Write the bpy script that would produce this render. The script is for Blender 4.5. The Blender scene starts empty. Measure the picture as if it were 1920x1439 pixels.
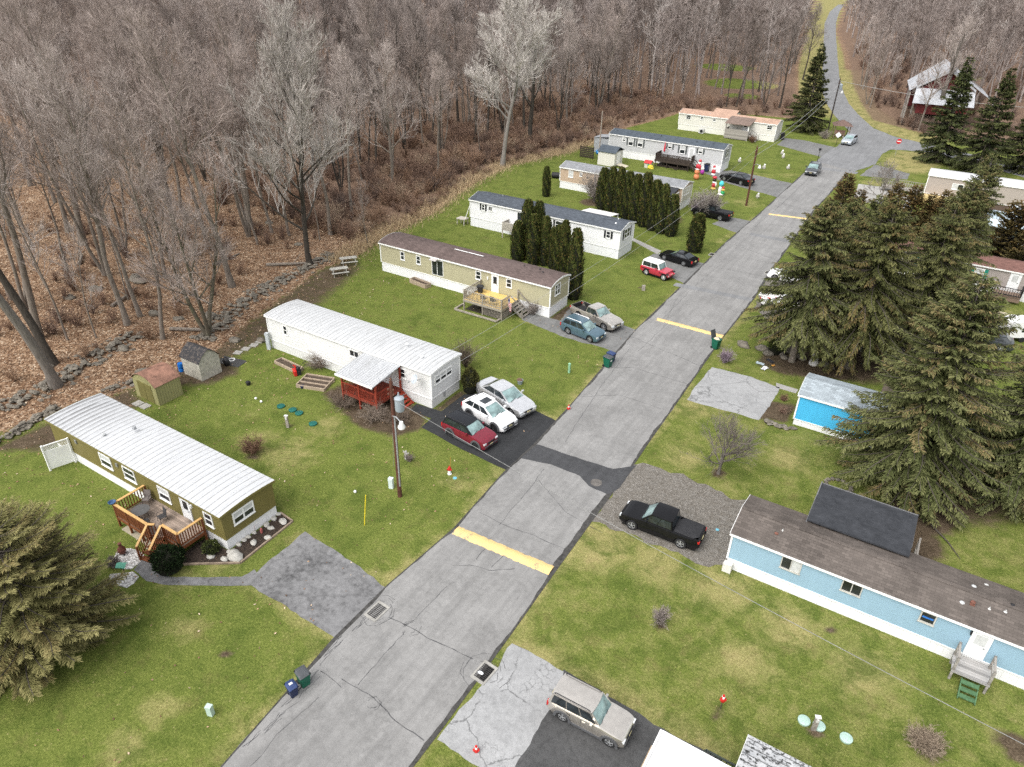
import bpy, bmesh, math, random
import numpy as np
from mathutils import Vector, Matrix
R = math.radians
rnd = random.Random(7)
C = bpy.context.scene.collection
sc = bpy.context.scene

# ------------------------------------------------------------------ camera (a drone 28 m above the lawns)
CAM_H, F_PX, PITCH, ROLL, YAW = 28.17, 1331.0, R(31.08), R(1.283), R(31.5)
def _basis():
    fw = np.array([0, math.cos(PITCH), -math.sin(PITCH)]); up = np.array([0, math.sin(PITCH), math.cos(PITCH)]); rt = np.array([1., 0, 0])
    r2 = rt*math.cos(ROLL)+up*math.sin(ROLL); u2 = up*math.cos(ROLL)-rt*math.sin(ROLL)
    c, s = math.cos(YAW), math.sin(YAW)
    M = np.array([[c, -s, 0], [s, c, 0], [0, 0, 1]])
    return M@r2, M@u2, M@fw
RT, UP, FW = _basis()
def at(px, py, z=0.0):
    """surveyed ground point (metres) of a spot seen in the photograph"""
    d = FW+RT*(px-960)/F_PX-UP*(py-719.5)/F_PX
    t = (z-CAM_H)/d[2]
    return (float(d[0]*t), float(d[1]*t))
cam = bpy.data.objects.new('camera', bpy.data.cameras.new('camera')); C.objects.link(cam)
mw = Matrix.Identity(4)
for i in range(3):
    mw[i][0], mw[i][1], mw[i][2] = RT[i], UP[i], -FW[i]
mw[2][3] = CAM_H
cam.matrix_world = mw
cam.data.sensor_width = 36; cam.data.lens = F_PX/1920*36
cam.data.clip_start = .5; cam.data.clip_end = 6000
sc.camera = cam

# ------------------------------------------------------------------ light: bright overcast
sc.view_settings.view_transform = 'Standard'; sc.view_settings.look = 'None'; sc.view_settings.exposure = 0; sc.view_settings.gamma = 1
SUN_EL, SUN_AZ = R(55), R(192)
W = bpy.data.worlds.new('World'); sc.world = W; W.use_nodes = True
wn = W.node_tree.nodes; wl = W.node_tree.links
bg = wn['Background']
sky = wn.new('ShaderNodeTexSky'); sky.sky_type = 'NISHITA'; sky.sun_disc = False
sky.sun_elevation = SUN_EL; sky.sun_rotation = SUN_AZ; sky.dust_density = 4; sky.air_density = 1.0; sky.ozone_density = 1
hs = wn.new('ShaderNodeHueSaturation'); hs.inputs['Saturation'].default_value = .2; hs.inputs['Value'].default_value = 2.05
wl.new(sky.outputs[0], hs.inputs['Color']); wl.new(hs.outputs[0], bg.inputs['Color'])
bg.inputs['Strength'].default_value = .15
sl = bpy.data.lights.new('sun', 'SUN'); sl.energy = 1.6; sl.angle = R(60); sl.color = (1, .965, .91)
so = bpy.data.objects.new('sun', sl); C.objects.link(so)
# sun direction that matches sky.sun_rotation (clockwise from +Y)
sd = Vector((math.sin(SUN_AZ)*math.cos(SUN_EL), math.cos(SUN_AZ)*math.cos(SUN_EL), math.sin(SUN_EL)))
so.rotation_euler = sd.to_track_quat('Z', 'Y').to_euler()
sc.cycles.max_bounces = 5; sc.cycles.diffuse_bounces = 3; sc.cycles.glossy_bounces = 2; sc.cycles.transparent_max_bounces = 6
sc.cycles.use_denoising = False; sc.unit_settings.scale_length = 1.15
sc.cycles.use_adaptive_sampling = True; sc.cycles.adaptive_threshold = .02

# ------------------------------------------------------------------ node helper
def S(r, g, b, k=.85):
    f = lambda c: ((c/255+.055)/1.055)**2.4 if c > 10 else c/255/12.92
    return (f(r)*k, f(g)*k, f(b)*k, 1)
class NT:
    def __init__(s, name):
        s.m = bpy.data.materials.new(name); s.m.use_nodes = True; s.t = s.m.node_tree
        s.b = s.t.nodes['Principled BSDF']; s.b.inputs['Roughness'].default_value = .8
        s.b.inputs['Specular IOR Level'].default_value = .3
    def node(s, typ, **kw):
        n = s.t.nodes.new('ShaderNode'+typ)
        for k, v in kw.items(): setattr(n, k, v)
        return n
    def put(s, inp, v):
        if isinstance(v, bpy.types.NodeSocket): s.t.links.new(v, inp)
        elif v is not None: inp.default_value = v
    def coord(s, which='Object', scale=None):
        o = s.node('TexCoord').outputs[which]
        if scale is not None:
            mp = s.node('Mapping'); mp.inputs['Scale'].default_value = scale; s.put(mp.inputs['Vector'], o); o = mp.outputs[0]
        return o
    def noise(s, scale, detail=4, rough=.6, vec=None, out='Fac', dist=0):
        n = s.node('TexNoise'); n.inputs['Scale'].default_value = scale; n.inputs['Detail'].default_value = detail
        n.inputs['Roughness'].default_value = rough; n.inputs['Distortion'].default_value = dist
        s.put(n.inputs['Vector'], vec if vec is not None else s.coord()); return n.outputs[out]
    def voro(s, scale, vec=None, feature='F1', out='Distance'):
        n = s.node('TexVoronoi', feature=feature); n.inputs['Scale'].default_value = scale
        s.put(n.inputs['Vector'], vec if vec is not None else s.coord()); return n.outputs[out]
    def ramp(s, fac, *stops):
        n = s.node('ValToRGB'); s.put(n.inputs[0], fac); e = n.color_ramp.elements
        while len(e) < len(stops): e.new(.5)
        for i, (p, c) in enumerate(stops):
            e[i].position = p; e[i].color = c if not isinstance(c, (int, float)) else (c, c, c, 1)
        return n.outputs[0]
    def mix(s, fac, a, b, mode='MIX'):
        n = s.node('MixRGB', blend_type=mode); s.put(n.inputs[0], fac); s.put(n.inputs[1], a); s.put(n.inputs[2], b); return n.outputs[0]
    def math(s, op, a, b=None, clamp=False):
        n = s.node('Math', operation=op); n.use_clamp = clamp; s.put(n.inputs[0], a)
        if b is not None: s.put(n.inputs[1], b)
        return n.outputs[0]
    def sep(s, vec):
        n = s.node('SeparateXYZ'); s.put(n.inputs[0], vec); return n.outputs
    def attr(s, name, out='Color'):
        n = s.node('Attribute'); n.attribute_name = name; return n.outputs[out]
    def objrand(s): return s.node('ObjectInfo').outputs['Random']
    def bump(s, h, strength=.3, dist=.02):
        n = s.node('Bump'); n.inputs['Strength'].default_value = strength; n.inputs['Distance'].default_value = dist
        s.put(n.inputs['Height'], h); s.put(s.b.inputs['Normal'], n.outputs[0])
    def done(s, col=None, rough=None, metal=None, spec=None):
        s.put(s.b.inputs['Base Color'], col); s.put(s.b.inputs['Roughness'], rough); s.put(s.b.inputs['Metallic'], metal); s.put(s.b.inputs['Specular IOR Level'], spec)
        return s.m
_mc = {}
def plain(name, col, rough=.7, var=.12, scale=2.5, metal=0, spec=.3, bump=0):
    """painted or natural surface with a weathered, uneven tone"""
    if name in _mc: return _mc[name]
    t = NT(name)
    n1 = t.noise(scale, 6, .65); n2 = t.noise(scale*9, 3, .6)
    f = t.math('ADD', t.math('MULTIPLY', n1, .65), t.math('MULTIPLY', n2, .35))
    dk = tuple(c*(1-var*2.2) for c in col[:3])+(1,); lt = tuple(min(1, c*(1+var*1.6)) for c in col[:3])+(1,)
    if bump: t.bump(n2, bump)
    _mc[name] = t.done(t.ramp(f, (.3, dk), (.5, col), (.72, lt)), rough, metal, spec)
    return _mc[name]
def siding(name, col, lap=.2, vertical=False, var=.06, dirt=.25, gap=.12):
    """clapboard or panel siding: a shadow line per board, streaks of dirt near the bottom"""
    if name in _mc: return _mc[name]
    t = NT(name); o = t.sep(t.coord())
    if vertical: p = t.math('ADD', o[0], o[1])
    else: p = o[2]
    fr = t.math('FRACT', t.math('MULTIPLY', p, 1/lap))
    line = t.ramp(fr, (0, .0), (gap*.6, .1), (gap, 1), (1, 1))
    t.bump(fr, .5, .015)
    st = t.noise(1.3, 6, .7, t.coord('Object', (1.5, 1.5, .35)))
    base = t.mix(t.ramp(st, (.35, 0), (.75, 1)), tuple(c*(1-var*2) for c in col[:3])+(1,), col)
    base = t.mix(t.math('MULTIPLY', t.ramp(t.noise(4, 5, .7), (.52, 0), (.8, 1)), dirt), base, tuple(c*.45 for c in col[:3])+(1,))
    dk = t.mix(1, base, (.72, .72, .72, 1), 'MULTIPLY')
    _mc[name] = t.done(t.mix(line, dk, base), .6)
    return _mc[name]
def shingle(name, col, streak=.35, sx=1.0, dark=.55):
    """asphalt shingles: courses, single tabs that differ in tone, weather streaks down the slope"""
    if name in _mc: return _mc[name]
    t = NT(name); c = t.coord()
    b = t.node('TexBrick'); b.offset = .5
    b.inputs['Scale'].default_value = 1; b.inputs['Brick Width'].default_value = .34; b.inputs['Row Height'].default_value = .16
    b.inputs['Mortar Size'].default_value = .008; b.inputs['Bias'].default_value = 0
    lo = tuple(x*.72 for x in col[:3])+(1,); hi = tuple(min(1, x*1.25) for x in col[:3])+(1,)
    b.inputs['Color1'].default_value = lo; b.inputs['Color2'].default_value = hi; b.inputs['Mortar'].default_value = tuple(x*.4 for x in col[:3])+(1,)
    t.put(b.inputs['Vector'], c)
    st = t.noise(1.1, 6, .7, t.coord('Object', (1.6*sx, .16, .3)))
    big = t.noise(.35, 4, .6)
    k = t.math('MULTIPLY', t.ramp(st, (.35, 0), (.7, 1)), streak)
    col2 = t.mix(k, b.outputs['Color'], tuple(x*dark for x in col[:3])+(1,))
    col2 = t.mix(t.math('MULTIPLY', t.ramp(big, (.4, 0), (.65, 1)), .35), col2, tuple(min(1, x*1.3) for x in col[:3])+(1,))
    col2 = t.mix(.1, col2, t.noise(30, 2, .5), 'OVERLAY')
    t.bump(t.noise(40, 3), .3, .01)
    _mc[name] = t.done(col2, .9, spec=.15)
    return _mc[name]
def rib_roof(name, col, seam, along='x', mould=.5, end=None):
    """coated sheet-metal roof: thin dirt line at every seam, mildew streaks, darker at the weathered end"""
    if name in _mc: return _mc[name]
    t = NT(name); c = t.coord(); o = t.sep(c); ax = o[0] if along == 'x' else o[1]
    fr = t.math('FRACT', t.math('MULTIPLY', ax, 1/seam))
    wob = t.noise(2.2, 5, .7)
    ln = t.math('MULTIPLY', t.ramp(fr, (0, 1), (.11, .9), (.19, 0), (1, 0)), t.ramp(wob, (.3, .35), (.55, 1)))
    st = t.noise(1.2, 7, .72, t.coord('Object', (2.4, .35, 1) if along == 'x' else (.35, 2.4, 1)))
    grime = t.math('MULTIPLY', t.ramp(st, (.47, 0), (.75, 1)), mould)
    big = t.math('MULTIPLY', t.ramp(t.noise(.5, 4, .6), (.42, 0), (.7, 1)), .5)
    f = t.math('MAXIMUM', t.math('MULTIPLY', ln, .68), t.math('MULTIPLY', grime, t.math('ADD', big, .35)))
    base = t.mix(f, col, (.12, .115, .10, 1))
    if end is not None:
        xe, wd = end
        m = t.math('MULTIPLY', t.math('SUBTRACT', xe, o[0]), 1/wd, True)
        patt = t.math('MULTIPLY', t.ramp(st, (.36, 0), (.5, 1)), t.ramp(fr, (0, 1), (.35, .85), (.6, .1), (1, 0)))
        base = t.mix(t.math('MULTIPLY', t.math('POWER', m, 1.1), t.math('MULTIPLY', patt, .95)), base, (.06, .055, .05, 1))
        base = t.mix(t.math('MULTIPLY', m, .28), base, (.34, .35, .36, 1))
    _mc[name] = t.done(base, .5)
    return _mc[name]
def wood(name, col, plank=.14, axis=0, var=.3, gap=.1, wet=.0):
    """deck boards: one tone per board, grain and dark gaps"""
    if name in _mc: return _mc[name]
    t = NT(name); o = t.sep(t.coord()); ax = o[axis]
    q = t.math('MULTIPLY', ax, 1/plank); fr = t.math('FRACT', q); fl = t.math('FLOOR', q)
    wn_ = t.node('TexWhiteNoise', noise_dimensions='1D'); t.put(wn_.inputs['W'], fl)
    sc_ = [6, 6, 6]; sc_[axis] = 30; sc_[1-axis] = 1.2
    g = t.noise(1.5, 5, .7, t.coord('Object', tuple(sc_)))
    f = t.math('ADD', t.math('MULTIPLY', wn_.outputs['Value'], .5), t.math('MULTIPLY', g, .5))
    base = t.ramp(f, (.2, tuple(c*(1-var) for c in col[:3])+(1,)), (.5, col), (.8, tuple(min(1, c*(1+var)) for c in col[:3])+(1,)))
    if wet: base = t.mix(t.math('MULTIPLY', t.ramp(t.noise(.9, 5, .65), (.45, 0), (.62, 1)), wet), base, tuple(c*.28 for c in col[:3])+(1,))
    base = t.mix(t.ramp(fr, (0, 1), (gap, .0), (1, 0)), base, tuple(c*.2 for c in col[:3])+(1,))
    _mc[name] = t.done(base, .8)
    return _mc[name]
def glassy(name, col, rough=.08, spec=.8):
    if name in _mc: return _mc[name]
    t = NT(name); n = t.noise(1.7, 3, .5)
    _mc[name] = t.done(t.ramp(n, (.35, tuple(c*.5 for c in col[:3])+(1,)), (.7, tuple(c*1.5 for c in col[:3])+(1,))), rough, 0, spec)
    return _mc[name]
def paint(name, col, rough=.22, metal=0.0, flake=0):
    if name in _mc: return _mc[name]
    t = NT(name); n = t.noise(3, 4, .6); dust = t.math('MULTIPLY', t.ramp(t.noise(2.2, 6, .7), (.5, 0), (.8, 1)), .18)
    c = t.ramp(n, (.3, tuple(x*.9 for x in col[:3])+(1,)), (.7, tuple(min(1, x*1.08) for x in col[:3])+(1,)))
    c = t.mix(dust, c, tuple(x*.8+.02 for x in col[:3])+(1,))
    bk = max(col[:3]) < .02; t.b.inputs['Coat Weight'].default_value = .12 if bk else .4; t.b.inputs['Coat Roughness'].default_value = .06
    _mc[name] = t.done(c, rough, metal, .2 if bk else .5)
    return _mc[name]

# ------------------------------------------------------------------ mesh helper
class MB:
    def __init__(s): s.v = []; s.f = []; s.mi = []; s.cur = 0
    def add(s, vs, fs):
        b = len(s.v); s.v += [tuple(map(float, p)) for p in vs]; s.f += [tuple(b+i for i in f) for f in fs]; s.mi += [s.cur]*len(fs); return s
    def box(s, x0, x1, y0, y1, z0, z1):
        return s.add([(x0, y0, z0), (x1, y0, z0), (x1, y1, z0), (x0, y1, z0), (x0, y0, z1), (x1, y0, z1), (x1, y1, z1), (x0, y1, z1)],
                     [(3, 2, 1, 0), (4, 5, 6, 7), (0, 1, 5, 4), (1, 2, 6, 5), (2, 3, 7, 6), (3, 0, 4, 7)])
    def rbox(s, c, size, rot=0, tilt=None):
        M = Matrix.Translation(c) @ Matrix.Rotation(rot, 4, 'Z')
        if tilt: M = M @ Matrix.Rotation(tilt[0], 4, 'X') @ Matrix.Rotation(tilt[1], 4, 'Y')
        h = [q/2 for q in size]
        vs = [M @ Vector((a*h[0], b*h[1], d*h[2])) for d in (-1, 1) for a, b in ((-1, -1), (1, -1), (1, 1), (-1, 1))]
        return s.add(vs, [(3, 2, 1, 0), (4, 5, 6, 7), (0, 1, 5, 4), (1, 2, 6, 5), (2, 3, 7, 6), (3, 0, 4, 7)])
    def bar(s, a, b, w, h=None):
        """square bar from a to b"""
        h = h or w; a, b = Vector(a), Vector(b); d = (b-a).normalized()
        u = d.cross(Vector((0, 0, 1)))
        if u.length < 1e-4: u = Vector((1, 0, 0))
        u.normalize(); v = u.cross(d)
        vs = [p+u*i*w/2+v*j*h/2 for p in (a, b) for i, j in ((-1, -1), (1, -1), (1, 1), (-1, 1))]
        return s.add(vs, [(3, 2, 1, 0), (4, 5, 6, 7), (0, 1, 5, 4), (1, 2, 6, 5), (2, 3, 7, 6), (3, 0, 4, 7)])
    def tube(s, pts, r, n=6, cap=True):
        pts = [Vector(p) for p in pts]; k = len(pts); rs = r if isinstance(r, (list, tuple)) else [r]*k
        b = []; up = None
        for i, p in enumerate(pts):
            d = (pts[min(i+1, k-1)]-pts[max(i-1, 0)]).normalized()
            if up is None: up = d.orthogonal().normalized()
            up = (up-d*up.dot(d)).normalized(); w = d.cross(up)
            b += [p+(up*math.cos(6.28318*j/n)+w*math.sin(6.28318*j/n))*rs[i] for j in range(n)]
        fs = [(i*n+j, i*n+(j+1) % n, (i+1)*n+(j+1) % n, (i+1)*n+j) for i in range(k-1) for j in range(n)]
        if cap: fs += [tuple(range(n-1, -1, -1)), tuple((k-1)*n+j for j in range(n))]
        return s.add(b, fs)
    def lathe(s, prof, c=(0, 0, 0), n=14, axis='z', sq=1.0):
        vs = []
        for r, z in prof:
            for j in range(n):
                a = 6.28318*j/n; p = (r*math.cos(a), r*math.sin(a)*sq, z)
                if axis == 'y': p = (p[0], p[2], p[1])
                elif axis == 'x': p = (p[2], p[0], p[1])
                vs.append((p[0]+c[0], p[1]+c[1], p[2]+c[2]))
        k = len(prof)
        fs = [(i*n+j, i*n+(j+1) % n, (i+1)*n+(j+1) % n, (i+1)*n+j) for i in range(k-1) for j in range(n)]
        fs += [tuple(range(n-1, -1, -1)), tuple((k-1)*n+j for j in range(n))]
        return s.add(vs, fs)
    def poly(s, pts): return s.add(pts, [tuple(range(len(pts)))])
    def prism(s, p2, z0, z1):
        n = len(p2)
        return s.add([(x, y, z0) for x, y in p2]+[(x, y, z1) for x, y in p2], [tuple(range(n-1, -1, -1)), tuple(range(n, 2*n))]+[(i, (i+1) % n, n+(i+1) % n, n+i) for i in range(n)])
    def blob(s, c, r, seed=0, n=10, m=6, rough=.2, fl=.0):
        """irregular rounded lump (stone, clod)"""
        q = random.Random(seed); vs = []
        for i in range(m+1):
            th = math.pi*i/m
            for j in range(n):
                k = 1+q.uniform(-rough, rough)
                z = math.cos(th)*k
                vs.append((c[0]+r[0]*math.sin(th)*math.cos(6.283*j/n)*k, c[1]+r[1]*math.sin(th)*math.sin(6.283*j/n)*k, c[2]+r[2]*max(z, -1+fl)))
        fs = [(i*n+j, (i+1)*n+j, (i+1)*n+(j+1) % n, i*n+(j+1) % n) for i in range(m) for j in range(n)]
        return s.add(vs, fs)
    def build(s, name, mats, parent=None, loc=None, smooth=None, local=False):
        me = bpy.data.meshes.new(name)
        vs = s.v
        if parent is not None and not local:
            o = parent; off = Vector((0, 0, 0))
            while o is not None: off += o.location; o = o.parent
            vs = [(x-off[0], y-off[1], z-off[2]) for x, y, z in vs]
        elif loc is not None and not local: vs = [(x-loc[0], y-loc[1], z-loc[2]) for x, y, z in vs]
        me.from_pydata(vs, [], s.f)
        for m in (mats if isinstance(mats, (list, tuple)) else [mats]): me.materials.append(m)
        if any(s.mi): me.polygons.foreach_set('material_index', s.mi)
        bm = bmesh.new(); bm.from_mesh(me); bmesh.ops.recalc_face_normals(bm, faces=bm.faces); bm.to_mesh(me); bm.free()
        if smooth is not None:
            me.polygons.foreach_set('use_smooth', [True]*len(me.polygons))
            if smooth < 179: me.set_sharp_from_angle(angle=R(smooth))
        me.update()
        ob = bpy.data.objects.new(name, me); C.objects.link(ob)
        if parent is not None: ob.parent = parent
        elif loc is not None: ob.location = loc
        return ob
def raw(name, v, f, mats, parent=None, attrs=None, mi=None, smooth=False):
    """numpy arrays -> one mesh object (f: list of equal-length face index arrays)"""
    me = bpy.data.meshes.new(name)
    me.vertices.add(len(v)); me.vertices.foreach_set('co', np.asarray(v, np.float32).ravel())
    fl = f if isinstance(f, list) else [f]
    fl = [np.asarray(a, np.int32) for a in fl if len(a)]
    nl = sum(a.size for a in fl); npo = sum(len(a) for a in fl)
    me.loops.add(nl); me.loops.foreach_set('vertex_index', np.concatenate([a.ravel() for a in fl]))
    me.polygons.add(npo)
    tot = np.concatenate([np.full(len(a), a.shape[1]) for a in fl]).astype(np.int32)
    me.polygons.foreach_set('loop_start', np.concatenate([[0], np.cumsum(tot)[:-1]]).astype(np.int32))
    me.polygons.foreach_set('loop_total', tot)
    for m in (mats if isinstance(mats, (list, tuple)) else [mats]): me.materials.append(m)
    if mi is not None: me.polygons.foreach_set('material_index', np.asarray(mi, np.int32))
    if smooth: me.polygons.foreach_set('use_smooth', np.ones(npo, bool))
    me.update(calc_edges=True)
    for k, a in (attrs or {}).items():
        at_ = me.attributes.new(k, 'FLOAT_COLOR', 'POINT'); at_.data.foreach_set('color', np.asarray(a, np.float32).ravel())
    me.validate()
    ob = bpy.data.objects.new(name, me); C.objects.link(ob)
    if parent is not None: ob.parent = parent
    return ob
def tag(o, label=None, cat=None, group=None, kind=None):
    for k, v in (('label', label), ('category', cat), ('group', group), ('kind', kind)):
        if v: o[k] = v
    return o
def thing(name, label, cat, loc=(0, 0, 0), rz=0, group=None):
    o = bpy.data.objects.new(name, None); C.objects.link(o); o.empty_display_size = .3
    o.location = (loc[0], loc[1], loc[2] if len(loc) > 2 else 0); o.rotation_euler = (0, 0, rz)
    return tag(o, label, cat, group)
def copy_tree(o, parent=None):
    c = o.copy(); C.objects.link(c); c.parent = parent
    for ch in list(o.children): copy_tree(ch, c)
    return c
# ------------------------------------------------------------------ terrain
WOOD_EDGE = [(-52, 8), (-49.6, 14.5), (-48.3, 19.5), (-47.6, 23), (-46.9, 26), (-47.3, 31), (-49.3, 36), (-50.8, 41), (-53, 48), (-52.5, 53), (-54.2, 60), (-55, 70), (-57, 77), (-58.6, 84), (-60, 96), (-57, 107), (-56, 118), (-57, 134), (-55, 146), (-54, 158), (-40, 163), (-30.5, 164)]
WOODS = WOOD_EDGE+[(-38, 192), (-52, 252), (-90, 440), (-180, 900), (-900, 900), (-900, 8)]
EASTWOOD = [(-20.5, 172), (-26, 192), (-33, 222), (-48, 300), (-70, 400), (-130, 760), (200, 900), (200, 150), (20, 150), (0, 158), (-12, 165)]
def sdist(px, py, poly, closed=True):
    """signed distance to a polygon (inside positive), numpy"""
    px = np.asarray(px, float); py = np.asarray(py, float)
    d2 = np.full(px.shape, 1e18); ins = np.zeros(px.shape, bool); n = len(poly)
    for i in range(n if closed else n-1):
        (ax, ay), (bx, by) = poly[i], poly[(i+1) % n]
        ex, ey = bx-ax, by-ay
        t = np.clip(((px-ax)*ex+(py-ay)*ey)/(ex*ex+ey*ey+1e-12), 0, 1)
        d2 = np.minimum(d2, (px-ax-t*ex)**2+(py-ay-t*ey)**2)
        if closed and ay != by:
            c = ((ay > py) != (by > py)) & (px < (bx-ax)*(py-ay)/(by-ay)+ax); ins ^= c
    d = np.sqrt(d2)
    return np.where(ins, d, -d) if closed else d
def sst(a, b, x): t = np.clip((x-a)/(b-a), 0, 1); return t*t*(3-2*t)
def hz(x, y):
    """height of the ground: level yards, a wooded slope to the left, a ridge far behind"""
    x = np.asarray(x, float); y = np.asarray(y, float)
    d = sdist(x, y, WOODS)
    h = .075*np.clip(d-22, 0, 260)*sst(20, 60, d)
    far = np.sqrt(x*x+y*y)
    h = h+.06*np.clip(far-780, 0, 900)
    h = h+np.where(d > 3, .22*np.sin(x*.31+1.3)*np.cos(y*.27), 0)*sst(3, 12, d)
    return h
def hzs(x, y): return float(hz(np.array([x]), np.array([y]))[0])

def grow(a, b, s0, k):
    out = [a]; s = s0
    while (out[-1] < b if b > a else out[-1] > b):
        out.append(out[-1]+(s if b > a else -s)); s *= k
    return out[1:]
xs = np.array(sorted(grow(-72, -1500, .9, 1.13)+list(np.arange(-72, 16.01, .55))+grow(16, 900, .9, 1.16)))
ys = np.array(sorted(grow(-1, -120, 1.2, 1.3)+list(np.arange(-1, 110, .55))+grow(110, 175, .8, 1.01)+grow(175, 2200, 1.4, 1.09)))
GX, GY = np.meshgrid(xs, ys); gx, gy = GX.ravel(), GY.ravel()
dW = sdist(gx, gy, WOODS); dE = sdist(gx, gy, EASTWOOD)
litter = np.clip(np.maximum(sst(-1.6, 1.6, dW), sst(-2, 3, dE)), 0, 1)
dirt = np.zeros_like(gx); dry = np.zeros_like(gx); brush = np.zeros_like(gx)
def disc(arr, x, y, r, k=1.0, soft=.6):
    d = np.hypot(gx-x, gy-y); np.maximum(arr, k*(1-sst(r*(1-soft), r, d)), out=arr)
def patch(arr, poly, soft=.5, k=1.0):
    d = sdist(gx, gy, poly); np.maximum(arr, k*sst(-soft, soft, d), out=arr)
# brushy brown band along the edge of the wood, north of the second home
brush = np.maximum(sst(-1, 3, dW)*sst(56, 66, gy)*(1-.3*sst(14, 34, dW)), .9*sst(0, 4, dE))
patch(dirt, [(-48, 24), (-44.6, 26.5), (-44.9, 33), (-45.2, 37.5), (-46.5, 42), (-49.5, 51), (-53.5, 53), (-53.5, 46), (-50, 36)], 1.6, .75)
patch(dirt, [(-48.5, 13), (-45, 15.6), (-45, 21), (-44.5, 22.6), (-48, 24)], .9, .8)
patch(dirt, [(-47.5, 23), (-43, 27), (-42.7, 29.3), (-44.5, 31), (-48, 29)], .8, .8)
patch(dirt, [(-35.5, 30.6), (-33, 30.0), (-30.5, 28.9), (-27.3, 29.3), (-26.2, 31.2), (-27.3, 33.3), (-35, 33.4)], .5, .9)
patch(dirt, [(-27.2, 33.6), (-26.3, 33.4), (-26.2, 36.9), (-27.2, 37)], .25, .8)
patch(dirt, [(-28, 50.4), (-26.7, 50.6), (-26.4, 54.6), (-27.7, 55)], .3, .8)
patch(dirt, [(-9.6, 53.5), (-7.5, 52.9), (-3, 54.6), (-.5, 56.5), (-1, 60), (-7, 58), (-9.8, 56)], .6, .8)
patch(dirt, [(-8.4, 45.2), (-5.1, 46.2), (-5.1, 49.2), (-8, 48.2)], .3, .85)
for x, y, r in [(5.4, 44.5, 5.5), (8.8, 49, 5), (-2.5, 58.2, 5), (1.4, 73, 5), (-6.1, 56.4, 4)]: disc(dirt, x, y, r, .85, .7)
for px, py, r in [(1347, 888, .75), (1237, 1172, .6), (475, 860, .5), (1740, 1400, .6), (1700, 1010, 3.0), (1730, 960, 3), (1905, 1400, 1.2), (1350, 1340, .5), (755, 985, .35), (420, 1225, .5), (545, 795, .5), (1530, 1372, .7), (1555, 1185, .3), (740, 1108, .3), (1345, 400, 2.6), (1110, 380, 2.5), (1250, 410, 3), (1430, 610, .9), (1205, 540, .4)]:
    x, y = at(px, py); disc(dirt, x, y, r, .9)
for px, py, r in [(1740, 1400, 2.2), (475, 858, 1.3)]: disc(dirt, *at(px, py), r, .5, .9)
for px, py, r in [(540, 850, 3.4), (480, 830, 2.6), (620, 800, 2.2), (1150, 1010, 2.2), (1120, 1040, 2), (1230, 1060, 2.4), (1350, 1100, 2.6), (1480, 1180, 2.2), (1560, 1080, 2), (1620, 1260, 2), (1300, 760, 2.4), (1280, 860, 2), (1480, 860, 2), (1180, 1320, 1.6), (1400, 1240, 2), (330, 1090, 1.4), (420, 1060, 1.6), (560, 1015, 1.2), (230, 1410, 1.5), (300, 1330, 1.3), (350, 1180, 1.5), (640, 1060, .9), (700, 1080, .9), (860, 900, 1.8), (1420, 330, 4), (1480, 330, 3), (1560, 262, 5), (1700, 300, 6), (1640, 345, 3), (1400, 380, 4), (1250, 690, 0.1), (1860, 590, 4), (1800, 600, 2.5)]:
    x, y = at(px, py); disc(dry, x, y, r, .8, .9)
patch(dry, [at(1662, 305), at(1690, 284), at(1735, 286), at(1765, 300), at(1740, 322), at(1690, 325)], 2.0, 1.9)
# straw-coloured verge along the upper road and clearings in the wood
patch(dry, [at(*p) for p in [(1580, 190), (1612, 215), (1640, 240), (1720, 268), (1760, 262), (1720, 215), (1690, 160), (1650, 150), (1610, 120), (1590, 120)]], 3, 1.9)
dry = np.maximum(dry, 1.7*sst(162, 180, gy)*sst(-1, 4, gx+.27*(gy-165)+42))
litter *= 1-sst(-4, 4, sdist(gx, gy, [at(*p) for p in [(1583, 185), (1612, 215), (1640, 240), (1740, 268), (1760, 262), (1712, 245), (1650, 205), (1610, 130), (1592, 130)]]))*.85
for cx_, cy_, r in [(-56, 205, 13), (-70, 236, 12), (-50, 186, 6), (-8, 262, 9)]:
    d = np.hypot(gx-cx_, gy-cy_); litter *= 1-.95*(1-sst(r*.5, r, d)); brush *= 1-.95*(1-sst(r*.5, r, d))
for seg in [[at(935, 885), at(860, 995), at(720, 1100)], [at(630, 1200), at(415, 1439)], [at(1070, 760), at(1150, 660)], [at(1190, 620), at(1285, 530)], [at(1345, 455), at(1430, 400)], [at(1035, 1075), at(955, 1195)], [at(1110, 985), at(1035, 1075)], [at(1215, 830), at(1290, 720)], [at(1345, 650), at(1420, 560)],
            [at(460, 1090), at(640, 1195)], [at(960, 1205), at(1080, 1262), at(1370, 1420)], [at(1000, 770), at(1060, 790)], [at(980, 600), at(1190, 650)]]:
    d = sdist(gx, gy, seg, False); np.maximum(dry, .75*(1-sst(.1, .75, d)), out=dry)
dry = dry-.36*sst(19, 22, -gx)*sst(26, 40, gy)-.16*sst(19, 22, -gx)*(1-sst(26, 40, gy))+.12*(1-sst(11, 13, -gx))*(1-sst(42, 50, gy))
zone = np.stack([litter, dirt, dry, brush], 1)
ny, nx = GX.shape
idx = np.arange(ny*nx).reshape(ny, nx)
gf = np.stack([idx[:-1, :-1], idx[:-1, 1:], idx[1:, 1:], idx[1:, :-1]], -1).reshape(-1, 4)

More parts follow.
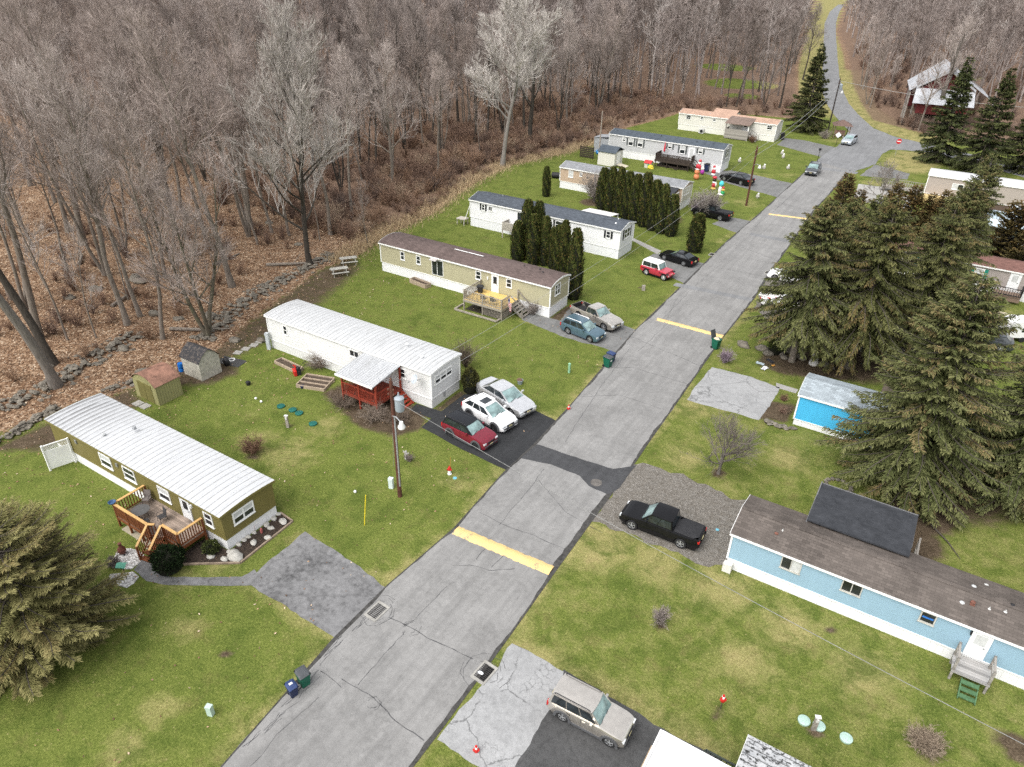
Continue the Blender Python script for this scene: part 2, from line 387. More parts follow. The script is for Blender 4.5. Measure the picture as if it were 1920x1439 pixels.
t = NT('lawn_and_leaf_litter'); co = t.coord()
z = t.attr('zone'); za = t.attr('zone', 'Alpha'); zr = t.node('SeparateColor'); t.put(zr.inputs[0], z); zr = zr.outputs
n_hi = t.noise(9, 5, .75); n_md = t.noise(1.4, 7, .68); n_lo = t.noise(.22, 5, .6); n_mm = t.noise(.55, 6, .7, dist=.6)
n_xh = t.noise(34, 2, .6)
blade = t.math('ADD', t.math('MULTIPLY', n_hi, .55), t.math('MULTIPLY', n_xh, .45))
g_tone = t.math('ADD', t.math('MULTIPLY', n_md, .50), t.math('ADD', t.math('MULTIPLY', n_lo, .22), t.math('MULTIPLY', n_mm, .28)))
green = t.ramp(blade, (.28, (.026, .034, .007, 1)), (.45, (.078, .106, .019, 1)), (.56, (.142, .172, .036, 1)), (.72, (.33, .32, .11, 1)))
yell = t.ramp(blade, (.28, (.075, .064, .024, 1)), (.47, (.235, .205, .082, 1)), (.60, (.35, .315, .14, 1)), (.75, (.54, .50, .26, 1)))
deep = t.ramp(blade, (.3, (.018, .030, .005, 1)), (.5, (.058, .086, .015, 1)), (.7, (.13, .165, .036, 1)))
dryf = t.math('ADD', t.math('MULTIPLY', zr[2], .62), t.math('MULTIPLY', t.math('SUBTRACT', g_tone, .5), 2.3))
grass = t.mix(t.ramp(dryf, (-.0, .06), (.7, 1)), green, yell)
grass = t.mix(t.ramp(n_mm, (.36, .72), (.53, 0)), grass, deep)
brown = t.ramp(blade, (.3, (.045, .030, .013, 1)), (.5, (.125, .090, .042, 1)), (.7, (.26, .2, .11, 1)))
bm_ = t.math('MULTIPLY', t.ramp(t.noise(.8, 6, .72), (.54, 0), (.68, 1)), .34)
grass = t.mix(bm_, grass, brown)
# fallen leaves lying on the lawn: small pale flecks
vc = t.node('TexVoronoi'); vc.inputs['Scale'].default_value = 3.1; t.put(vc.inputs['Vector'], co)
fleck = t.math('MULTIPLY', t.math('LESS_THAN', vc.outputs['Distance'], .13), t.math('GREATER_THAN', t.sep(vc.outputs['Color'])[0], .72))
grass = t.mix(t.math('MULTIPLY', fleck, .36), grass, (.36, .30, .15, 1))
# leaf litter of the wood
v2 = t.node('TexVoronoi'); v2.inputs['Scale'].default_value = 7.5; t.put(v2.inputs['Vector'], t.mix(.12, co, t.noise(3, 3, .6, out='Color'), 'ADD'))
lc = t.ramp(t.sep(v2.outputs['Color'])[1], (.0, (.13, .078, .048, 1)), (.35, (.27, .165, .100, 1)), (.62, (.38, .245, .150, 1)), (.84, (.49, .35, .235, 1)), (1, (.58, .46, .34, 1)))
lsh = t.mix(1, lc, t.ramp(v2.outputs['Distance'], (.1, 1), (.7, .6)), 'MULTIPLY')
lsh = t.mix(t.math('MULTIPLY', t.ramp(n_mm, (.4, 0), (.62, 1)), .7), lsh, t.mix(1, lsh, (.44, .38, .36, 1), 'MULTIPLY'))
lsh = t.mix(t.ramp(n_md, (.56, 0), (.72, .5)), lsh, (.035, .024, .017, 1))
bsh = t.ramp(t.math('ADD', t.math('MULTIPLY', n_md, .5), t.math('MULTIPLY', n_hi, .5)), (.3, (.045, .030, .021, 1)), (.5, (.155, .103, .074, 1)), (.7, (.30, .215, .155, 1)))
soil = t.ramp(t.math('ADD', t.math('MULTIPLY', n_md, .4), t.math('MULTIPLY', n_hi, .6)), (.3, (.020, .014, .009, 1)), (.5, (.075, .055, .036, 1)), (.68, (.18, .14, .095, 1)))
def ragged(a, w=.9, lo=.38, hi=.62): return t.ramp(t.math('ADD', a, t.math('MULTIPLY', t.math('SUBTRACT', t.math('ADD', t.math('MULTIPLY', n_md, .6), t.math('MULTIPLY', n_hi, .4)), .5), w)), (lo, 0), (hi, 1))
c = t.mix(ragged(zr[1], 1.3, .35, .75), grass, soil)
c = t.mix(ragged(zr[0], 1.6), c, lsh)
c = t.mix(t.math('MULTIPLY', ragged(za, 1.5), .85), c, bsh)
t.bump(t.math('ADD', blade, t.math('MULTIPLY', n_md, .8)), .55, .07)
GROUND_MAT = t.done(c, .95, spec=.08)
ground = raw('ground', np.stack([gx, gy, hz(gx, gy)], 1), gf, GROUND_MAT, attrs={'zone': zone}, smooth=True)
tag(ground, 'patchy winter lawn running into leaf litter under the wood', kind='structure')

# ------------------------------------------------------------------ paving
def asphalt(name, col, patchy=.3, crack=.0, cs=.5, streak=True, fine=.2):
    t = NT(name); co = t.coord()
    n1 = t.noise(.45, 6, .65); n2 = t.noise(3, 6, .7); n3 = t.noise(28, 3, .7)
    f = t.math('ADD', t.math('MULTIPLY', n1, .5), t.math('MULTIPLY', n2, .5))
    b = t.ramp(f, (.37, tuple(x*(1-patchy) for x in col[:3])+(1,)), (.5, col), (.63, tuple(x*(1+patchy*.6) for x in col[:3])+(1,)))
    if streak:
        s = t.noise(1.2, 5, .65, t.coord('Object', (1.6, .12, 1)))
        b = t.mix(t.math('MULTIPLY', t.ramp(s, (.42, 0), (.62, 1)), .42), b, tuple(x*.60 for x in col[:3])+(1,))
    b = t.mix(t.math('MULTIPLY', t.ramp(t.noise(.16, 5, .7, dist=.8), (.44, 0), (.60, 1)), .26), b, tuple(x*.6 for x in col[:3])+(1,))
    b = t.mix(t.math('MULTIPLY', t.ramp(t.noise(.9, 6, .75), (.60, 0), (.72, 1)), .42), b, tuple(x*.42 for x in col[:3])+(1,))
    b = t.mix(fine, b, t.ramp(n3, (.3, 0), (.7, 1)), 'OVERLAY')
    if crack:
        w = t.mix(1, co, t.mix(.8, (0, 0, 0, 1), t.noise(.9, 7, .75, out='Color')), 'ADD')
        d = t.voro(cs, w, 'DISTANCE_TO_EDGE')
        d2 = t.voro(cs*9, w, 'DISTANCE_TO_EDGE')
        m = t.math('MULTIPLY', t.ramp(d, (.0, 1), (.006, .9), (.012, 0), (1, 0)), t.ramp(n1, (.42, 0), (.5, 1)))
        m2 = t.math('MULTIPLY', t.ramp(d2, (.0, 1), (.03, .6), (.06, 0), (1, 0)), t.ramp(n1, (.55, 0), (.63, 1)))
        b = t.mix(t.math('MULTIPLY', t.math('MAXIMUM', m, m2), crack), b, tuple(x*.25 for x in col[:3])+(1,))
    t.bump(n3, .25, .01)
    return t.done(b, .88, spec=.2)
A_ROAD = asphalt('worn_grey_asphalt', (.238, .234, .227, 1), .26, .0, fine=.14)
A_OLD = asphalt('old_dull_asphalt', (.178, .178, .174, 1), .34, .3, .22)
A_PALE = asphalt('pale_crazed_asphalt', (.30, .302, .302, 1), .26, .7, .34, False)
A_NEW = asphalt('fresh_black_asphalt', (.034, .035, .037, 1), .3, .0, fine=.12)
A_DARK = asphalt('dark_rough_asphalt', (.072, .072, .072, 1), .4, .25, .3, False, .35)
A_SCUFF = asphalt('scuffed_driveway_asphalt', (.165, .164, .165, 1), .62, .28, .16, False)
A_CONC = asphalt('weathered_concrete', (.33, .32, .30, 1), .22, .4, .35, False)
A_SIDE = asphalt('upper_road_asphalt', (.205, .207, .21, 1), .2, .0, fine=.12)
t = NT('grey_gravel'); n = t.noise(3, 5, .7)
vv = t.node('TexVoronoi'); vv.inputs['Scale'].default_value = 26; t.put(vv.inputs['Vector'], t.coord())
gc = t.ramp(t.sep(vv.outputs['Color'])[0], (0, (.085, .077, .068, 1)), (.5, (.155, .143, .125, 1)), (1, (.26, .243, .22, 1)))
gc = t.mix(t.math('MULTIPLY', t.ramp(n, (.4, 0), (.65, 1)), .5), gc, (.09, .075, .055, 1))
t.bump(vv.outputs['Distance'], .6, .03)
GRAVEL = t.done(gc, .95)

def ragged_loop(pts, jit=.06, step=.35, seed=1, straight=()):
    q = random.Random(seed); out = []
    for i, a in enumerate(pts):
        b = pts[(i+1) % len(pts)]; L = math.dist(a, b); k = max(1, int(L/step)); nx_, ny_ = (b[1]-a[1])/max(L, 1e-6), -(b[0]-a[0])/max(L, 1e-6)
        w = 0
        for j in range(k):
            w = w*.6+q.uniform(-jit, jit)
            e = 0 if (j == 0 or i in straight) else w
            out.append((a[0]+(b[0]-a[0])*j/k+nx_*e, a[1]+(b[1]-a[1])*j/k+ny_*e))
    return out
def paving(name, pts, zt, mat, label, jit=.06, seed=1, straight=(), zb=-.05):
    p = ragged_loop(pts, jit, .35, seed, straight)
    m = MB(); n = len(p)
    m.add([(x, y, zt) for x, y in p], [tuple(range(n))])
    m.add([(x, y, zt) for x, y in p]+[(x, y, zb) for x, y in p], [(i, n+i, n+(i+1) % n, (i+1) % n) for i in range(n)])
    o = m.build(name, mat); bm = bmesh.new(); bm.from_mesh(o.data); bmesh.ops.triangulate(bm, faces=[f for f in bm.faces if len(f.verts) > 4]); bm.to_mesh(o.data); bm.free()
    return tag(o, label, kind='structure')
# main road as a strip between its surveyed edges
RL = [(-19.6, -14), (-18.4, 2), (-18.2, 8), (-18.9, 15.1), (-18.95, 19), (-18.6, 24.4), (-19.0, 30.2), (-18.95, 34), (-19.2, 39.7), (-19.9, 48.9), (-20.2, 53.6), (-20.4, 66.6), (-20.7, 80.2), (-20.5, 94.6), (-20.5, 110), (-20.5, 134)]
RR = [(-11.5, -14), (-11.7, 2), (-11.75, 8), (-11.8, 14.2), (-11.95, 19.7), (-12.15, 24.5), (-12.3, 29.4), (-12.45, 35.7), (-12.6, 38.5), (-13.0, 48.5), (-13.3, 55.8), (-13.4, 66.8), (-13.9, 75.5), (-14.4, 88), (-14.8, 102.5), (-14.6, 125.6), (-14.4, 134)]
def interp(P, y): return float(np.interp(y, [p[1] for p in P], [p[0] for p in P]))
def strip(name, left, right, zt, mat, label, n=9, jit=.07, seed=3):
    q = random.Random(seed); v = []; ca = []; a = b = 0
    for (l, r) in zip(left, right):
        a = a*.55+q.uniform(-jit, jit); b = b*.55+q.uniform(-jit, jit)
        for j in range(n+1):
            k = j/n; x = l[0]+(r[0]-l[0])*k; y = l[1]+(r[1]-l[1])*k
            if j == 0: x += a
            if j == n: x += b
            v.append((x, y, zt+.05*(1-(2*k-1)**2)*0))
    f = [(i*(n+1)+j, i*(n+1)+j+1, (i+1)*(n+1)+j+1, (i+1)*(n+1)+j) for i in range(len(left)-1) for j in range(n)]
    m = MB(); m.add(v, f); o = m.build(name, mat)
    return tag(o, label, kind='structure')
yy = np.arange(-14, 134.01, .5)
ROAD_Z = .018
road = strip('road', [(interp(RL, y), y) for y in yy], [(interp(RR, y), y) for y in yy], ROAD_Z, A_ROAD, 'straight worn grey asphalt lane through the park')
# broken dark edges, seams and sealed cracks belong to the road surface
CR = plain('crack_tar', (.075, .075, .077, 1), .9, .3)
def ribbon(mb, pts, w, z, seed=0, wob=.05, step=.3):
    q = random.Random(seed); P = []
    for (a, b) in zip(pts, pts[1:]):
        k = max(1, int(math.dist(a, b)/step))
        for j in range(k): P.append((a[0]+(b[0]-a[0])*j/k, a[1]+(b[1]-a[1])*j/k))
    P.append(pts[-1]); off = 0; V = []
    for i, p in enumerate(P):
        a, b = P[max(0, i-1)], P[min(len(P)-1, i+1)]; L = math.dist(a, b) or 1
        nx_, ny_ = -(b[1]-a[1])/L, (b[0]-a[0])/L; off = off*.75+q.uniform(-wob, wob); ww = w*q.uniform(.35, 1.2)/2
        V += [(p[0]+nx_*(off+ww), p[1]+ny_*(off+ww), z), (p[0]+nx_*(off-ww), p[1]+ny_*(off-ww), z)]
    mb.add(V, [(2*i, 2*i+1, 2*i+3, 2*i+2) for i in range(len(P)-1)])
P = lambda *l: [at(*p) for p in l]
mb = MB(); ZC = ROAD_Z+.004
# transverse and lengthwise cracks seen in the lane
for i, (pts, w) in enumerate([
    (P((640, 1275), (700, 1310), (740, 1355), (795, 1390)), .05), (P((670, 1285), (760, 1185)), .04), (P((770, 1170), (845, 1095)), .035),
    (P((730, 1158), (770, 1175), (800, 1198), (840, 1215), (885, 1238)), .06), (P((848, 1060), (880, 1060), (920, 1070), (965, 1068)), .045),
    (P((893, 1050), (910, 1030)), .04), (P((922, 1065), (945, 1040)), .04), (P((900, 962), (950, 985), (1000, 1005), (1060, 1030)), .05),
    (P((935, 985), (1020, 880)), .035), (P((1010, 900), (1060, 960), (1130, 1000)), .03), (P((1060, 830), (1120, 735), (1180, 655)), .035), (P((1120, 690), (1190, 690), (1290, 722)), .04),
    (P((1085, 745), (1160, 740), (1250, 770)), .03), (P((1195, 660), (1260, 600)), .03), (P((1180, 630), (1320, 690)), .045), (P((1290, 540), (1400, 560)), .04), (P((1240, 600), (1300, 540), (1345, 500)), .03), (P((1330, 500), (1440, 520)), .035),
    (P((1380, 460), (1460, 490)), .04), (P((1400, 440), (1480, 370), (1540, 310)), .04), (P((1460, 380), (1530, 400)), .05), (P((1500, 345), (1580, 355)), .05), (P((470, 1439), (520, 1380), (600, 1310)), .03), (P((600, 1260), (640, 1290)), .05), (P((1270, 560), (1240, 620)), .02), (P((1440, 420), (1500, 430)), .04)]):
    ribbon(mb, pts, w*.85, ZC, i, .045)
q = random.Random(5)
for i in range(10):   # crazing round the drains and edges
    for c0, r in ((at(707, 1146), 1.0), (at(908, 1262), 1.1), (at(770, 1178), .5), (at(700, 1320), .4)):
        a = q.uniform(0, 6.28); rr = r*q.uniform(.55, 1.0); pts = [(c0[0]+rr*math.cos(a+k*.5)*q.uniform(.85, 1.15), c0[1]+rr*math.sin(a+k*.5)*q.uniform(.85, 1.15)) for k in range(q.randint(2, 4))]
        ribbon(mb, pts, .022, ZC, i, .02, .15)
for k in range(26):   # edge cracks by the bins
    x, y = at(560+q.uniform(-70, 25), 1330+q.uniform(-10, 10)); y = q.uniform(9, 16.5); x = interp(RL, y)+q.uniform(.1, .75)
    ribbon(mb, [(x, y), (x+q.uniform(-.12, .12), y+q.uniform(.4, 1.3))], .03, ZC, k, .04, .15)
tag(mb.build('crack', CR, road), 'dark sealed cracks wandering across the lane')
mb = MB()
yy2 = [y for y in np.arange(-12, 130, .4)]
for P_, sgn in ((RL, 1), (RR, -1)):
    V = []; w1 = .1
    for i, y in enumerate(yy2):
        w1 = max(.05 if sgn < 0 else .02, min(.42 if sgn < 0 else .16, w1+q.uniform(-.07, .07))); x = interp(P_, y)-sgn*.05
        V += [(x, y, ZC-.001), (x+sgn*(w1+.05), y, ZC-.001)]
    mb.add(V, [(2*i, 2*i+1, 2*i+3, 2*i+2) for i in range(len(yy2)-1)])
tag(mb.build('worn_edge', plain('crumbled_asphalt_edge', (.055, .053, .05, 1), .95, .4, 4), road), 'crumbling dark edges of the lane')
ZD = .009
def pv(name, px, mat, label, z=ZD, **k): return paving(name, [at(*p) for p in px], z, mat, label, **k)
pv('driveway', [(572, 997), (640, 1040), (726, 1103), (728, 1120), (632, 1200), (545, 1145), (460, 1090), (490, 1065), (530, 1032)], A_SCUFF, 'scuffed grey driveway at the near left of the lane', seed=11)
pv('garden_path', [(250.6, 1069), (262, 1056), (272, 1047), (283, 1052), (292, 1060), (305, 1077), (318, 1082), (331, 1083), (400, 1083), (453, 1082), (477, 1068), (492, 1098), (470, 1098), (380, 1098), (303, 1096), (275, 1090)], A_SCUFF, 'narrow curving asphalt path to the deck stairs', z=ZD+.006, jit=.03)
pv('driveway', [(790, 802), (870, 845), (950, 882), (985, 868), (1020, 850), (1022, 836), (1043.6, 790), (990, 763.5), (893.6, 738), (870, 740), (827, 772), (781, 757), (770, 768), (808, 785)], A_NEW, 'fresh black driveway holding three parked cars', z=ZD+.004, jit=.02, seed=4)
pv('road_patch', [(950, 882), (977, 860), (1034, 872), (1087, 893), (1104, 912), (1140, 928), (1162, 915), (1193, 873), (1150, 880), (1090, 862), (1007, 834), (990, 848)], asphalt('patch_asphalt', (.062, .063, .066, 1), .3, 0), 'dark asphalt repair strip laid across the lane', z=ROAD_Z+.006, jit=.03, zb=.0)
pv('driveway', [(1185, 872), (1205, 868), (1290, 896), (1385, 938), (1440, 960), (1430, 1000), (1358, 1060), (1330, 1064), (1210, 1018), (1125, 980), (1108, 978), (1150, 925)], GRAVEL, 'grey gravel parking strip under the black pickup', jit=.2)
pv('driveway', [(960, 1207), (1005, 1230), (1057, 1260), (1045, 1298), (1033, 1327), (1000, 1380), (965, 1439), (955, 1475), (860, 1475), (900, 1439), (820, 1387), (873, 1320), (927, 1260)], A_PALE, 'pale crazed driveway apron beside the storm drain', z=ZD+.004, seed=9)
pv('driveway', [(1057, 1256), (1140, 1306), (1210, 1346), (1280, 1388), (1345, 1420), (1420, 1475), (940, 1475), (965, 1439), (1030, 1320)], A_DARK, 'dark rough parking pad under the tan off-roader', z=ZD, seed=10)
pv('driveway', [(1288, 750), (1310, 718), (1335, 689), (1400, 705), (1462, 727), (1445, 757), (1423, 788), (1350, 768)], A_PALE, 'pale cracked driveway in front of the bright blue home', seed=12)
pv('walkway', [(1455, 718), (1497, 731), (1492, 738), (1455, 727)], A_CONC, 'short concrete walk to the bright blue home', jit=.02)
pv('driveway', [(978, 600), (993, 588), (1050, 602), (1072, 573), (1140, 598), (1196, 620), (1180, 640), (1185, 655), (1160, 662), (1130, 652), (1085, 641), (1050, 630)], A_OLD, 'light grey driveway with two parked vehicles', seed=13)
pv('driveway', [(1212, 484), (1225, 476), (1245, 478), (1328, 496), (1312, 515), (1310, 540), (1288, 534), (1240, 512)], A_OLD, 'short grey driveway with the dark coupe', seed=14)
pv('walkway', [(1183, 450), (1188, 447), (1240, 471), (1232, 477)], A_CONC, 'stepped concrete walk to the white home', jit=.02)
pv('driveway', [(1335, 420), (1365, 407), (1410, 415), (1428, 421), (1412, 445), (1384, 438)], A_OLD, 'small grey driveway behind the round bare shrub', seed=15)
pv('driveway', [(1320, 324), (1372, 320), (1430, 332), (1492, 346), (1472, 374), (1410, 357), (1355, 341)], A_OLD, 'asphalt driveway with the black sedan', seed=16)
pv('driveway', [(1472, 259), (1510, 264), (1572, 278), (1552, 298), (1500, 284), (1457, 272)], A_OLD, 'grey driveway beside the cream home', seed=17)
pv('driveway', [(1640, 309), (1706, 326), (1701, 337), (1612, 330)], A_OLD, 'grey driveway of the long white home', seed=18)
pv('driveway', [(1610, 345), (1660, 352), (1720, 372), (1700, 395), (1600, 375)], A_CONC, 'pale pad beyond the dark evergreens', seed=19)
pv('driveway', [(1412, 578), (1425, 545), (1448, 510), (1590, 545), (1660, 590), (1720, 660), (1600, 660), (1500, 618), (1440, 603)], GRAVEL, 'gravel parking under the tall spruces', jit=.15, seed=20)
pv('side_street', [(1530, 303), (1545, 290), (1570, 275), (1585, 258), (1592, 244), (1640, 242), (1681, 258), (1754, 274), (1830, 292), (1990, 330), (1990, 352), (1850, 314), (1754, 288), (1695, 282), (1669, 281), (1655, 288), (1641, 309), (1602, 322)], A_SIDE, 'street leaving the lane to the right behind the spruces', z=ROAD_Z+.01, jit=.08, zb=.0)
UL = [(1572, 9), (1556, 22), (1546, 44), (1544, 80), (1543, 117), (1541, 150), (1541, 172), (1550, 195), (1564, 216), (1580, 234), (1592, 246), (1600, 252)]
UR = [(1583, 9), (1574, 22), (1567, 44), (1568, 80), (1571, 117), (1575, 150), (1582, 175), (1592, 195), (1611, 217), (1640, 243), (1681, 258), (1690, 262)]
def dens(pts, k=8):
    w = [at(*p) for p in pts]; out = []
    for a, b in zip(w, w[1:]): out += [(a[0]+(b[0]-a[0])*j/k, a[1]+(b[1]-a[1])*j/k) for j in range(k)]
    return out+[w[-1]]
strip('upper_road', dens(UL), dens(UR), ROAD_Z+.006, A_SIDE, 'road climbing away between the bare trees', n=6)
for i, (a, b, c_, d) in enumerate([((1262, 536), (1408, 566), (1412, 560), (1268, 531)), ((1404, 441), (1480, 456), (1484, 451), (1408, 437)), ((1536, 318), (1606, 327), (1609, 323), (1540, 314))]): pv('road_patch', [a, b, c_, d], A_SIDE, 'pale trench repair strip across the lane, number %s from the bottom'.replace('number %s', ('nearest', 'middle one', 'farthest')[i]), z=ROAD_Z+.007, jit=.03, zb=0)
# speed bumps: low yellow humps
t = NT('worn_yellow_paint'); YEL = t.done(t.mix(t.ramp(t.math('ADD', t.math('MULTIPLY', t.noise(1.6, 5, .7), .5), t.math('MULTIPLY', t.noise(14, 4, .7), .5)), (.55, 0), (.60, .9)), t.mix(t.noise(2, 4), (.60, .42, .17, 1), (.70, .51, .23, 1)), (.17, .165, .15, 1)), .75)
def bump_(name, a, b, w, label):
    a, b = at(*a), at(*b); dx, dy = b[0]-a[0], b[1]-a[1]; L = math.hypot(dx, dy); nx_, ny_ = -dy/L, dx/L; q = random.Random(int(L*100))
    m = MB(); n = 40; V = []; k = 7
    for i in range(n+1):
        for j in range(k):
            u = j/(k-1)*2-1; jj = q.uniform(-.04, .04) if abs(u) == 1 else 0
            V.append((a[0]+dx*i/n+nx_*(w/2*u+jj), a[1]+dy*i/n+ny_*(w/2*u+jj), ROAD_Z+.004+.075*(1-u*u)))
    m.add(V, [(i*k+j, i*k+j+1, (i+1)*k+j+1, (i+1)*k+j) for i in range(n) for j in range(k-1)])
    o = m.build(name, YEL, loc=(a[0], a[1], 0), smooth=60)
    return tag(o, label, 'speed bump', 'yellow speed bumps')
bump_('speed_bump', (854, 995), (1034, 1071), .72, 'wide yellow speed bump nearest the bottom of the lane')
bump_('speed_bump', (1232, 599), (1356, 632), .62, 'yellow speed bump beside the open green bin')
bump_('speed_bump', (1441, 402), (1512, 411), .55, 'thin far yellow speed bump leading under the evergreens')
# storm drains
CONC = plain('drain_concrete', (.30, .29, .265, 1), .9, .2, 3, bump=.2)
IRON = plain('cast_iron', (.035, .033, .032, 1), .7, .3, 6)
def drain(px, rz, label, bag=False, s=1.0):
    x, y = at(*px); t_ = thing('storm_drain', label, 'storm drain', (x, y, ROAD_Z), rz, 'storm drains at the lane edge')
    m = MB(); s *= .78; a, b, c, d = .72*s, .5*s, .54*s, .38*s
    for (x0, x1, y0, y1) in ((-a, a, -b, -d), (-a, a, d, b), (-a, -c, -d, d), (c, a, -d, d)): m.box(x0, x1, y0, y1, -.02, .03)
    m.build('surround', CONC, t_, local=True)
    m = MB(); m.box(-c, c, -d, d, -.018, -.012); m.build('pit_shade', plain('drain_shade', (.006, .006, .006, 1), 1), t_, local=True)  # black sheet imitates the shaded depth below the grate
    m = MB()
    for i in range(9): xx = -c+(i+.5)*2*c/9; m.box(xx-.018*s, xx+.018*s, -d, d, .004, .026)
    for yy_ in (-.5, .5): m.box(-c, c, yy_*d-.012, yy_*d+.012, .0, .022)
    m.build('grate', IRON, t_, local=True)
    if bag:
        m = MB(); m.blob((-.12, -.12, .04), (.13, .09, .03), 3); tag(m.build('litter_scrap', plain('white_scrap', (.7, .72, .74, 1)), loc=(x, y, ROAD_Z+.03), local=True), 'white scrap of litter lying on the near drain grate', 'litter').location = (x, y, ROAD_Z)
    return t_
drain((707, 1147), R(88), 'concrete-framed storm drain at the end of the scuffed driveway')
drain((908, 1262), R(86), 'concrete-framed storm drain with white litter on its grate', True)
drain((1335, 478), R(88), 'small dark drain grate below the lone clipped evergreen', s=.8)
drain((1440, 512), R(88), 'small drain grate beside the white car under the spruces', s=.8)
x, y = at(1118, 906); m = MB(); m.lathe([(.0, 0), (.36, 0), (.36, .012), (.3, .016), (0, .016)], (x, y, ROAD_Z+.006), 20)
tag(m.build('manhole_cover', plain('manhole_iron', (.12, .11, .10, 1), .7, .3), loc=(x, y, 0)), 'round manhole cover on the dark repair strip', 'manhole cover')
# planting beds
t = NT('dark_bark_mulch'); n = t.noise(14, 4, .7); t.bump(n, .8, .05)
MULCH = t.done(t.ramp(n, (.3, (.012, .009, .007, 1)), (.55, (.045, .032, .024, 1)), (.75, (.12, .085, .06, 1))), .95)
bed = [(329, 1060), (451, 1057), (549, 979), (526, 963), (519, 970), (430, 1034), (387, 1010), (370, 1018), (344, 1039)]
pv('mulch_bed', bed, MULCH, 'dark mulch flower bed around the end of the olive home', z=.03, jit=.02)
EDGE = plain('bed_edging_timber', (.26, .20, .15, 1), .8, .25)
q = [at(*p) for p in bed[:4]]
m = MB()
for a, b in zip(q, q[1:]): m.bar((a[0], a[1], .05), (b[0], b[1], .05), .09, .12)
o = m.build('bed_edging', EDGE, loc=(q[0][0], q[0][1], 0)); tag(o, 'low timber edging along the mulch bed of the olive home', 'edging')
t = NT('white_pebbles'); vv = t.node('TexVoronoi'); vv.inputs['Scale'].default_value = 11; t.put(vv.inputs['Vector'], t.coord()); t.bump(vv.outputs['Distance'], .7, .05)
PEB = t.done(t.mix(1, t.ramp(t.sep(vv.outputs['Color'])[0], (0, (.42, .40, .37, 1)), (1, (.85, .84, .82, 1))), t.ramp(vv.outputs['Distance'], (.2, 1), (.75, .5)), 'MULTIPLY'), .8)
pv('pebble_bed', [(222, 1031), (245, 1029), (262, 1034), (274, 1045), (262, 1056), (247, 1068), (232, 1068), (213, 1062), (214, 1046)], PEB, 'white pebble bed at the end of the garden path', z=.03, jit=.08)
pv('pebble_bed', [(206, 1078), (232, 1075), (250, 1073), (261, 1082), (252, 1094), (238, 1103), (207, 1097)], PEB, 'white pebble bed under the green bird feeder', z=.03, jit=.1)
# ------------------------------------------------------------------ mobile homes
WHITE = plain('white_vinyl', (.80, .80, .79, 1), .5, .05, 1.2)
TRIM = plain('white_trim', (.80, .80, .78, 1), .5, .06, 3)
GLASS = glassy('window_glass', (.022, .026, .03, 1), .06, .7)
BLIND = plain('window_blind', (.50, .51, .50, 1), .6, .12, 5)
BLACK = plain('black_paint', (.018, .018, .02, 1), .6, .2)
STEEL = plain('galvanised_steel', (.42, .43, .44, 1), .45, .15, 6, .5)
DOORW = plain('white_door', (.74, .75, .75, 1), .45, .05)
def pt(face, k):
    return {'F': lambda a, z, d: (a, k-d, z), 'B': lambda a, z, d: (a, k+d, z), 'E': lambda a, z, d: (k+d, a, z), 'W': lambda a, z, d: (k-d, a, z)}[face]
def fbox(m, p, a0, a1, z0, z1, d0, d1):
    vs = [p(a, z, d) for d in (d0, d1) for a, z in ((a0, z0), (a1, z0), (a1, z1), (a0, z1))]
    m.add(vs, [(3, 2, 1, 0), (4, 5, 6, 7), (0, 1, 5, 4), (1, 2, 6, 5), (2, 3, 7, 6), (3, 0, 4, 7)])
def window(root, face, k, a0, a1, z0, z1, style='hung', shutter=None, frame=None, blind=None, fw=.075, sw=.3):
    p = pt(face, k); m = MB(); fr = frame or TRIM
    fbox(m, p, a0, a1, z0, z0+fw, .003, .05); fbox(m, p, a0, a1, z1-fw, z1, .003, .05)
    fbox(m, p, a0, a0+fw, z0+fw, z1-fw, .003, .05); fbox(m, p, a1-fw, a1, z0+fw, z1-fw, .003, .05)
    fbox(m, p, a0-.03, a1+.03, z0-.035, z0-.001, .003, .07)
    zm = (z0+z1)/2; am = (a0+a1)/2; b = .022
    if style in ('hung', 'twin'): fbox(m, p, a0+fw, a1-fw, zm-b, zm+b, .003, .04)
    if style in ('slide', 'twin'): fbox(m, p, am-b*(2 if style == 'twin' else 1), am+b*(2 if style == 'twin' else 1), z0+fw, z1-fw, .003, .042)
    if style == 'triple':
        for q in (1/3, 2/3): fbox(m, p, a0+(a1-a0)*q-.05, a0+(a1-a0)*q+.05, z0+fw, z1-fw, .003, .042)
        fbox(m, p, a0+fw, a1-fw, zm-b, zm+b, .003, .04)
    w = m.build('window', fr, root)
    def pane(x0, x1, y0, y1, mat):
        q = MB(); q.add([p(x0, y0, .014), p(x1, y0, .014), p(x1, y1, .014), p(x0, y1, .014)], [(0, 1, 2, 3)])
        o = q.build('pane', mat, w)
    i0, i1, j0, j1 = a0+fw, a1-fw, z0+fw, z1-fw
    if style == 'slide':
        pane(i0, am-b, j0, j1, BLIND if blind == 'l' else GLASS); pane(am+b, i1, j0, j1, BLIND if blind == 'r' else GLASS)
    elif style == 'single': pane(i0, i1, j0, j1, BLIND if blind else GLASS)
    else:
        pane(i0, i1, j0, zm-b, BLIND if blind in ('d', 'a') else GLASS); pane(i0, i1, zm+b, j1, BLIND if blind in ('u', 'a') else GLASS)
    if shutter:
        for s0, s1 in ((a0-sw-.02, a0-.02), (a1+.02, a1+sw+.02)):
            q = MB(); fbox(q, p, s0, s1, z0, z1, .003, .035)
            for i in range(7): zz = z0+(z1-z0)*(i+.5)/7; fbox(q, p, s0+.04, s1-.04, zz-.02, zz+.02, .035, .045)
            q.build('shutter', shutter, root)
    return w
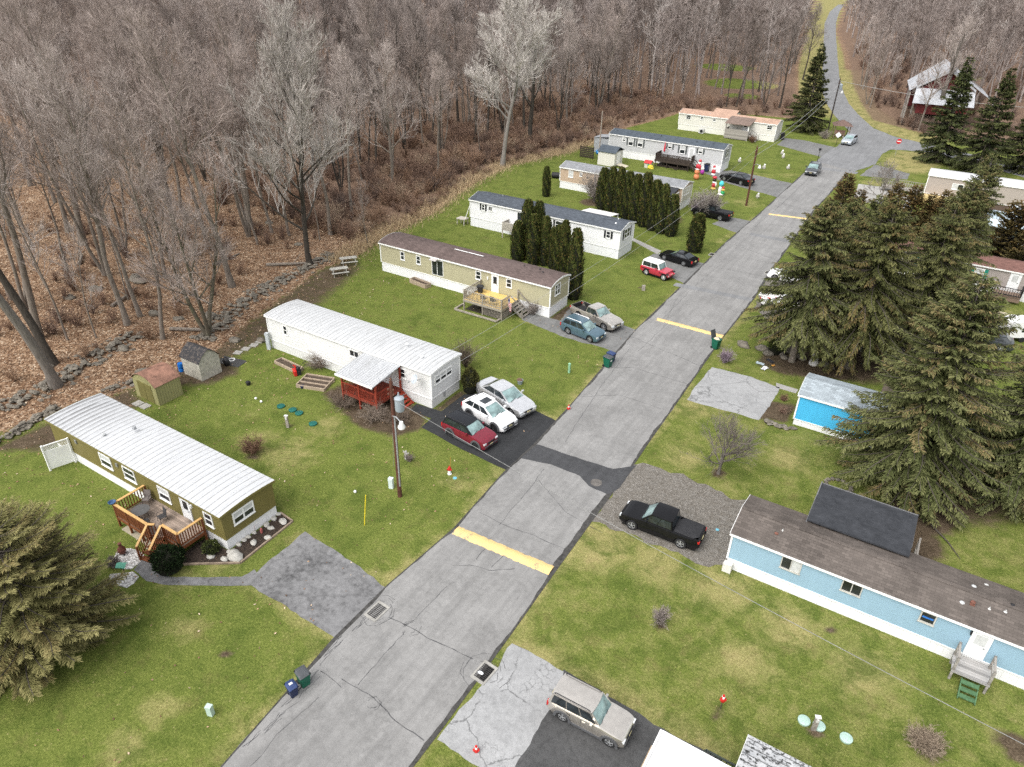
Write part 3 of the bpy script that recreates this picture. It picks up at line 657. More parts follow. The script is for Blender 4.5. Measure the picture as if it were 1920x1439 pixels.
def door(root, face, k, a0, a1, z0, z1, mat=None, glass=(.2, .8, .5, .92), hinge=1, name='door', blind=False):
    p = pt(face, k); m = MB()
    fbox(m, p, a0, a1, z0, z1, .003, .05); fbox(m, p, a0-.08, a0-.001, z0, z1+.08, .003, .065); fbox(m, p, a1+.001, a1+.08, z0, z1+.08, .003, .065); fbox(m, p, a0, a1, z1+.001, z1+.08, .003, .065)
    d = m.build(name, mat or DOORW, root); w, h = a1-a0, z1-z0
    q = MB(); q.add([p(a0+w*glass[0], z0+h*glass[2], .056), p(a0+w*glass[1], z0+h*glass[2], .056), p(a0+w*glass[1], z0+h*glass[3], .056), p(a0+w*glass[0], z0+h*glass[3], .056)], [(0, 1, 2, 3)]); q.build('pane', BLIND if blind else GLASS, d)
    q = MB(); ah = a1-.1 if hinge > 0 else a0+.1; fbox(q, p, ah-.03, ah+.03, z0+h*.45, z0+h*.5, .05, .11); q.build('handle', STEEL, d)
    return d
def roof_mesh(x0, x1, y0, y1, ze, rise, shape, ribs=0, th=.07, ny=14, ribh=.010):
    """curved ('arch') or ridged ('gable') sheet; ribs: seam spacing, standing seams run across"""
    m = MB()
    def prof(u):
        if shape == 'arch': return rise*(1-(2*u-1)**2)
        if shape == 'shed': return rise*u
        return rise*(1-abs(2*u-1))
    us = [i/ny for i in range(ny+1)]
    xs_ = [(x0, 0)]
    if ribs:
        n = int((x1-x0)/ribs)
        for i in range(1, n+1):
            xr = x0+i*ribs
            if xr < x1-.06: xs_ += [(xr-.035, 0), (xr-.012, 1), (xr+.012, 1), (xr+.035, 0)]
    xs_.append((x1, 0)); k = ny+1
    V = [(x, y0+(y1-y0)*u, ze+prof(u)+r*ribh) for x, r in xs_ for u in us]
    m.add(V, [(i*k+j, i*k+j+1, (i+1)*k+j+1, (i+1)*k+j) for i in range(len(xs_)-1) for j in range(ny)])
    V = [(x, y0+(y1-y0)*u, ze+prof(u)-th) for x in (x0, x1) for u in us]
    m.add(V, [(k+j, k+j+1, j+1, j) for j in range(ny)])
    for x in (x0, x1):
        V = [(x, y0+(y1-y0)*u, ze+prof(u)) for u in us]+[(x, y0+(y1-y0)*u, ze+prof(u)-th) for u in us]
        m.add(V, [(j, j+1, k+j+1, k+j) for j in range(ny)])
    for u in (0, 1):
        y = y0+(y1-y0)*u; z_ = ze+prof(u)
        m.add([(x0, y, z_), (x1, y, z_), (x1, y, z_-th), (x0, y, z_-th)], [(0, 1, 2, 3)])
    return m
def home(name, label, cat, x0, x1, y0, y1, zs, ze, rise, shape, wall, skirt, roofm, trim=None, ribs=0, ov=.15, ove=.12, group=None, edge=True, corner=True):
    root = thing(name, label, cat, (x0, y0, 0), 0, group)
    ny = 14; prof = (lambda u: rise*(1-(2*u-1)**2)) if shape == 'arch' else (lambda u: rise*(1-abs(2*u-1)))
    m = MB(); us = [i/ny for i in range(ny+1)]; th = .07
    Y0, Y1 = y0-ov, y1+ov
    top = [(y0+(y1-y0)*u, ze+prof((y0+(y1-y0)*u-Y0)/(Y1-Y0))-th-.004) for u in us]
    for x in (x0, x1):
        V = [(x, y0, zs)]+[(x, y, z) for y, z in top]+[(x, y1, zs)]; m.add(V, [tuple(range(len(V)))])
    for y, z in (top[0], top[-1]): m.add([(x0, y, zs), (x1, y, zs), (x1, y, z), (x0, y, z)], [(0, 1, 2, 3)])
    m.build('wall', wall, root)
    m = MB(); i = .025; m.box(x0+i, x1-i, y0+i, y1-i, -.1, zs-.02); m.build('skirting', skirt, root)
    roof_mesh(x0-ove, x1+ove, Y0, Y1, ze, rise, shape, ribs, th, ny).build('roof', roofm, root, smooth=25 if shape == 'arch' else None)
    tr = trim or TRIM
    m = MB()
    if edge:   # drip edge along the eaves and the end barge boards
        for y in (Y0-.012, Y1-.02): m.box(x0-ove, x1+ove, y, y+.032, ze-.15, ze-.012)
        for x in (x0-ove-.022, x1+ove+.001):
            V = [(x+dx, Y0+(Y1-Y0)*u, ze+prof(u)+dz) for dx in (0, .021) for dz in (.012, -.13) for u in us]; k = ny+1
            fs = []
            for j in range(ny): fs += [(j, j+1, k+j+1, k+j), (2*k+j+1, 2*k+j, 3*k+j, 3*k+j+1), (j+1, j, 2*k+j, 2*k+j+1), (k+j, k+j+1, 3*k+j+1, 3*k+j)]
            m.add(V, fs)
        m.build('eave_trim', tr, root)
    m = MB()
    if corner:
        for x in (x0, x1):
            for y in (y0, y1): m.box(x-.05, x+.05, y-.05, y+.05, zs-.03, ze-th-.16)
    m.box(x0-.02, x1+.02, y0-.02, y1+.02, zs-.05, zs+.01)
    m.build('corner_trim', tr, root)
    return root
def roof_vent(root, x, y, z, kind='pipe', mat=None, k=.5):
    m = MB()
    if kind == 'pipe': m.lathe([(.05, 0), (.05, .28), (.0, .285)], (x, y, z-.05), 8); m.lathe([(.16, 0), (.06, .06)], (x, y, z), 10)
    elif kind == 'cap': m.lathe([(.13, -.06), (.13, .18), (.2, .2), (.2, .26), (.1, .32), (0, .33)], (x, y, z), 12)
    elif kind == 'box': m.rbox((x, y, z+.06), (.4, .4, .16)); m.lathe([(.16, 0), (.16, .16), (.22, .17), (.2, .24), (0, .26)], (x, y, z+.14), 12)
    elif kind == 'dome': m.lathe([(.24, -.04), (.22, .06), (.12, .13), (0, .15)], (x, y, z), 12)
    m.v = [(x+(a-x)*k, y+(b-y)*k, z+(c-z)*k) for a, b, c in m.v]; m.build('roof_vent', mat or STEEL, root, smooth=40)

# --- olive home at the near left
OLIVE = siding('olive_siding', S(122, 113, 66, .9), 1.22, True, .05, .18, .02)
SKW = siding('white_skirting', (.79, .79, .79, 1), .3, True, .05, .2, .05)
R1 = rib_roof('coated_metal_roof', (.48, .49, .50, 1), .44, 'x', .4, (5.6, 5.0))
h = home('mobile_home', 'long olive green mobile home with white ribbed metal roof and timber deck', 'mobile home', -44.35, -27.85, 16.2, 19.68, .78, 2.52, .12, 'arch', OLIVE, SKW, R1, plain('olive_trim', S(120, 112, 66, .95), .6, .08), ribs=.44, corner=False)
window(h, 'F', 16.2, -39.02, -37.85, 1.2, 2.12, blind='u'); window(h, 'F', 16.2, -36.68, -35.52, 1.2, 2.12); window(h, 'F', 16.2, -33.36, -32.32, 1.2, 2.12, blind='u'); window(h, 'F', 16.2, -29.36, -28.65, 1.22, 2.14)
door(h, 'F', 16.2, -31.25, -30.58, .8, 2.2, hinge=1)
window(h, 'E', -27.85, 16.85, 18.25, 1.32, 2.15, 'twin', blind='u')
window(h, 'B', 19.68, -40, -39, 1.2, 2.1); window(h, 'B', 19.68, -34, -33, 1.2, 2.1)
for a in (-41.6, -37.35):
    m = MB(); fbox(m, pt('F', 16.2), a, a+.22, 1.75, 2.0, .003, .06); m.build('wall_vent', plain('vent_grey', (.2, .2, .18, 1)), h)
m = MB(); fbox(m, pt('F', 16.2), -30.4, -30.28, 1.9, 2.1, .003, .1); m.build('porch_light', DOORW, h)
roof_vent(h, -38.3, 18.3, 2.84, 'box'); roof_vent(h, -39.5, 17.0, 2.74, 'dome', plain('grey_cap', (.45, .46, .46, 1)))

# --- white home with the red porch
WH2 = siding('white_lap_siding', (.77, .77, .755, 1), .24, False, .05, .16)
R2 = rib_roof('old_metal_roof', (.48, .49, .495, 1), .40, 'x', .75)
SK2 = siding('white_metal_skirting', (.72, .72, .70, 1), .22, True, .06, .25, .08)
h = home('mobile_home', 'long white mobile home with streaky metal roof, red porch and satellite dish', 'mobile home', -44.0, -27.3, 33.62, 37.02, .82, 3.0, .15, 'arch', WH2, SK2, R2, ribs=.40)
window(h, 'F', 33.62, -42.2, -41.72, 1.75, 2.6); window(h, 'F', 33.62, -35.05, -34.05, 2.0, 2.62, 'slide'); window(h, 'E', -27.3, 34.0, 36.06, 1.82, 2.5, 'triple', blind='u')
window(h, 'F', 33.62, -30.3, -29.6, 1.75, 2.55); door(h, 'F', 33.62, -32.0, -31.2, .82, 2.6)
window(h, 'B', 37.02, -40, -39.2, 1.7, 2.5); window(h, 'B', 37.02, -33, -32, 1.7, 2.5)
roof_vent(h, -31, 35.6, 3.34, 'dome', WHITE); roof_vent(h, -29, 34.8, 3.26, 'dome', WHITE)
m = MB(); fbox(m, pt('E', -27.3), 35.0, 35.12, .35, .75, .003, .08); m.build('utility_box', STEEL, h)
# canopy over the porch and the red porch itself
RED = plain('red_stained_timber', S(150, 62, 44, .8), .7, .25, 5)
RCAN = rib_roof('canopy_sheet', (.42, .43, .44, 1), .22, 'x', .75)
cn = thing('porch_canopy', 'sloping white ribbed metal canopy over the red porch', 'canopy', (-33.35, 30.4, 0))
m = MB(); k = 60
for i in range(k):   # corrugated sheet from the wall down to the front beam
    xa, xb = -33.4+3.5*i/k, -33.4+3.5*(i+1)/k; za, zb = .012*math.sin(i*2.1), .012*math.sin((i+1)*2.1)
    m.add([(xa, 30.4, 2.52+za), (xb, 30.4, 2.52+zb), (xb, 33.42, 2.86+zb), (xa, 33.42, 2.86+za)], [(0, 1, 2, 3)])
    m.add([(xa, 30.4, 2.46+za), (xb, 30.4, 2.46+zb), (xb, 33.42, 2.80+zb), (xa, 33.42, 2.80+za)], [(3, 2, 1, 0)])
m.add([(-33.4, 30.4, 2.46), (-33.4, 30.4, 2.52), (-33.4, 33.42, 2.86), (-33.4, 33.42, 2.8)], [(0, 1, 2, 3)]); m.add([(-29.9, 30.4, 2.46), (-29.9, 30.4, 2.52), (-29.9, 33.42, 2.86), (-29.9, 33.42, 2.8)], [(0, 1, 2, 3)])
m.build('canopy_sheet', RCAN, cn)
m = MB(); m.box(-33.4, -29.9, 30.36, 30.395, 2.4, 2.56); m.build('front_gutter', TRIM, cn)
pc = thing('porch', 'red stained timber porch with railings in front of the white home', 'porch', (-33.2, 30.7, 0))
m = MB(); m.box(-33.25, -29.95, 30.75, 33.58, .72, .82); m.build('floor', wood('red_porch_floor', S(140, 66, 50, .7), .14, 1), pc)
for x, y in ((-33.2, 30.8), (-31.6, 30.8), (-30.0, 30.8), (-30.0, 33.4), (-33.2, 33.4)):
    m = MB(); m.box(x-.06, x+.06, y-.06, y+.06, -.05, 2.44 if y < 31 else 2.74); m.build('post', RED, pc)
def rail_line(m, a, b, z0, z1, sp=.14, bal=.035, top=True, w=.09, bot=True):
    L = math.dist(a[:2], b[:2]); n = max(1, int(L/sp))
    za, zb = (a[2] if len(a) > 2 else 0), (b[2] if len(b) > 2 else 0)
    for i in range(n+1):
        t_ = i/n; x, y, z = a[0]+(b[0]-a[0])*t_, a[1]+(b[1]-a[1])*t_, za+(zb-za)*t_
        m.bar((x, y, z+z0+.06), (x, y, z+z1-.04), bal)
    if top: m.bar((a[0], a[1], za+z1-.02), (b[0], b[1], zb+z1-.02), w, .045)
    if bot: m.bar((a[0], a[1], za+z0+.08), (b[0], b[1], zb+z0+.08), .05, .07)
for a, b in (((-33.2, 30.8), (-30.0, 30.8)), ((-33.2, 30.8), (-33.2, 33.4)), ((-30.0, 30.8), (-30.0, 32.3))):
    m = MB(); rail_line(m, a, b, .82, 1.72, .13); m.build('railing', RED, pc)
m = MB()
for i in range(4): m.box(-29.93+i*.26, -29.7+i*.26, 32.35, 33.4, .55-i*.18, .62-i*.18)
for y in (32.33, 33.42): m.bar((-29.9, y, .7), (-28.85, y, 0), .05, .2)
m.build('stair', RED, pc)
# satellite dish
t_ = thing('satellite_dish', 'grey satellite dish fixed to the corner of the white home', 'satellite dish', (-28.2, 33.3, 2.2))
m = MB(); m.lathe([(0, 0), (.15, .015), (.3, .06), (.40, .12), (.395, .13), (.29, .072), (.15, .03), (0, .015)], (0, 0, 0), 18)
o = m.build('reflector', plain('dish_grey', (.42, .46, .50, 1), .4, .08), t_, local=True, smooth=60); o.location = (0, -.35, .35); o.rotation_euler = (R(58), 0, R(-25))
m = MB(); m.tube([(0, .3, 0), (0, -.05, .1), (0, -.3, .33)], .03); m.tube([(0, -.35, .3), (-.22, -.85, .28)], .016); m.rbox((-.25, -.9, .3), (.1, .16, .1), .4); m.build('mount_arm', STEEL, t_, local=True)

# --- beige home with brown roof
BEI = siding('beige_lap_siding', S(194, 188, 156, .80), .2, False, .05, .12)
RB = shingle('brown_shingles', S(112, 98, 94, .78), .5, 1, .5)
h = home('mobile_home', 'beige mobile home with dark brown roof, white skirting and railed deck', 'mobile home', -47.6, -27.75, 51.5, 54.95, 1.0, 3.06, .36, 'arch', BEI, SKW, RB, corner=True)
for a0, a1, z0, z1 in ((-45.0, -44.45, 1.8, 2.7), (-42.98, -42.42, 1.8, 2.7), (-35.84, -35.2, 1.9, 2.76), (-32.42, -31.8, 1.92, 2.78)): window(h, 'F', 51.5, a0, a1, z0, z1, 'hung')
m = MB(); p = pt('F', 51.5); fbox(m, p, -41.06, -39.66, 1.15, 2.78, .003, .03); w = m.build('sliding_door', TRIM, h)
for a0, a1 in ((-41.0, -40.42), (-40.36, -39.72)):
    m = MB(); m.add([p(a0, 1.22, .036), p(a1, 1.22, .036), p(a1, 2.72, .036), p(a0, 2.72, .036)], [(0, 1, 2, 3)]); m.build('pane', GLASS, w)
m = MB(); m.add([(-41.0, 51.45, 2.95), (-40.2, 51.45, 2.95), (-40.2, 50.95, 2.82), (-41.0, 50.95, 2.82)], [(0, 1, 2, 3)]); m.build('door_hood', plain('hood_grey', (.4, .38, .36, 1)), h)
door(h, 'F', 51.5, -33.96, -33.3, 1.1, 2.78)
window(h, 'E', -27.75, 52.3, 53.3, 1.85, 2.92, 'twin')
window(h, 'B', 54.95, -42, -41, 1.8, 2.7); window(h, 'B', 54.95, -36, -35, 1.8, 2.7)
roof_vent(h, -31.8, 53.6, 3.44, 'pipe', BLACK); roof_vent(h, -30.2, 53.8, 3.4, 'dome', BLACK); roof_vent(h, -29.6, 53.3, 3.42, 'dome', BLACK)
m = MB(); m.box(-39.6, -36.2, 53.3, 53.42, 3.482, 3.50); m.build('roof_strip', TRIM, h)
m = MB(); fbox(m, p, -34.5, -34.38, 2.2, 2.45, .003, .1); m.build('porch_light', DOORW, h)

# --- white home with slate-grey roof
WH4 = siding('bright_white_siding', (.80, .805, .815, 1), .2, False, .03, .05)
RS = shingle('slate_grey_shingles', S(92, 98, 106, .72), .25, 1, .6)
DKSH = plain('black_shutter', (.02, .022, .025, 1), .5, .15)
SK4 = siding('white_panel_skirting', (.77, .78, .80, 1), .4, True, .05, .12, .03)
h = home('mobile_home', 'white mobile home with slate grey roof and black window shutters', 'mobile home', -48.4, -28.8, 68.5, 72.15, 1.12, 3.24, .5, 'gable', WH4, SK4, RS)
window(h, 'F', 68.5, -46.75, -46.25, 2.2, 2.96, 'hung', DKSH, sw=.2); window(h, 'F', 68.5, -45.8, -45.2, 2.3, 2.9, 'slide'); window(h, 'F', 68.5, -36.75, -35.75, 2.0, 2.88, 'hung', DKSH, sw=.22); window(h, 'F', 68.5, -30.45, -29.9, 2.12, 2.92, 'hung', DKSH, sw=.22)
m = MB(); p = pt('F', 68.5); fbox(m, p, -41.8, -40.6, 1.25, 2.95, .003, .03); w = m.build('sliding_door', TRIM, h)
m = MB(); m.add([p(-41.72, 1.3, .036), p(-40.68, 1.3, .036), p(-40.68, 2.88, .036), p(-41.72, 2.88, .036)], [(0, 1, 2, 3)]); m.build('pane', GLASS, w)
m = MB(); fbox(m, p, -33.9, -33.2, 1.86, 2.22, .003, .4)
for i in range(6): fbox(m, p, -33.86, -33.24, 1.9+i*.05, 1.92+i*.05, .4, .415)
m.build('air_conditioner', plain('ac_grey', (.42, .42, .40, 1)), h)
window(h, 'E', -28.8, 69.55, 71.05, 1.95, 3.05, 'twin', DKSH, sw=.3)
window(h, 'B', 72.15, -42, -41, 2, 2.9); window(h, 'B', 72.15, -36, -35, 2, 2.9)
roof_vent(h, -45.5, 71.2, 3.5, 'pipe', WHITE); roof_vent(h, -42, 71.0, 3.55, 'pipe', STEEL); roof_vent(h, -30.2, 70.9, 3.62, 'pipe', WHITE); roof_vent(h, -29.9, 69.6, 3.55, 'dome', WHITE)

# --- tan home behind the clipped evergreens
TAN = siding('tan_siding', S(208, 184, 160, .8), .2, False, .05, .12)
RG = shingle('pale_grey_shingles', S(150, 152, 155, .75), .25, 1, .7)
h = home('mobile_home', 'tan mobile home with pale grey roof half hidden by the row of evergreens', 'mobile home', -47.6, -29.55, 89.4, 93.0, 1.0, 2.95, .5, 'gable', TAN, SKW, RG)
window(h, 'F', 89.4, -46.25, -45.5, 1.7, 2.65, blind='a'); window(h, 'F', 89.4, -44.5, -44.1, 2.1, 2.62); window(h, 'F', 89.4, -38.5, -37.6, 1.7, 2.6); window(h, 'F', 89.4, -41.5, -40.8, 1.7, 2.6)
window(h, 'E', -29.55, 90.0, 91.9, 1.75, 2.75, 'twin')
door(h, 'F', 89.4, -33.2, -32.4, 1.0, 2.75)
m = MB(); m.box(-29.6, -29.52, 89.3, 93.1, 1.02, 2.78); m.build('end_panel', siding('cream_end_siding', (.62, .59, .5, 1), .2), h)
roof_vent(h, -45, 91.9, 3.25, 'pipe', WHITE); roof_vent(h, -40, 91.7, 3.3, 'dome')
pv_ = thing('porch', 'porch with low black roof and white posts behind the clipped evergreens', 'porch', (-34.6, 86.8, 0))
m = MB(); m.add([(-34.7, 86.7, 2.42), (-30.0, 86.7, 2.42), (-30.0, 89.3, 2.9), (-34.7, 89.3, 2.9)], [(0, 1, 2, 3)]); m.add([(-34.7, 86.7, 2.3), (-30.0, 86.7, 2.3), (-30.0, 89.3, 2.8), (-34.7, 89.3, 2.8)], [(3, 2, 1, 0)])
m.build('roof', plain('black_roll_roofing', (.035, .037, .042, 1), .85, .2, 2), pv_)
m = MB(); m.box(-34.75, -29.95, 86.62, 86.69, 2.22, 2.44); m.box(-29.99, -29.93, 86.7, 89.3, 2.25, 2.42); m.build('fascia', TRIM, pv_)
for x in (-34.6, -33.1, -31.6, -30.1):
    m = MB(); m.box(x-.07, x+.07, 86.75, 86.89, -.05, 2.32); m.build('post', TRIM, pv_)
m = MB(); m.box(-34.7, -30, 86.8, 89.3, .85, 1.0); m.build('floor', wood('porch_grey', (.3, .29, .27, 1), .14, 1), pv_)

# --- light grey home with dark roof
GREY = siding('light_grey_siding', S(212, 213, 214, .78), .2, False, .04, .05)
RD = shingle('charcoal_shingles', S(82, 90, 98, .75), .45, 1, 1.7)
DSH = plain('grey_shutter', (.11, .12, .12, 1), .5, .1)
h = home('mobile_home', 'light grey mobile home with charcoal roof, grey shutters and dark deck', 'mobile home', -50.4, -31.3, 111.2, 115.2, 1.15, 3.5, .55, 'gable', GREY, SKW, RD)
for a0, a1, z0, z1, s in ((-48.1, -47.45, 2.55, 3.2, None), (-47.0, -46.1, 2.05, 3.2, DSH), (-45.35, -44.45, 2.05, 3.2, DSH), (-40.2, -39.5, 2.45, 3.2, DSH), (-38.2, -37.3, 2.0, 3.2, DSH), (-35.2, -34.5, 2.4, 3.15, DSH)):
    window(h, 'F', 111.2, a0, a1, z0, z1, 'hung', s, blind='u' if z1-z0 > 1 else 'u', sw=.28)
door(h, 'F', 111.2, -36.65, -35.8, 1.2, 3.15, glass=(.2, .8, .12, .9), blind=True)
window(h, 'E', -31.3, 112.6, 114.0, 1.9, 3.3, 'twin', DSH)
roof_vent(h, -42, 112.6, 3.9, 'dome', BLACK); roof_vent(h, -36, 112.3, 3.85, 'dome', BLACK)

# --- cream home with tan roof
CREAM = siding('cream_siding', (.66, .645, .585, 1), .2, False, .03, .04)
RTN = shingle('tan_shingles', S(192, 160, 140, .75), .3, 1, .75)
h = home('mobile_home', 'cream mobile home with tan roof and covered side porch by the wood', 'mobile home', -48.6, -30.2, 138.5, 142.6, 1.05, 3.05, .55, 'gable', CREAM, siding('cream_skirting', (.72, .71, .65, 1), .3, True, .05, .1, .05), RTN)
window(h, 'F', 138.5, -47.2, -46.25, 2.05, 2.8); window(h, 'F', 138.5, -44.4, -43.8, 2.25, 2.8); window(h, 'F', 138.5, -42.0, -41.4, 2.25, 2.8); window(h, 'F', 138.5, -31.9, -30.9, 2.0, 2.75, 'hung')
door(h, 'F', 138.5, -36.2, -35.3, 1.05, 2.85)
m = MB(); roof_ = roof_mesh(-43.5, -39.0, 142.8, 146.5, 3.1, .5, 'gable', ny=8); roof_.build("rear_roof", RTN, h); m.box(-43.3, -39.2, 142.7, 146.3, 0, 3.02); m.build('rear_extension', CREAM, h)
roof_vent(h, -43, 139.6, 3.35, 'dome'); 
cn = thing('porch', 'grey timber porch with brown shed roof on the cream home', 'porch', (-38.6, 136.3, 0))
m = MB(); V = [(-38.9, 136.0, 2.75), (-34.3, 136.0, 2.75), (-34.3, 140.3, 3.5), (-38.9, 140.3, 3.5)]; m.add(V, [(0, 1, 2, 3)]); m.add([(a, b, c-.12) for a, b, c in V], [(3, 2, 1, 0)]); m.add(V+[(a, b, c-.12) for a, b, c in V], [(0, 4, 5, 1), (1, 5, 6, 2), (2, 6, 7, 3), (3, 7, 4, 0)])
m.build('roof', shingle('brown_porch_shingles', S(140, 122, 112, .75), .3), cn)
GW = wood('grey_weathered_timber', (.27, .25, .225, 1), .16, 2, .3)
m = MB(); m.box(-38.7, -34.5, 136.2, 138.4, .9, 1.05); m.build('floor', GW, cn)
m = MB(); m.box(-38.75, -34.45, 136.14, 136.19, .1, 1.75); m.box(-38.75, -38.7, 136.2, 138.4, .1, 1.75); m.build('board_wall', GW, cn)
for x in (-38.65, -34.55):
    m = MB(); m.box(x-.08, x+.08, 136.22, 136.38, 0, 2.7); m.build('post', TRIM if x > -36 else GW, cn)
m = MB(); m.add([(-34.5, 136.2, 2.65), (-34.5, 138.4, 3.0), (-34.45, 138.4, 3.1), (-34.45, 136.2, 2.75)], [(0, 1, 2, 3)])
for i in range(5): m.box(-34.4+i*.28, -34.12+i*.28, 136.6, 137.8, .8-i*.18, .88-i*.18)
for y in (136.55, 137.85): m.bar((-34.4, y, .95), (-32.9, y, .0), .06, .25); m.bar((-34.4, y, 1.8), (-32.9, y, .85), .06, .08); m.bar((-32.9, y, 0), (-32.9, y, .9), .08)
m.build('stair', GW, cn)

# --- light blue home at the right
BLUE = siding('light_blue_siding', S(166, 200, 220, .76), .13, False, .04, .05, .1)
RK = shingle('weathered_brown_shingles', S(112, 104, 98, .75), .6, .6, .42)
h = home('mobile_home', 'light blue mobile home with weathered brown shingle roof and white skirting', 'mobile home', -4.58, 15.5, 30.0, 33.45, .72, 2.5, .45, 'gable', BLUE, SKW, RK, ov=.14)
AL = plain('almond_frame', (.45, .44, .40, 1), .5, .1)
window(h, 'F', 30, -1.98, -.98, 1.5, 2.3, 'slide', frame=AL, blind='r', fw=.05); window(h, 'F', 30, .95, 1.88, 1.58, 2.3, 'slide', frame=AL, fw=.05); window(h, 'F', 30, 4.45, 5.12, 1.6, 2.28, 'single', frame=AL, fw=.06)
m = MB(); fbox(m, pt('F', 30), 4.55, 5.02, 1.9, 1.98, .02, .045); m.build('window_brace', plain('blue_tape', (.03, .16, .5, 1)), h)
door(h, 'F', 30, 6.66, 7.32, .74, 2.3, glass=(.15, .85, .52, .9), blind=True)
m = MB(); fbox(m, pt('F', 30), 6.5, 6.56, 2.0, 2.2, .003, .12); m.build('porch_light', BLACK, h)
m = MB(); m.box(-4.66, -4.2, 29.62, 29.96, 0, .55); m.build('utility_box', plain('box_white', (.6, .58, .54, 1)), h)
for x, y, z, k, c in ((-2.62, 30.85, 2.66, 'cap', 'r'), (-2.4, 31.2, 2.8, 'pipe', 'w'), (5.9, 30.96, 2.74, 'dome', 'g'), (6.3, 31.06, 2.76, 'box', 'r'), (6.98, 31.16, 2.8, 'pipe', 'w'), (7.6, 31.29, 2.86, 'pipe', 'w'), (6.3, 32.35, 2.78, 'dome', 'g'), (6.85, 33.0, 2.6, 'dome', 'w'), (7.85, 31.85, 2.92, 'dome', 'k')):
    roof_vent(h, x, y, z, k, {'r': plain('rusty_cap', (.16, .07, .05, 1), .7, .3), 'w': plain('dull_white_cap', (.5, .5, .48, 1)), 'g': plain('grey_cap', (.45, .46, .46, 1)), 'k': BLACK}[c])
m = MB(); m.box(-4.7, 15.6, 31.62, 31.84, 2.935, 2.96); m.build('ridge_cap', RK, h)
ex = thing('flat_roof_addition', 'black flat-roofed addition behind the light blue home', 'addition', (-1.4, 33.6, 0))
m = MB(); V = [(-1.52, 32.7, 2.92), (3.42, 32.7, 2.92), (3.5, 36.7, 2.62), (-1.52, 36.7, 2.62)]; m.add(V, [(0, 1, 2, 3)]); m.add(V+[(a, b, c-.1) for a, b, c in V], [(4, 7, 6, 5), (0, 4, 5, 1), (1, 5, 6, 2), (2, 6, 7, 3), (3, 7, 4, 0)])
t = NT('black_roll_roof'); n = t.noise(2, 6, .7); o_ = t.sep(t.coord()); fr = t.math('FRACT', t.math('MULTIPLY', o_[1], 1.0))
bc = t.ramp(n, (.3, (.022, .024, .028, 1)), (.7, (.05, .053, .06, 1))); bc = t.mix(t.ramp(fr, (0, .5), (.03, 0), (1, 0)), bc, (.09, .09, .095, 1))
m.build('roof', t.done(bc, .8), ex)
m = MB(); m.box(-1.56, -1.5, 32.7, 36.74, 2.48, 2.72); m.box(3.44, 3.5, 33.9, 36.74, 2.48, 2.6); m.box(-1.5, 3.5, 36.71, 36.77, 2.44, 2.64); m.build('roof_edge', plain('dark_edge_metal', (.15, .15, .155, 1), .5), ex)
m = MB(); m.box(-1.3, 3.2, 33.6, 36.5, 0, 2.5); m.build('wall', plain('addition_panel', (.32, .30, .26, 1)), ex)
m = MB()
for x, y in ((3.9, 34.4), (3.9, 35.8)): m.box(x-.05, x+.05, y-.05, y+.05, 0, 1.9)
m.bar((3.3, 34.4, 1.0), (3.9, 34.4, .95), .06); m.bar((3.9, 34.4, 1.8), (3.9, 35.8, 1.8), .08); m.bar((3.9, 34.4, 1.1), (3.9, 35.8, 1.1), .08)
m.build('railing', GW, ex)
# grey stoop with green steps
st = thing('stoop', 'small weathered grey stoop with green steps at the blue home door', 'stoop', (6.3, 28.6, 0))
m = MB(); m.box(6.25, 7.8, 28.75, 29.94, .52, .6); m.build('floor', wood('stoop_boards', (.30, .29, .28, 1), .15, 1, .35), st)
for x, y in ((6.32, 28.82), (7.73, 28.82), (6.32, 29.8), (7.73, 29.8)):
    m = MB(); m.box(x-.05, x+.05, y-.05, y+.05, 0, 1.45); m.build('leg', GW, st)
for x in (6.32, 7.73):
    m = MB(); m.bar((x, 28.82, 1.4), (x, 29.8, 1.4), .09, .05); m.bar((x, 28.82, 1.0), (x, 29.8, 1.0), .04, .1); m.build('railing', GW, st)
GRN = plain('green_step_paint', (.07, .145, .07, 1), .7, .25, 4)
m = MB()
for i in range(3): m.box(6.75, 7.42, 28.7-.27*(i+1), 28.7-.27*i-.03, .40-i*.16, .45-i*.16)
for x in (6.73, 7.41): m.bar((x, 28.72, .42), (x, 27.85, 0), .04, .16)
m.build('stair', GRN, st)

# --- bright blue home / studio under the spruces
BB = siding('bright_blue_siding', S(80, 190, 238, .9), .16, False, .05, .05, .2)
RSG = shingle('grey_blue_shingles', S(170, 180, 186, .75), .3, 1, .55)
h = home('mobile_home', 'bright blue home with pale grey shingle roof partly under the big spruce', 'mobile home', -4.9, 6.5, 46.3, 49.6, .5, 2.52, .5, 'gable', BB, SKW, RSG, ov=.14)
window(h, 'F', 46.3, 1.2, 2.2, 1.3, 2.2); door(h, 'W', -4.9, 48.2, 49.0, .5, 2.2)
m = MB(); m.box(-.2, 2.0, 50.2, 52.6, 0, 1.9); m.build('lean_to', plain('lean_to_brown', (.09, .07, .055, 1), .8, .3), h)

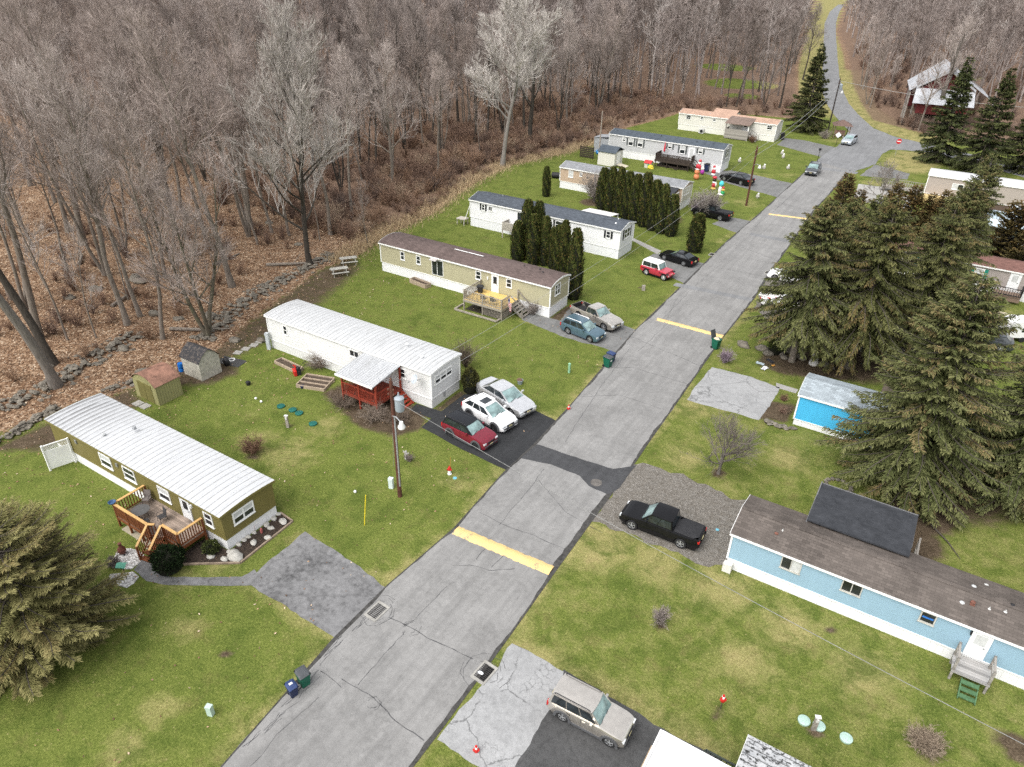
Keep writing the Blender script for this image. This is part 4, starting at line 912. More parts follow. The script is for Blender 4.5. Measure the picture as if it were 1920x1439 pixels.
# --- grey-pink home with green shutters
PKG = siding('greige_siding', S(192, 182, 176, .68), .18, False, .04, .05)
RBR = shingle('red_brown_shingles', S(128, 96, 88, .75), .3, 1, .7)
GSH = plain('green_shutter', (.025, .22, .16, 1), .5, .1)
h = home('mobile_home', 'greige mobile home with green shutters and red-brown roof beyond the spruces', 'mobile home', -6.5, 16, 81.0, 84.6, .95, 2.85, .45, 'gable', PKG, SKW, RBR, ov=.12)
window(h, 'F', 81, 4.1, 4.95, 1.5, 2.5, 'hung', GSH, blind='u'); door(h, 'F', 81, 7.2, 8.0, 1.0, 2.6, blind=True); window(h, 'F', 81, -4.2, -3.3, 1.5, 2.5, 'hung', GSH); window(h, 'F', 81, -.8, .2, 1.5, 2.5, 'hung', GSH)
st = thing('stoop', 'small brown stoop with railings below the greige home door', 'stoop', (6.2, 79.6, 0))
BRW = wood('brown_timber', (.17, .12, .09, 1), .15, 2, .3)
m = MB(); m.box(6.2, 8.5, 79.6, 80.95, .7, .8); m.box(6.2, 8.5, 79.58, 79.62, .25, .69); m.build('floor', BRW, st)
m = MB(); rail_line(m, (6.2, 79.6), (8.5, 79.6), .8, 1.6, .2, .04); rail_line(m, (8.5, 79.6), (8.5, 80.9), .8, 1.6, .2, .04); m.build('railing', BLACK, st)
m = MB()
for i in range(3): m.box(5.9-.28*i, 6.17-.28*i, 79.7, 80.8, .5-i*.2, .57-i*.2)
m.build('stair', BRW, st)

# --- long white-roofed home and its pale blue neighbour at the right edge
h = home('mobile_home', 'long pale mobile home with bright white roof at the right edge', 'mobile home', -3.4, 16, 114.6, 118.6, .9, 3.4, .35, 'arch', siding('pale_grey_siding', S(204, 192, 182, .64), .25, False, .03, .06), plain('brown_skirt', (.10, .07, .055, 1)), plain('white_membrane', (.5, .5, .5, 1), .5, .05), ov=.12)
window(h, 'F', 114.6, -.3, 1.1, 1.9, 2.7, 'slide', blind='l')
m = MB(); m.box(-3.3, 3, 113.2, 114.5, 0, .8); m.build('lean_to', plain('yellow_board', (.55, .42, .2, 1)), h)
dk = thing('timber_ramp', 'long low grey timber ramp at the end of the white-roofed home', 'ramp', (-8.6, 115.5, 0))
m = MB(); m.box(-9.0, -3.6, 115.6, 117.2, .5, .6); m.build('floor', GW, dk)
m = MB(); rail_line(m, (-9, 115.6), (-3.6, 115.6), .6, 1.5, .3, .06); rail_line(m, (-9, 117.2), (-3.6, 117.2), .6, 1.5, .3, .06); m.build('railing', GW, dk)
h = home('mobile_home', 'mobile home with pale blue-grey metal roof at the right edge', 'mobile home', 1.6, 16, 99.5, 103.3, .9, 2.75, .3, 'arch', siding('pale_blue_siding', S(190, 205, 215, .85), .25), SKW, rib_roof('blue_grey_metal', S(182, 198, 208, .8), .9, 'x', .2), ribs=.9)
m = MB(); V = [(2.2, 97.2, 2.5), (9.5, 97.2, 2.5), (9.5, 99.5, 2.66), (2.2, 99.5, 2.66)]; m.add(V, [(0, 1, 2, 3)]); m.add(V+[(a, b, c-.08) for a, b, c in V], [(4, 7, 6, 5), (0, 4, 5, 1), (1, 5, 6, 2), (3, 7, 4, 0)]); m.build('awning', plain('pale_blue_awning', S(205, 220, 228, .85), .5), h)
window(h, 'F', 99.5, 4, 5, 1.6, 2.4)
t_ = thing('satellite_dish', 'pale satellite dish above the blue-grey roof at the right edge', 'satellite dish', (6.9, 101.5, 3.1))
m = MB(); m.lathe([(0, 0), (.3, .04), (.6, .14), (.62, .15), (.3, .07), (0, .03)], (0, 0, 0), 18); o = m.build('reflector', plain('dish_pale', (.6, .66, .7, 1), .4), t_, local=True, smooth=60); o.location = (0, 0, .5); o.rotation_euler = (R(60), 0, R(-20))
m = MB(); m.tube([(0, 0, -.2), (0, .1, .45)], .04); m.build('mount_arm', STEEL, t_, local=True)

# --- white roof and grey-roofed building at the bottom edge
WR = plain('white_coated_roof', (.5, .5, .5, 1), .5, .05, 2)
h = thing('carport', 'white flat-roofed carport cut by the bottom edge beside the tan off-roader', 'carport', (-3.45, 12.2, 0))
m = MB(); V = [(-3.44, 17.0, 2.95), (-3.5, 9.5, 3.05), (2.0, 9.5, 3.05), (-.45, 17.0, 2.95)]
V = [(-3.44, 9.5, 3.1), (-.5, 9.5, 3.1), (-.5, 17.0, 3.1), (-3.44, 17.0, 3.1)]; m.add(V, [(0, 1, 2, 3)]); m.add(V+[(a, b, c-.16) for a, b, c in V], [(4, 7, 6, 5), (0, 4, 5, 1), (1, 5, 6, 2), (2, 6, 7, 3), (3, 7, 4, 0)])
m.build('roof', WR, h)
m = MB(); m.box(-3.5, -3.42, 9.5, 17.05, 2.92, 3.15); m.box(-3.42, -.44, 17.0, 17.06, 2.92, 3.15); m.build('roof_edge', TRIM, h)
for x, y in ((-3.3, 16.8), (-.65, 16.8), (-3.3, 12), (-.65, 12)):
    m = MB(); m.box(x-.06, x+.06, y-.06, y+.06, 0, 2.93); m.build('post', TRIM, h)
m = MB(); m.rbox((-3.62, 14.5, 1.2), (.08, 4.6, .25)); m.rbox((-3.62, 14.5, 2.2), (.08, 4.6, .2)); m.build('side_board', plain('bare_board', (.4, .3, .2, 1)), h)
t = NT('mossy_white_shingles'); co_ = t.coord(); o_ = t.sep(co_)
fr = t.math('FRACT', t.math('MULTIPLY', t.math('ADD', o_[1], t.math('MULTIPLY', t.noise(1.2, 3), .08)), 1/.42)); ns = t.noise(5.5, 6, .75)
ln = t.ramp(fr, (0, 1), (.1, .8), (.16, 0), (1, 0)); sp = t.ramp(ns, (.50, 0), (.58, 1))
c_ = t.mix(t.math('MAXIMUM', t.math('MULTIPLY', ln, .9), sp), t.ramp(t.noise(2, 4), (.3, (.36, .37, .38, 1)), (.7, (.58, .58, .58, 1))), (.035, .035, .033, 1)); t.bump(ns, .4, .02)
MOSSY = t.done(c_, .9)
h = home('mobile_home', 'home with mossy black-streaked pale shingle roof at the bottom edge', 'mobile home', -.5, 15, 15.6, 19.0, .7, 2.5, .55, 'gable', siding('dull_cream_siding', (.5, .49, .45, 1), .2), SKW, MOSSY, ov=.14)
st = thing('stoop', 'small grey stoop between the carport and the mossy-roofed home', 'stoop', (-2.0, 17.2, 0))
m = MB(); m.box(-1.9, -.55, 17.3, 18.4, .5, .6); m.build('floor', GW, st)
m = MB(); rail_line(m, (-1.9, 17.3), (-1.9, 18.4), .6, 1.4, .2, .05); rail_line(m, (-1.9, 18.4), (-.6, 18.4), .6, 1.4, .2, .05); m.build('railing', plain('dark_green_rail', (.05, .06, .05, 1)), st)

# --- barn and a far roof
bn = thing('barn', 'red barn on a pale block base with white metal roof among bare trees', 'barn', (-7.0, 173.2, 0), R(8))
BR = plain('barn_red', S(112, 42, 42, .55), .8, .25, 1.5); BW = plain('barn_roof_white', (.38, .39, .41, 1), .5, .2, .4); BL = plain('barn_block', (.42, .36, .28, 1), .9, .2)
def lb(nm, m, mt): m.build(nm, mt, bn, local=True)
m = MB(); m.box(-4.3, 4.3, .3, 17, 2.7, 7.0); m.add([(-4.2, .28, 7.0), (4.2, .28, 7.0), (0, .28, 10.4)], [(0, 1, 2)]); m.box(-5.8, -4.4, 6, 17, 2.7, 5.4); lb('wall', m, BR)
m = MB(); m.box(-4, -2, .5, 16.8, 0, 2.69); m.box(-.2, 4.1, .5, 16.8, 0, 2.69); m.box(-2, -.2, 3, 16.8, 0, 2.69); lb('base', m, BL)
m = MB()
for s_, w_, z_ in ((-1, 6.2, 6.2), (1, 8.6, 5.6)): m.add([(0, -.5, 10.9), (s_*w_, -.5 if s_ > 0 else 1.5, z_), (s_*w_, 18, z_), (0, 18, 10.9)], [(0, 1, 2, 3)]); m.add([(0, -.52, 10.92), (s_*5.2, -.52, 7.45), (s_*5.2, -.52, 7.05), (0, -.52, 10.4)], [(0, 1, 2, 3)])
lb('roof', m, BW)
m = MB(); m.add([(-5.2, -.1, 7.1), (5.2, -.1, 7.1), (5.4, -3.2, 4.6), (-5.4, -3.2, 4.6)], [(0, 1, 2, 3)]); lb('pent_roof', m, BW)
m = MB(); m.box(-4.4, 4.4, -2.6, .3, 2.7, 4.6); lb('pent_wall', m, BR)
for x, y in ((-6, 1.8), (-4.8, 1.8), (-6, 8)): m = MB(); m.box(x-.15, x+.15, y-.15, y+.15, 0, 6.0 if x < -5 else 6.9); lb('post', m, GW)
fx, fy = at(1880, 12, 4)
fh = thing('far_house', 'pale roof of a far house at the top right edge', 'house', (fx, fy, 0))
m = MB(); m.box(fx-6, fx+8, fy-4, fy+5, 0, 4); m.build('wall', CREAM, fh); roof_mesh(fx-6.5, fx+8.5, fy-4.6, fy+5.6, 4.02, 2.4, 'gable', ny=2).build('roof', BW, fh)
for i in range(3): window(fh, 'F', fy-4, fx-4+i*4, fx-2.8+i*4, 1.4, 2.8)
# ------------------------------------------------------------------ vehicles
TYRE = plain('tyre_rubber', (.018, .018, .019, 1), .85, .15, 8)
RIMS = plain('alloy_rim', (.50, .51, .52, 1), .35, .08, 8, .6); RIMD = plain('dark_rim', (.05, .05, .055, 1), .4, .1, 8, .5); RIMW = plain('white_steel_rim', (.7, .7, .68, 1), .4)
WSG = glassy('windshield_sky_glass', (.20, .29, .285, 1), .05, 1.0); CGL = glassy('car_window_glass', (.022, .028, .032, 1), .05, .9)  # windshield teal is lighter: the reflected sky is painted into its colour
CLAD = plain('grey_plastic_cladding', (.085, .087, .092, 1), .6, .1)
HEADL = glassy('headlight_lens', (.55, .57, .58, 1), .1, .8); TAILL = plain('taillight_lens', (.42, .012, .012, 1), .2, .1, 5, 0, .6)
PLATE = plain('number_plate', (.62, .55, .3, 1), .5, .1, 12); CHROME = plain('chrome', (.62, .63, .64, 1), .2, .05, 4, .85)
SHADE_GAP = plain('shade_and_gap_black', (.006, .006, .006, 1), .9)  # near-black for painted shade under cars and behind spokes, and for door gaps
def lerp(tab, x):
    return float(np.interp(x, [a for a, b in tab], [b for a, b in tab]))
def kfac(y): return float(np.interp(y, [8, 28, 36, 50, 80, 110], [.79, .80, .89, .92, .92, 1.04]))
def vehicle(name, label, cat, rear, front, col, L, Wd, H, wb, belt, top, cab, roofw=.8, wr=.34, fo=None, rim=None, roofcol=None, rails=None, sunroof=False, bed=None, clad=False, sill=.2,
            near='R', taper=(.86, .80), yaw=None, spare=False, lowcol=None, arch=1.18, tyrew=.22, pos=None, glasscol=None, pillars=(.5,), plates=True, group='vehicles parked on the driveways', round_=1.0, roofh=.05):
    """rear / front: surveyed ground contact of the wheels on the camera's side; belt: window-sill height; top: [(x, z)] of hood, cowl, deck; cab: (rear base, rear roof, front roof, front base)"""
    if pos is None:
        a, b = Vector(at(*rear)), Vector(at(*front)); d = b-a; yw = math.atan2(d.y, d.x) if yaw is None else R(yaw)
        mid = (a+b)/2
        side = Vector((-math.sin(yw), math.cos(yw)))   # left of heading
        kk = d.length/wb; c = mid+side*((Wd/2-.1)*kk if near == 'R' else -(Wd/2-.1)*kk)
    else: c = Vector(pos); yw = R(yaw); kk = kfac(c.y)
    fo = fo if fo is not None else (L-wb)*.44
    xf = L/2-fo; xr = xf-wb
    root = thing(name, label, cat, (c.x, c.y, .012), yw, group); root.scale = (kk, kk, kk)
    hw = Wd/2; BODY = col; m = MB(); Ra = wr*arch
    def hwid(x):
        u = abs(x)/(L/2); e = max(0, (u-.68)/.32); tp = taper[0] if x > 0 else taper[1]+.06
        return hw*(1-(1-tp)*e**2.2)
    st = sorted(set([-L/2, -L/2+.03, -L/2+.1, -L/2+.22, L/2-.22, L/2-.1, L/2-.03, L/2]+[xw+Ra*k for xw in (xf, xr) for k in (-1.02, -.98, -.8, -.5, 0, .5, .8, .98, 1.02)]+list(np.linspace(-L/2+.35, L/2-.35, 15))+[x for x, z_ in top]+([bed[0]-.001, bed[0]+.001, bed[1]-.001, bed[1]+.001] if bed else [])))
    st = [x for x in st if -L/2 <= x <= L/2]
    secs = []
    for x in st:
        w = hwid(x); zt = lerp(top, x); zb = sill
        e = min((x+L/2), (L/2-x)); zb = max(zb, sill+.10*(1-min(1, e/.35)))
        for xw in (xf, xr):
            if abs(x-xw) < Ra: zb = max(zb, wr+math.sqrt(max(0, Ra*Ra-(x-xw)**2)))
        zb = min(zb, zt-.14); zs = zt-.06-.04*round_
        zm = max(zb+.04, sill+(zs-sill)*.55)
        en = 1-min(1, e/.12); cr = .035*round_
        inbed = bed and bed[0] < x < bed[1]
        half = [(w*.95, zb), (w*.985, min(zb+.07, zm)), (w, zm), (w*.985, zs), (w*.95, zt-.015), ((w*.87), zt), (w*.84, zt if not inbed else bed[2]), (0, (zt+cr) if not inbed else bed[2])]
        half = [(y*(1-.0*en), z) for y, z in half]
        secs.append([(x, -y, z) for y, z in half]+[(x, y, z) for y, z in half[-2::-1]])
    k = len(secs[0]); V = [p for s_ in secs for p in s_]
    F = [(i*k+j, i*k+j+1, (i+1)*k+j+1, (i+1)*k+j) for i in range(len(secs)-1) for j in range(k-1)]
    h = k//2
    for i0 in (0, (len(secs)-1)*k): F += [(i0+j, i0+j+1, i0+k-2-j, i0+k-1-j) for j in range(h-1)]+[(i0+h-1, i0+h, i0+h+1)]
    m.add(V, F); body = m.build('body', BODY, root, local=True, smooth=42)
    m = MB(); m.box(-L/2+.2, L/2-.25, -hw*.82, hw*.82, .13, min(lerp(top, -L/2+.3), .62)-.06)
    m.build('underbody_shade', SHADE_GAP, root, local=True)  # black box paints in the shadow beneath the car
    # cabin
    cb0, cr0, cr1, cb1 = cab; zr = H; wr_ = hw*roofw; wbm = hw*.93
    zA, zB = lerp(top, cb0), lerp(top, cb1); zbelt = belt
    m = MB(); rc = roofcol or BODY
    corners = lambda x, y, z: (x, y, z)
    lo = [(cb0, -wbm*.97, zA-.02), (cb1, -wbm*.95, zB-.02), (cb1, wbm*.95, zB-.02), (cb0, wbm*.97, zA-.02)]
    hi = [(cr0, -wr_, zr-roofh-.03), (cr1, -wr_, zr-roofh-.03), (cr1, wr_, zr-roofh-.03), (cr0, wr_, zr-roofh-.03)]
    m.add(lo+hi, [(0, 1, 5, 4), (1, 2, 6, 5), (2, 3, 7, 6), (3, 0, 4, 7)]); cabin = m.build('cabin', rc if roofcol else BODY, root, local=True)
    m = MB(); n = 8; V = []
    for i in range(n+1):
        for j in range(n+1):
            u, v = i/n*2-1, j/n*2-1; ex_ = .05*(1-.0)
            x = (cr0+cr1)/2+((cr1-cr0)/2+ex_)*u*(1-.06*v*v); y = (wr_+.03)*v*(1-.05*u*u)
            V.append((x, y, zr-roofh*(max(abs(u)**2.6, abs(v)**2.6))))
    m.add(V, [(i*(n+1)+j, (i+1)*(n+1)+j, (i+1)*(n+1)+j+1, i*(n+1)+j+1) for i in range(n) for j in range(n)])
    ed = [i*(n+1) for i in range(n+1)]+[n*(n+1)+j for j in range(1, n+1)]+[i*(n+1)+n for i in range(n-1, -1, -1)]+[j for j in range(n-1, 0, -1)]
    b0 = len(m.v); low = [(V[i][0], V[i][1], V[i][2]-.05) for i in ed]; m.add([V[i] for i in ed]+low, [(i, (i+1) % len(ed), len(ed)+(i+1) % len(ed), len(ed)+i) for i in range(len(ed))])
    roof_o = m.build('roof', rc, root, local=True, smooth=35)
    def panel(nm, q, mat, ins=(.06, .06, .08, .06), off=.012):
        A, B, Cc, D = [Vector(p) for p in q]   # bottom-a, bottom-b, top-b, top-a
        def g(u, v): return (A*(1-u)+B*u)*(1-v)+(D*(1-u)+Cc*u)*v
        nrm = (B-A).cross(D-A).normalized()
        if nrm.dot((A+B+Cc+D)/4-Vector((0 if abs(nrm.y) > .5 else 0, 0, .6))) < 0: nrm = -nrm
        P_ = [g(ins[0], ins[2])+nrm*off, g(1-ins[1], ins[2])+nrm*off, g(1-ins[1], 1-ins[3])+nrm*off, g(ins[0], 1-ins[3])+nrm*off]
        mm = MB(); mm.add(P_, [(0, 1, 2, 3)]); return mm.build(nm, mat, root, local=True)
    gl = glasscol or CGL
    panel('windshield', (lo[1], lo[2], hi[2], hi[1]), WSG, (.05, .05, .05, .03)); panel('rear_window', (lo[3], lo[0], hi[0], hi[3]), gl, (.08, .08, .14 if not bed else .3, .06))
    for sgn, (a, b, c_, d_) in ((-1, (lo[0], lo[1], hi[1], hi[0])), (1, (lo[3], lo[2], hi[2], hi[3]))):
        cuts = [0.0]+list(pillars)+[1.0]; A, B, Cc, D = map(Vector, (a, b, c_, d_))
        for i in range(len(cuts)-1):
            u0, u1 = cuts[i], cuts[i+1]; pa, pb = .05 if i == 0 else .012, .06 if i == len(cuts)-2 else .012
            q = (A.lerp(B, u0+pa), A.lerp(B, u1-pb), D.lerp(Cc, u1-pb), D.lerp(Cc, u0+pa)); panel('side_window', q, gl, (0, 0, .12, .07), .012)
    # wheels
    for xw in (xf, xr):
        for sgn in (-1, 1):
            yo = sgn*(hw-.02); yi = sgn*(hw-.02-tyrew)
            m = MB(); m.lathe([(wr*.55, yi), (wr*.93, yi), (wr, yi+sgn*.04), (wr, yo-sgn*.04), (wr*.93, yo), (wr*.66, yo), (wr*.62, yo-sgn*.02)], (xw, 0, wr), 20, 'y'); ty = m.build('wheel', TYRE, root, local=True, smooth=40)
            m = MB(); m.lathe([(0, yo-sgn*.07), (wr*.64, yo-sgn*.07), (wr*.64, yo-sgn*.005), (wr*.58, yo-sgn*.005), (wr*.58, yo-sgn*.06), (0, yo-sgn*.055)], (xw, 0, wr), 20, 'y')
            for s_ in range(5):
                an = s_*6.283/5+.3; m.bar((xw+.05*math.cos(an), yo-sgn*.03, wr+.05*math.sin(an)), (xw+wr*.6*math.cos(an), yo-sgn*.022, wr+wr*.6*math.sin(an)), wr*.2, .04)
            m.lathe([(0, yo-sgn*.01), (wr*.15, yo-sgn*.02), (wr*.15, yo-sgn*.05)], (xw, 0, wr), 10, 'y')
            m.cur = 0; rimo = m.build('rim', rim or RIMS, ty, local=True)
            m = MB(); m.lathe([(0, yo-sgn*.052), (wr*.575, yo-sgn*.052), (wr*.575, yo-sgn*.05), (0, yo-sgn*.05)], (xw, 0, wr), 16, 'y'); m.build('spoke_gap_shade', SHADE_GAP, ty, local=True)  # black disc stands in for the shade between the spokes
            if clad:
                m = MB(); pts = [(xw+Ra*1.03*math.cos(a_), sgn*(hwid(xw)*1.0+.012), wr+Ra*1.03*math.sin(a_)) for a_ in np.linspace(-.25, math.pi+.25, 15)]
                for p_, q_ in zip(pts, pts[1:]): m.bar(p_, q_, .07, .14)
                m.build('wheel_arch', CLAD, root, local=True)
    # lamps, bumpers, plates, mirrors
    zh = lerp(top, L/2-.12); zt_ = lerp(top, -L/2+.05)
    for sgn in (-1, 1):
        w = hwid(L/2-.12); m = MB(); m.rbox((L/2-.13, sgn*(w*.80), zh-.11), (.26, w*.34, .13), 0); m.build('headlight', HEADL, root, local=True)
        w = hwid(-L/2+.06); hgt_ = .30 if not (cab[0] > -L/2+.5) else .17
        m = MB(); m.rbox((-L/2+.08, sgn*(w*.88), zt_-.08-hgt_/2), (.2, w*.25, hgt_)); m.build('taillight', TAILL, root, local=True)
        m = MB(); xm = cb1-.42; m.rbox((xm, sgn*(hw+.09), belt+.10), (.13, .2, .14)); m.bar((xm, sgn*(hw-.06), belt+.04), (xm, sgn*(hw+.03), belt+.08), .05); m.build('mirror', lowcol or BODY, root, local=True)
    m = MB(); w = hwid(L/2); m.rbox((L/2-.005, 0, zh-.14), (.05, w*1.0, .13)); m.rbox((L/2-.005, 0, sill+.2), (.05, w*1.1, .12)); m.build('grille', BLACK, root, local=True)
    m = MB(); m.rbox((L/2-.03, 0, sill+.28), (.16, Wd*.80, .09)); m.build('front_bumper', CHROME if bed and not clad else (CLAD if clad else BODY), root, local=True)
    m = MB(); m.rbox((-L/2+.03, 0, sill+.28), (.18, Wd*.84, .13)); m.build('rear_bumper', CHROME if bed else (CLAD if clad else BODY), root, local=True)
    if plates:
        m = MB(); m.rbox((L/2+.03, 0, sill+.30), (.02, .31, .16)); m.build('number_plate', PLATE, root, local=True)
        m = MB(); m.rbox((-L/2-.02, 0, sill+.48), (.03, .31, .16)); m.build('number_plate', PLATE, root, local=True)
    if clad or lowcol:
        m = MB()
        for sgn in (-1, 1): m.box(xr+Ra, xf-Ra, sgn*hw-.02 if sgn > 0 else -hw-.015, hw+.015 if sgn > 0 else -hw+.02, sill-.02, sill+.14)
        m.build('sill_trim', CLAD, root, local=True)
    m = MB()   # door shut lines and handles
    for u in [0]+list(pillars):
        xx = cb0+.12+(cb1-cb0-.2)*u
        if u > 0:
            for sgn in (-1, 1): m.box(xx-.006, xx+.006, sgn*hw*.995-.004, sgn*hw*.995+.004, sill+.12, belt-.05)
    m.build('door_gap', SHADE_GAP, root, local=True)
    m = MB()
    for u in list(pillars):
        xx = cb0+.12+(cb1-cb0-.2)*u
        for sgn in (-1, 1): m.rbox((xx+.16, sgn*(hw+.004), belt-.14), (.18, .03, .035)); m.rbox((xx-.7, sgn*(hw+.004), belt-.14), (.18, .03, .035)) if len(pillars) > 1 else None
    m.build('door_handle', BODY if not bed else CHROME, root, local=True)
    m = MB(); m.bar((cb1+.02, -wbm*.7, zB+.02), (cb1-.12, -.05, zB+.1), .02); m.bar((cb1+.02, .0, zB+.02), (cb1-.12, wbm*.6, zB+.1), .02); m.build('wiper', BLACK, root, local=True)
    if rails:
        for sgn in (-1, 1):
            m = MB(); m.tube([(cr0+.1, sgn*wr_*.93, zr-.03), (cr0+.2, sgn*wr_*.93, zr+.04), (cr1-.25, sgn*wr_*.93, zr+.045), (cr1-.1, sgn*wr_*.93, zr-.02)], .026); m.build('roof_rail', rails, root, local=True)
    if sunroof:
        m = MB(); m.rbox((cr1-.5, 0, zr+.004), (.62, wr_*1.25, .012)); m.build('sunroof', CGL, root, local=True)
    return root
def flat_top(L, hood_z, cowl_x, belt, rear_z, hood_front=.12, deck=None):
    t_ = [(-L/2, rear_z-.12), (-L/2+.05, rear_z)]
    if deck: t_ += deck
    return t_+[(cowl_x, belt), (cowl_x+.12, hood_z+.03), (L/2-.55, hood_z-.05), (L/2-.2, hood_z-.12), (L/2-.04, hood_z-.26), (L/2, hood_z-.36)]
GRPD = 'cars on the fresh black driveway'
SILV = paint('silver_paint', (.84, .84, .84, 1), .32, .8); WHT = paint('white_car_paint', (.80, .80, .80, 1)); MAROON = paint('deep_red_paint', (.16, .012, .025, 1)); BLK = paint('black_car_paint', (.008, .008, .009, 1), .12)
TAN = paint('champagne_paint', (.72, .67, .60, 1), .32, .87); TEAL = paint('teal_grey_paint', (.09, .15, .19, 1), .25, .3); REDJ = paint('faded_red_paint', (.42, .035, .06, 1)); DKG = paint('dark_grey_paint', (.035, .04, .045, 1)); LSV = paint('pale_silver_paint', (.42, .46, .50, 1), .25, .4)
vehicle('off_road_car', 'champagne boxy off-road car with roof rails on the near right driveway', 'car', (1051, 1349.6), (1137.8, 1396.9), TAN, 4.54, 1.86, 1.76, 2.76, 1.06, flat_top(4.54, 1.06, .82, 1.08, 1.0), (-2.2, -2.02, .32, .86), .80, .37, clad=True, rails=BLACK, pillars=(.36, .66), sill=.28)
vehicle('pickup_truck', 'black crew-cab pickup with black bed cover on the gravel strip', 'pickup', (1276.8, 1028.7), (1185.9, 993.7), BLK, 5.75, 2.0, 1.88, 3.55, 1.2, [(-2.875, 1.0), (-2.82, 1.12), (-.95, 1.14), (-.93, 1.16), (1.25, 1.2), (1.4, 1.16), (2.3, 1.1), (2.65, 1.02), (2.82, .86), (2.875, .74)], (-.98, -.85, .62, 1.3), .78, .41, rim=RIMS, near='L', pillars=(.5,), sill=.36, fo=1.0)
vehicle('compact_suv', 'dark red SUV with black roof on the black driveway', 'car', (843.5, 818.5), (891.4, 842.9), MAROON, 4.41, 1.81, 1.62, 2.64, 1.02, flat_top(4.41, 1.02, .78, 1.04, 1.0), (-2.1, -1.78, .28, .98), .78, .36, rim=RIMD, roofcol=paint('black_roof_paint', (.014, .015, .018, 1)), rails=BLACK, pillars=(.34, .64), clad=True, group=GRPD)
vehicle('crossover_car', 'white crossover car with sunroof between the red and silver cars', 'car', (880.5, 782), (926.7, 808.4), WHT, 4.46, 1.80, 1.56, 2.66, .96, flat_top(4.46, .95, .82, .98, 1.0), (-2.14, -1.45, .12, 1.12), .73, .35, rim=RIMD, rails=WHITE, sunroof=True, roofh=.09, pillars=(.34, .64), clad=True, group=GRPD)
vehicle('sedan', 'silver sedan at the far side of the black driveway', 'car', (908.2, 750.1), (956.5, 779.8), SILV, 4.9, 1.82, 1.45, 2.82, .94, flat_top(4.9, .90, .88, .96, .98, deck=[(-1.75, 1.0), (-1.5, 1.0)]), (-1.82, -1.0, .22, 1.2), .74, .34, pillars=(.5,), group=GRPD)
vehicle('hatchback_wagon', 'teal-grey wagon with roof rails beside the champagne pickup', 'car', (1063.2, 625.9), (1104, 641.8), TEAL, 4.37, 1.78, 1.58, 2.6, .98, flat_top(4.37, .95, .84, 1.0, 1.0), (-2.08, -1.72, .25, 1.1), .76, .34, rails=SILV, pillars=(.34, .64))
a_ = at(1130, 614)
TK = vehicle('pickup_truck', 'champagne extended-cab pickup with a spare wheel in its open bed', 'pickup', (1083, 597.5), (1130, 619.8), TAN, 5.2, 1.75, 1.62, 3.1, 1.02, [(-2.6, .92), (-2.56, 1.0), (-.62, 1.0), (-.6, 1.02), (.95, 1.03), (1.1, 1.0), (2.1, .95), (2.42, .86), (2.56, .72), (2.6, .62)], (-.66, -.5, .42, 1.02), .76, .36, bed=(-2.5, -.7, .55), pillars=(.38,), sill=.3)
m = MB(); m.lathe([(.18, 0), (.36, 0), (.38, .05), (.38, .15), (.36, .2), (.18, .2)], (0, 0, 0), 18); o = m.build('spare_wheel', TYRE, None, local=True); o.location = (TK.location.x-1.5*math.cos(TK.rotation_euler.z), TK.location.y-1.5*math.sin(TK.rotation_euler.z), .6); o.scale = TK.scale
tag(o, 'spare wheel lying in the open bed of the champagne pickup', 'wheel')
m = MB(); m.box(-2.45, -.72, -.72, .72, .556, .60)
for s_ in (-1, 1): m.box(-2.45, -.72, s_*.735-.012, s_*.735+.012, .56, .99)
m.box(-.73, -.71, -.72, .72, .6, .99); m.box(-2.46, -2.44, -.72, .72, .6, .97); m.build('bed_liner', plain('bed_liner_dark', (.02, .02, .02, 1)), TK, local=True)
JP = vehicle('jeep', 'faded red open-country jeep with white hardtop by the lawn edge', 'jeep', (1209.9, 515.6), (1242.1, 526.2), REDJ, 3.8, 1.65, 1.76, 2.37, 1.08, [(-1.9, .98), (-1.88, 1.06), (.62, 1.08), (.66, 1.06), (1.55, 1.0), (1.58, .98), (1.6, .78), (1.9, .74)], (-1.82, -1.74, .36, .66), .86, .37, rim=RIMW, roofcol=WHITE, pillars=(.52,), taper=(.74, .97), sill=.38, fo=.62, round_=.3)
m = MB()
for sgn in (-1, 1): m.rbox((1.22, sgn*.70, .84), (1.2, .34, .06)); m.rbox((-1.15, sgn*.80, .86), (1.0, .18, .06))
m.build('fender', BLACK, JP, local=True)
vehicle('coupe', 'glossy black coupe beside the faded red jeep', 'car', (1282.7, 500.2), (1246.3, 488.7), BLK, 4.63, 1.85, 1.37, 2.75, .9, flat_top(4.63, .86, .72, .92, .94, deck=[(-1.7, .98)]), (-1.85, -.95, .05, .98), .72, .34, near='L', pillars=(.42,))
vehicle('sedan', 'black sedan with red tail lights beside the light grey home', 'car', (1389.6, 348.5), (1358.7, 340.3), BLK, 4.75, 1.82, 1.44, 2.75, .93, flat_top(4.75, .9, .85, .95, .98, deck=[(-1.75, 1.0)]), (-1.8, -1.0, .2, 1.15), .74, .34, near='L', pillars=(.5,))
x, y = at(1521.6, 327)
vehicle('hatchback_car', 'dark grey car facing downhill at the left side of the lane', 'car', None, None, DKG, 4.4, 1.8, 1.5, 2.65, .96, flat_top(4.4, .93, .85, .98, 1.0), (-1.95, -1.4, .2, 1.1), .75, .34, pos=(x, y+.6), yaw=-88, pillars=(.5,), group='cars standing on the lane')
x, y = at(1589, 272)
vehicle('hatchback_car', 'pale silver car stopped at the junction near the small wooden shelter', 'car', None, None, LSV, 4.5, 1.8, 1.5, 2.65, .96, flat_top(4.5, .93, .85, .98, 1.0), (-1.95, -1.4, .2, 1.1), .75, .34, pos=(x, y+1.2), yaw=-96, pillars=(.5,), group='cars standing on the lane')
x, y = at(1480, 527)
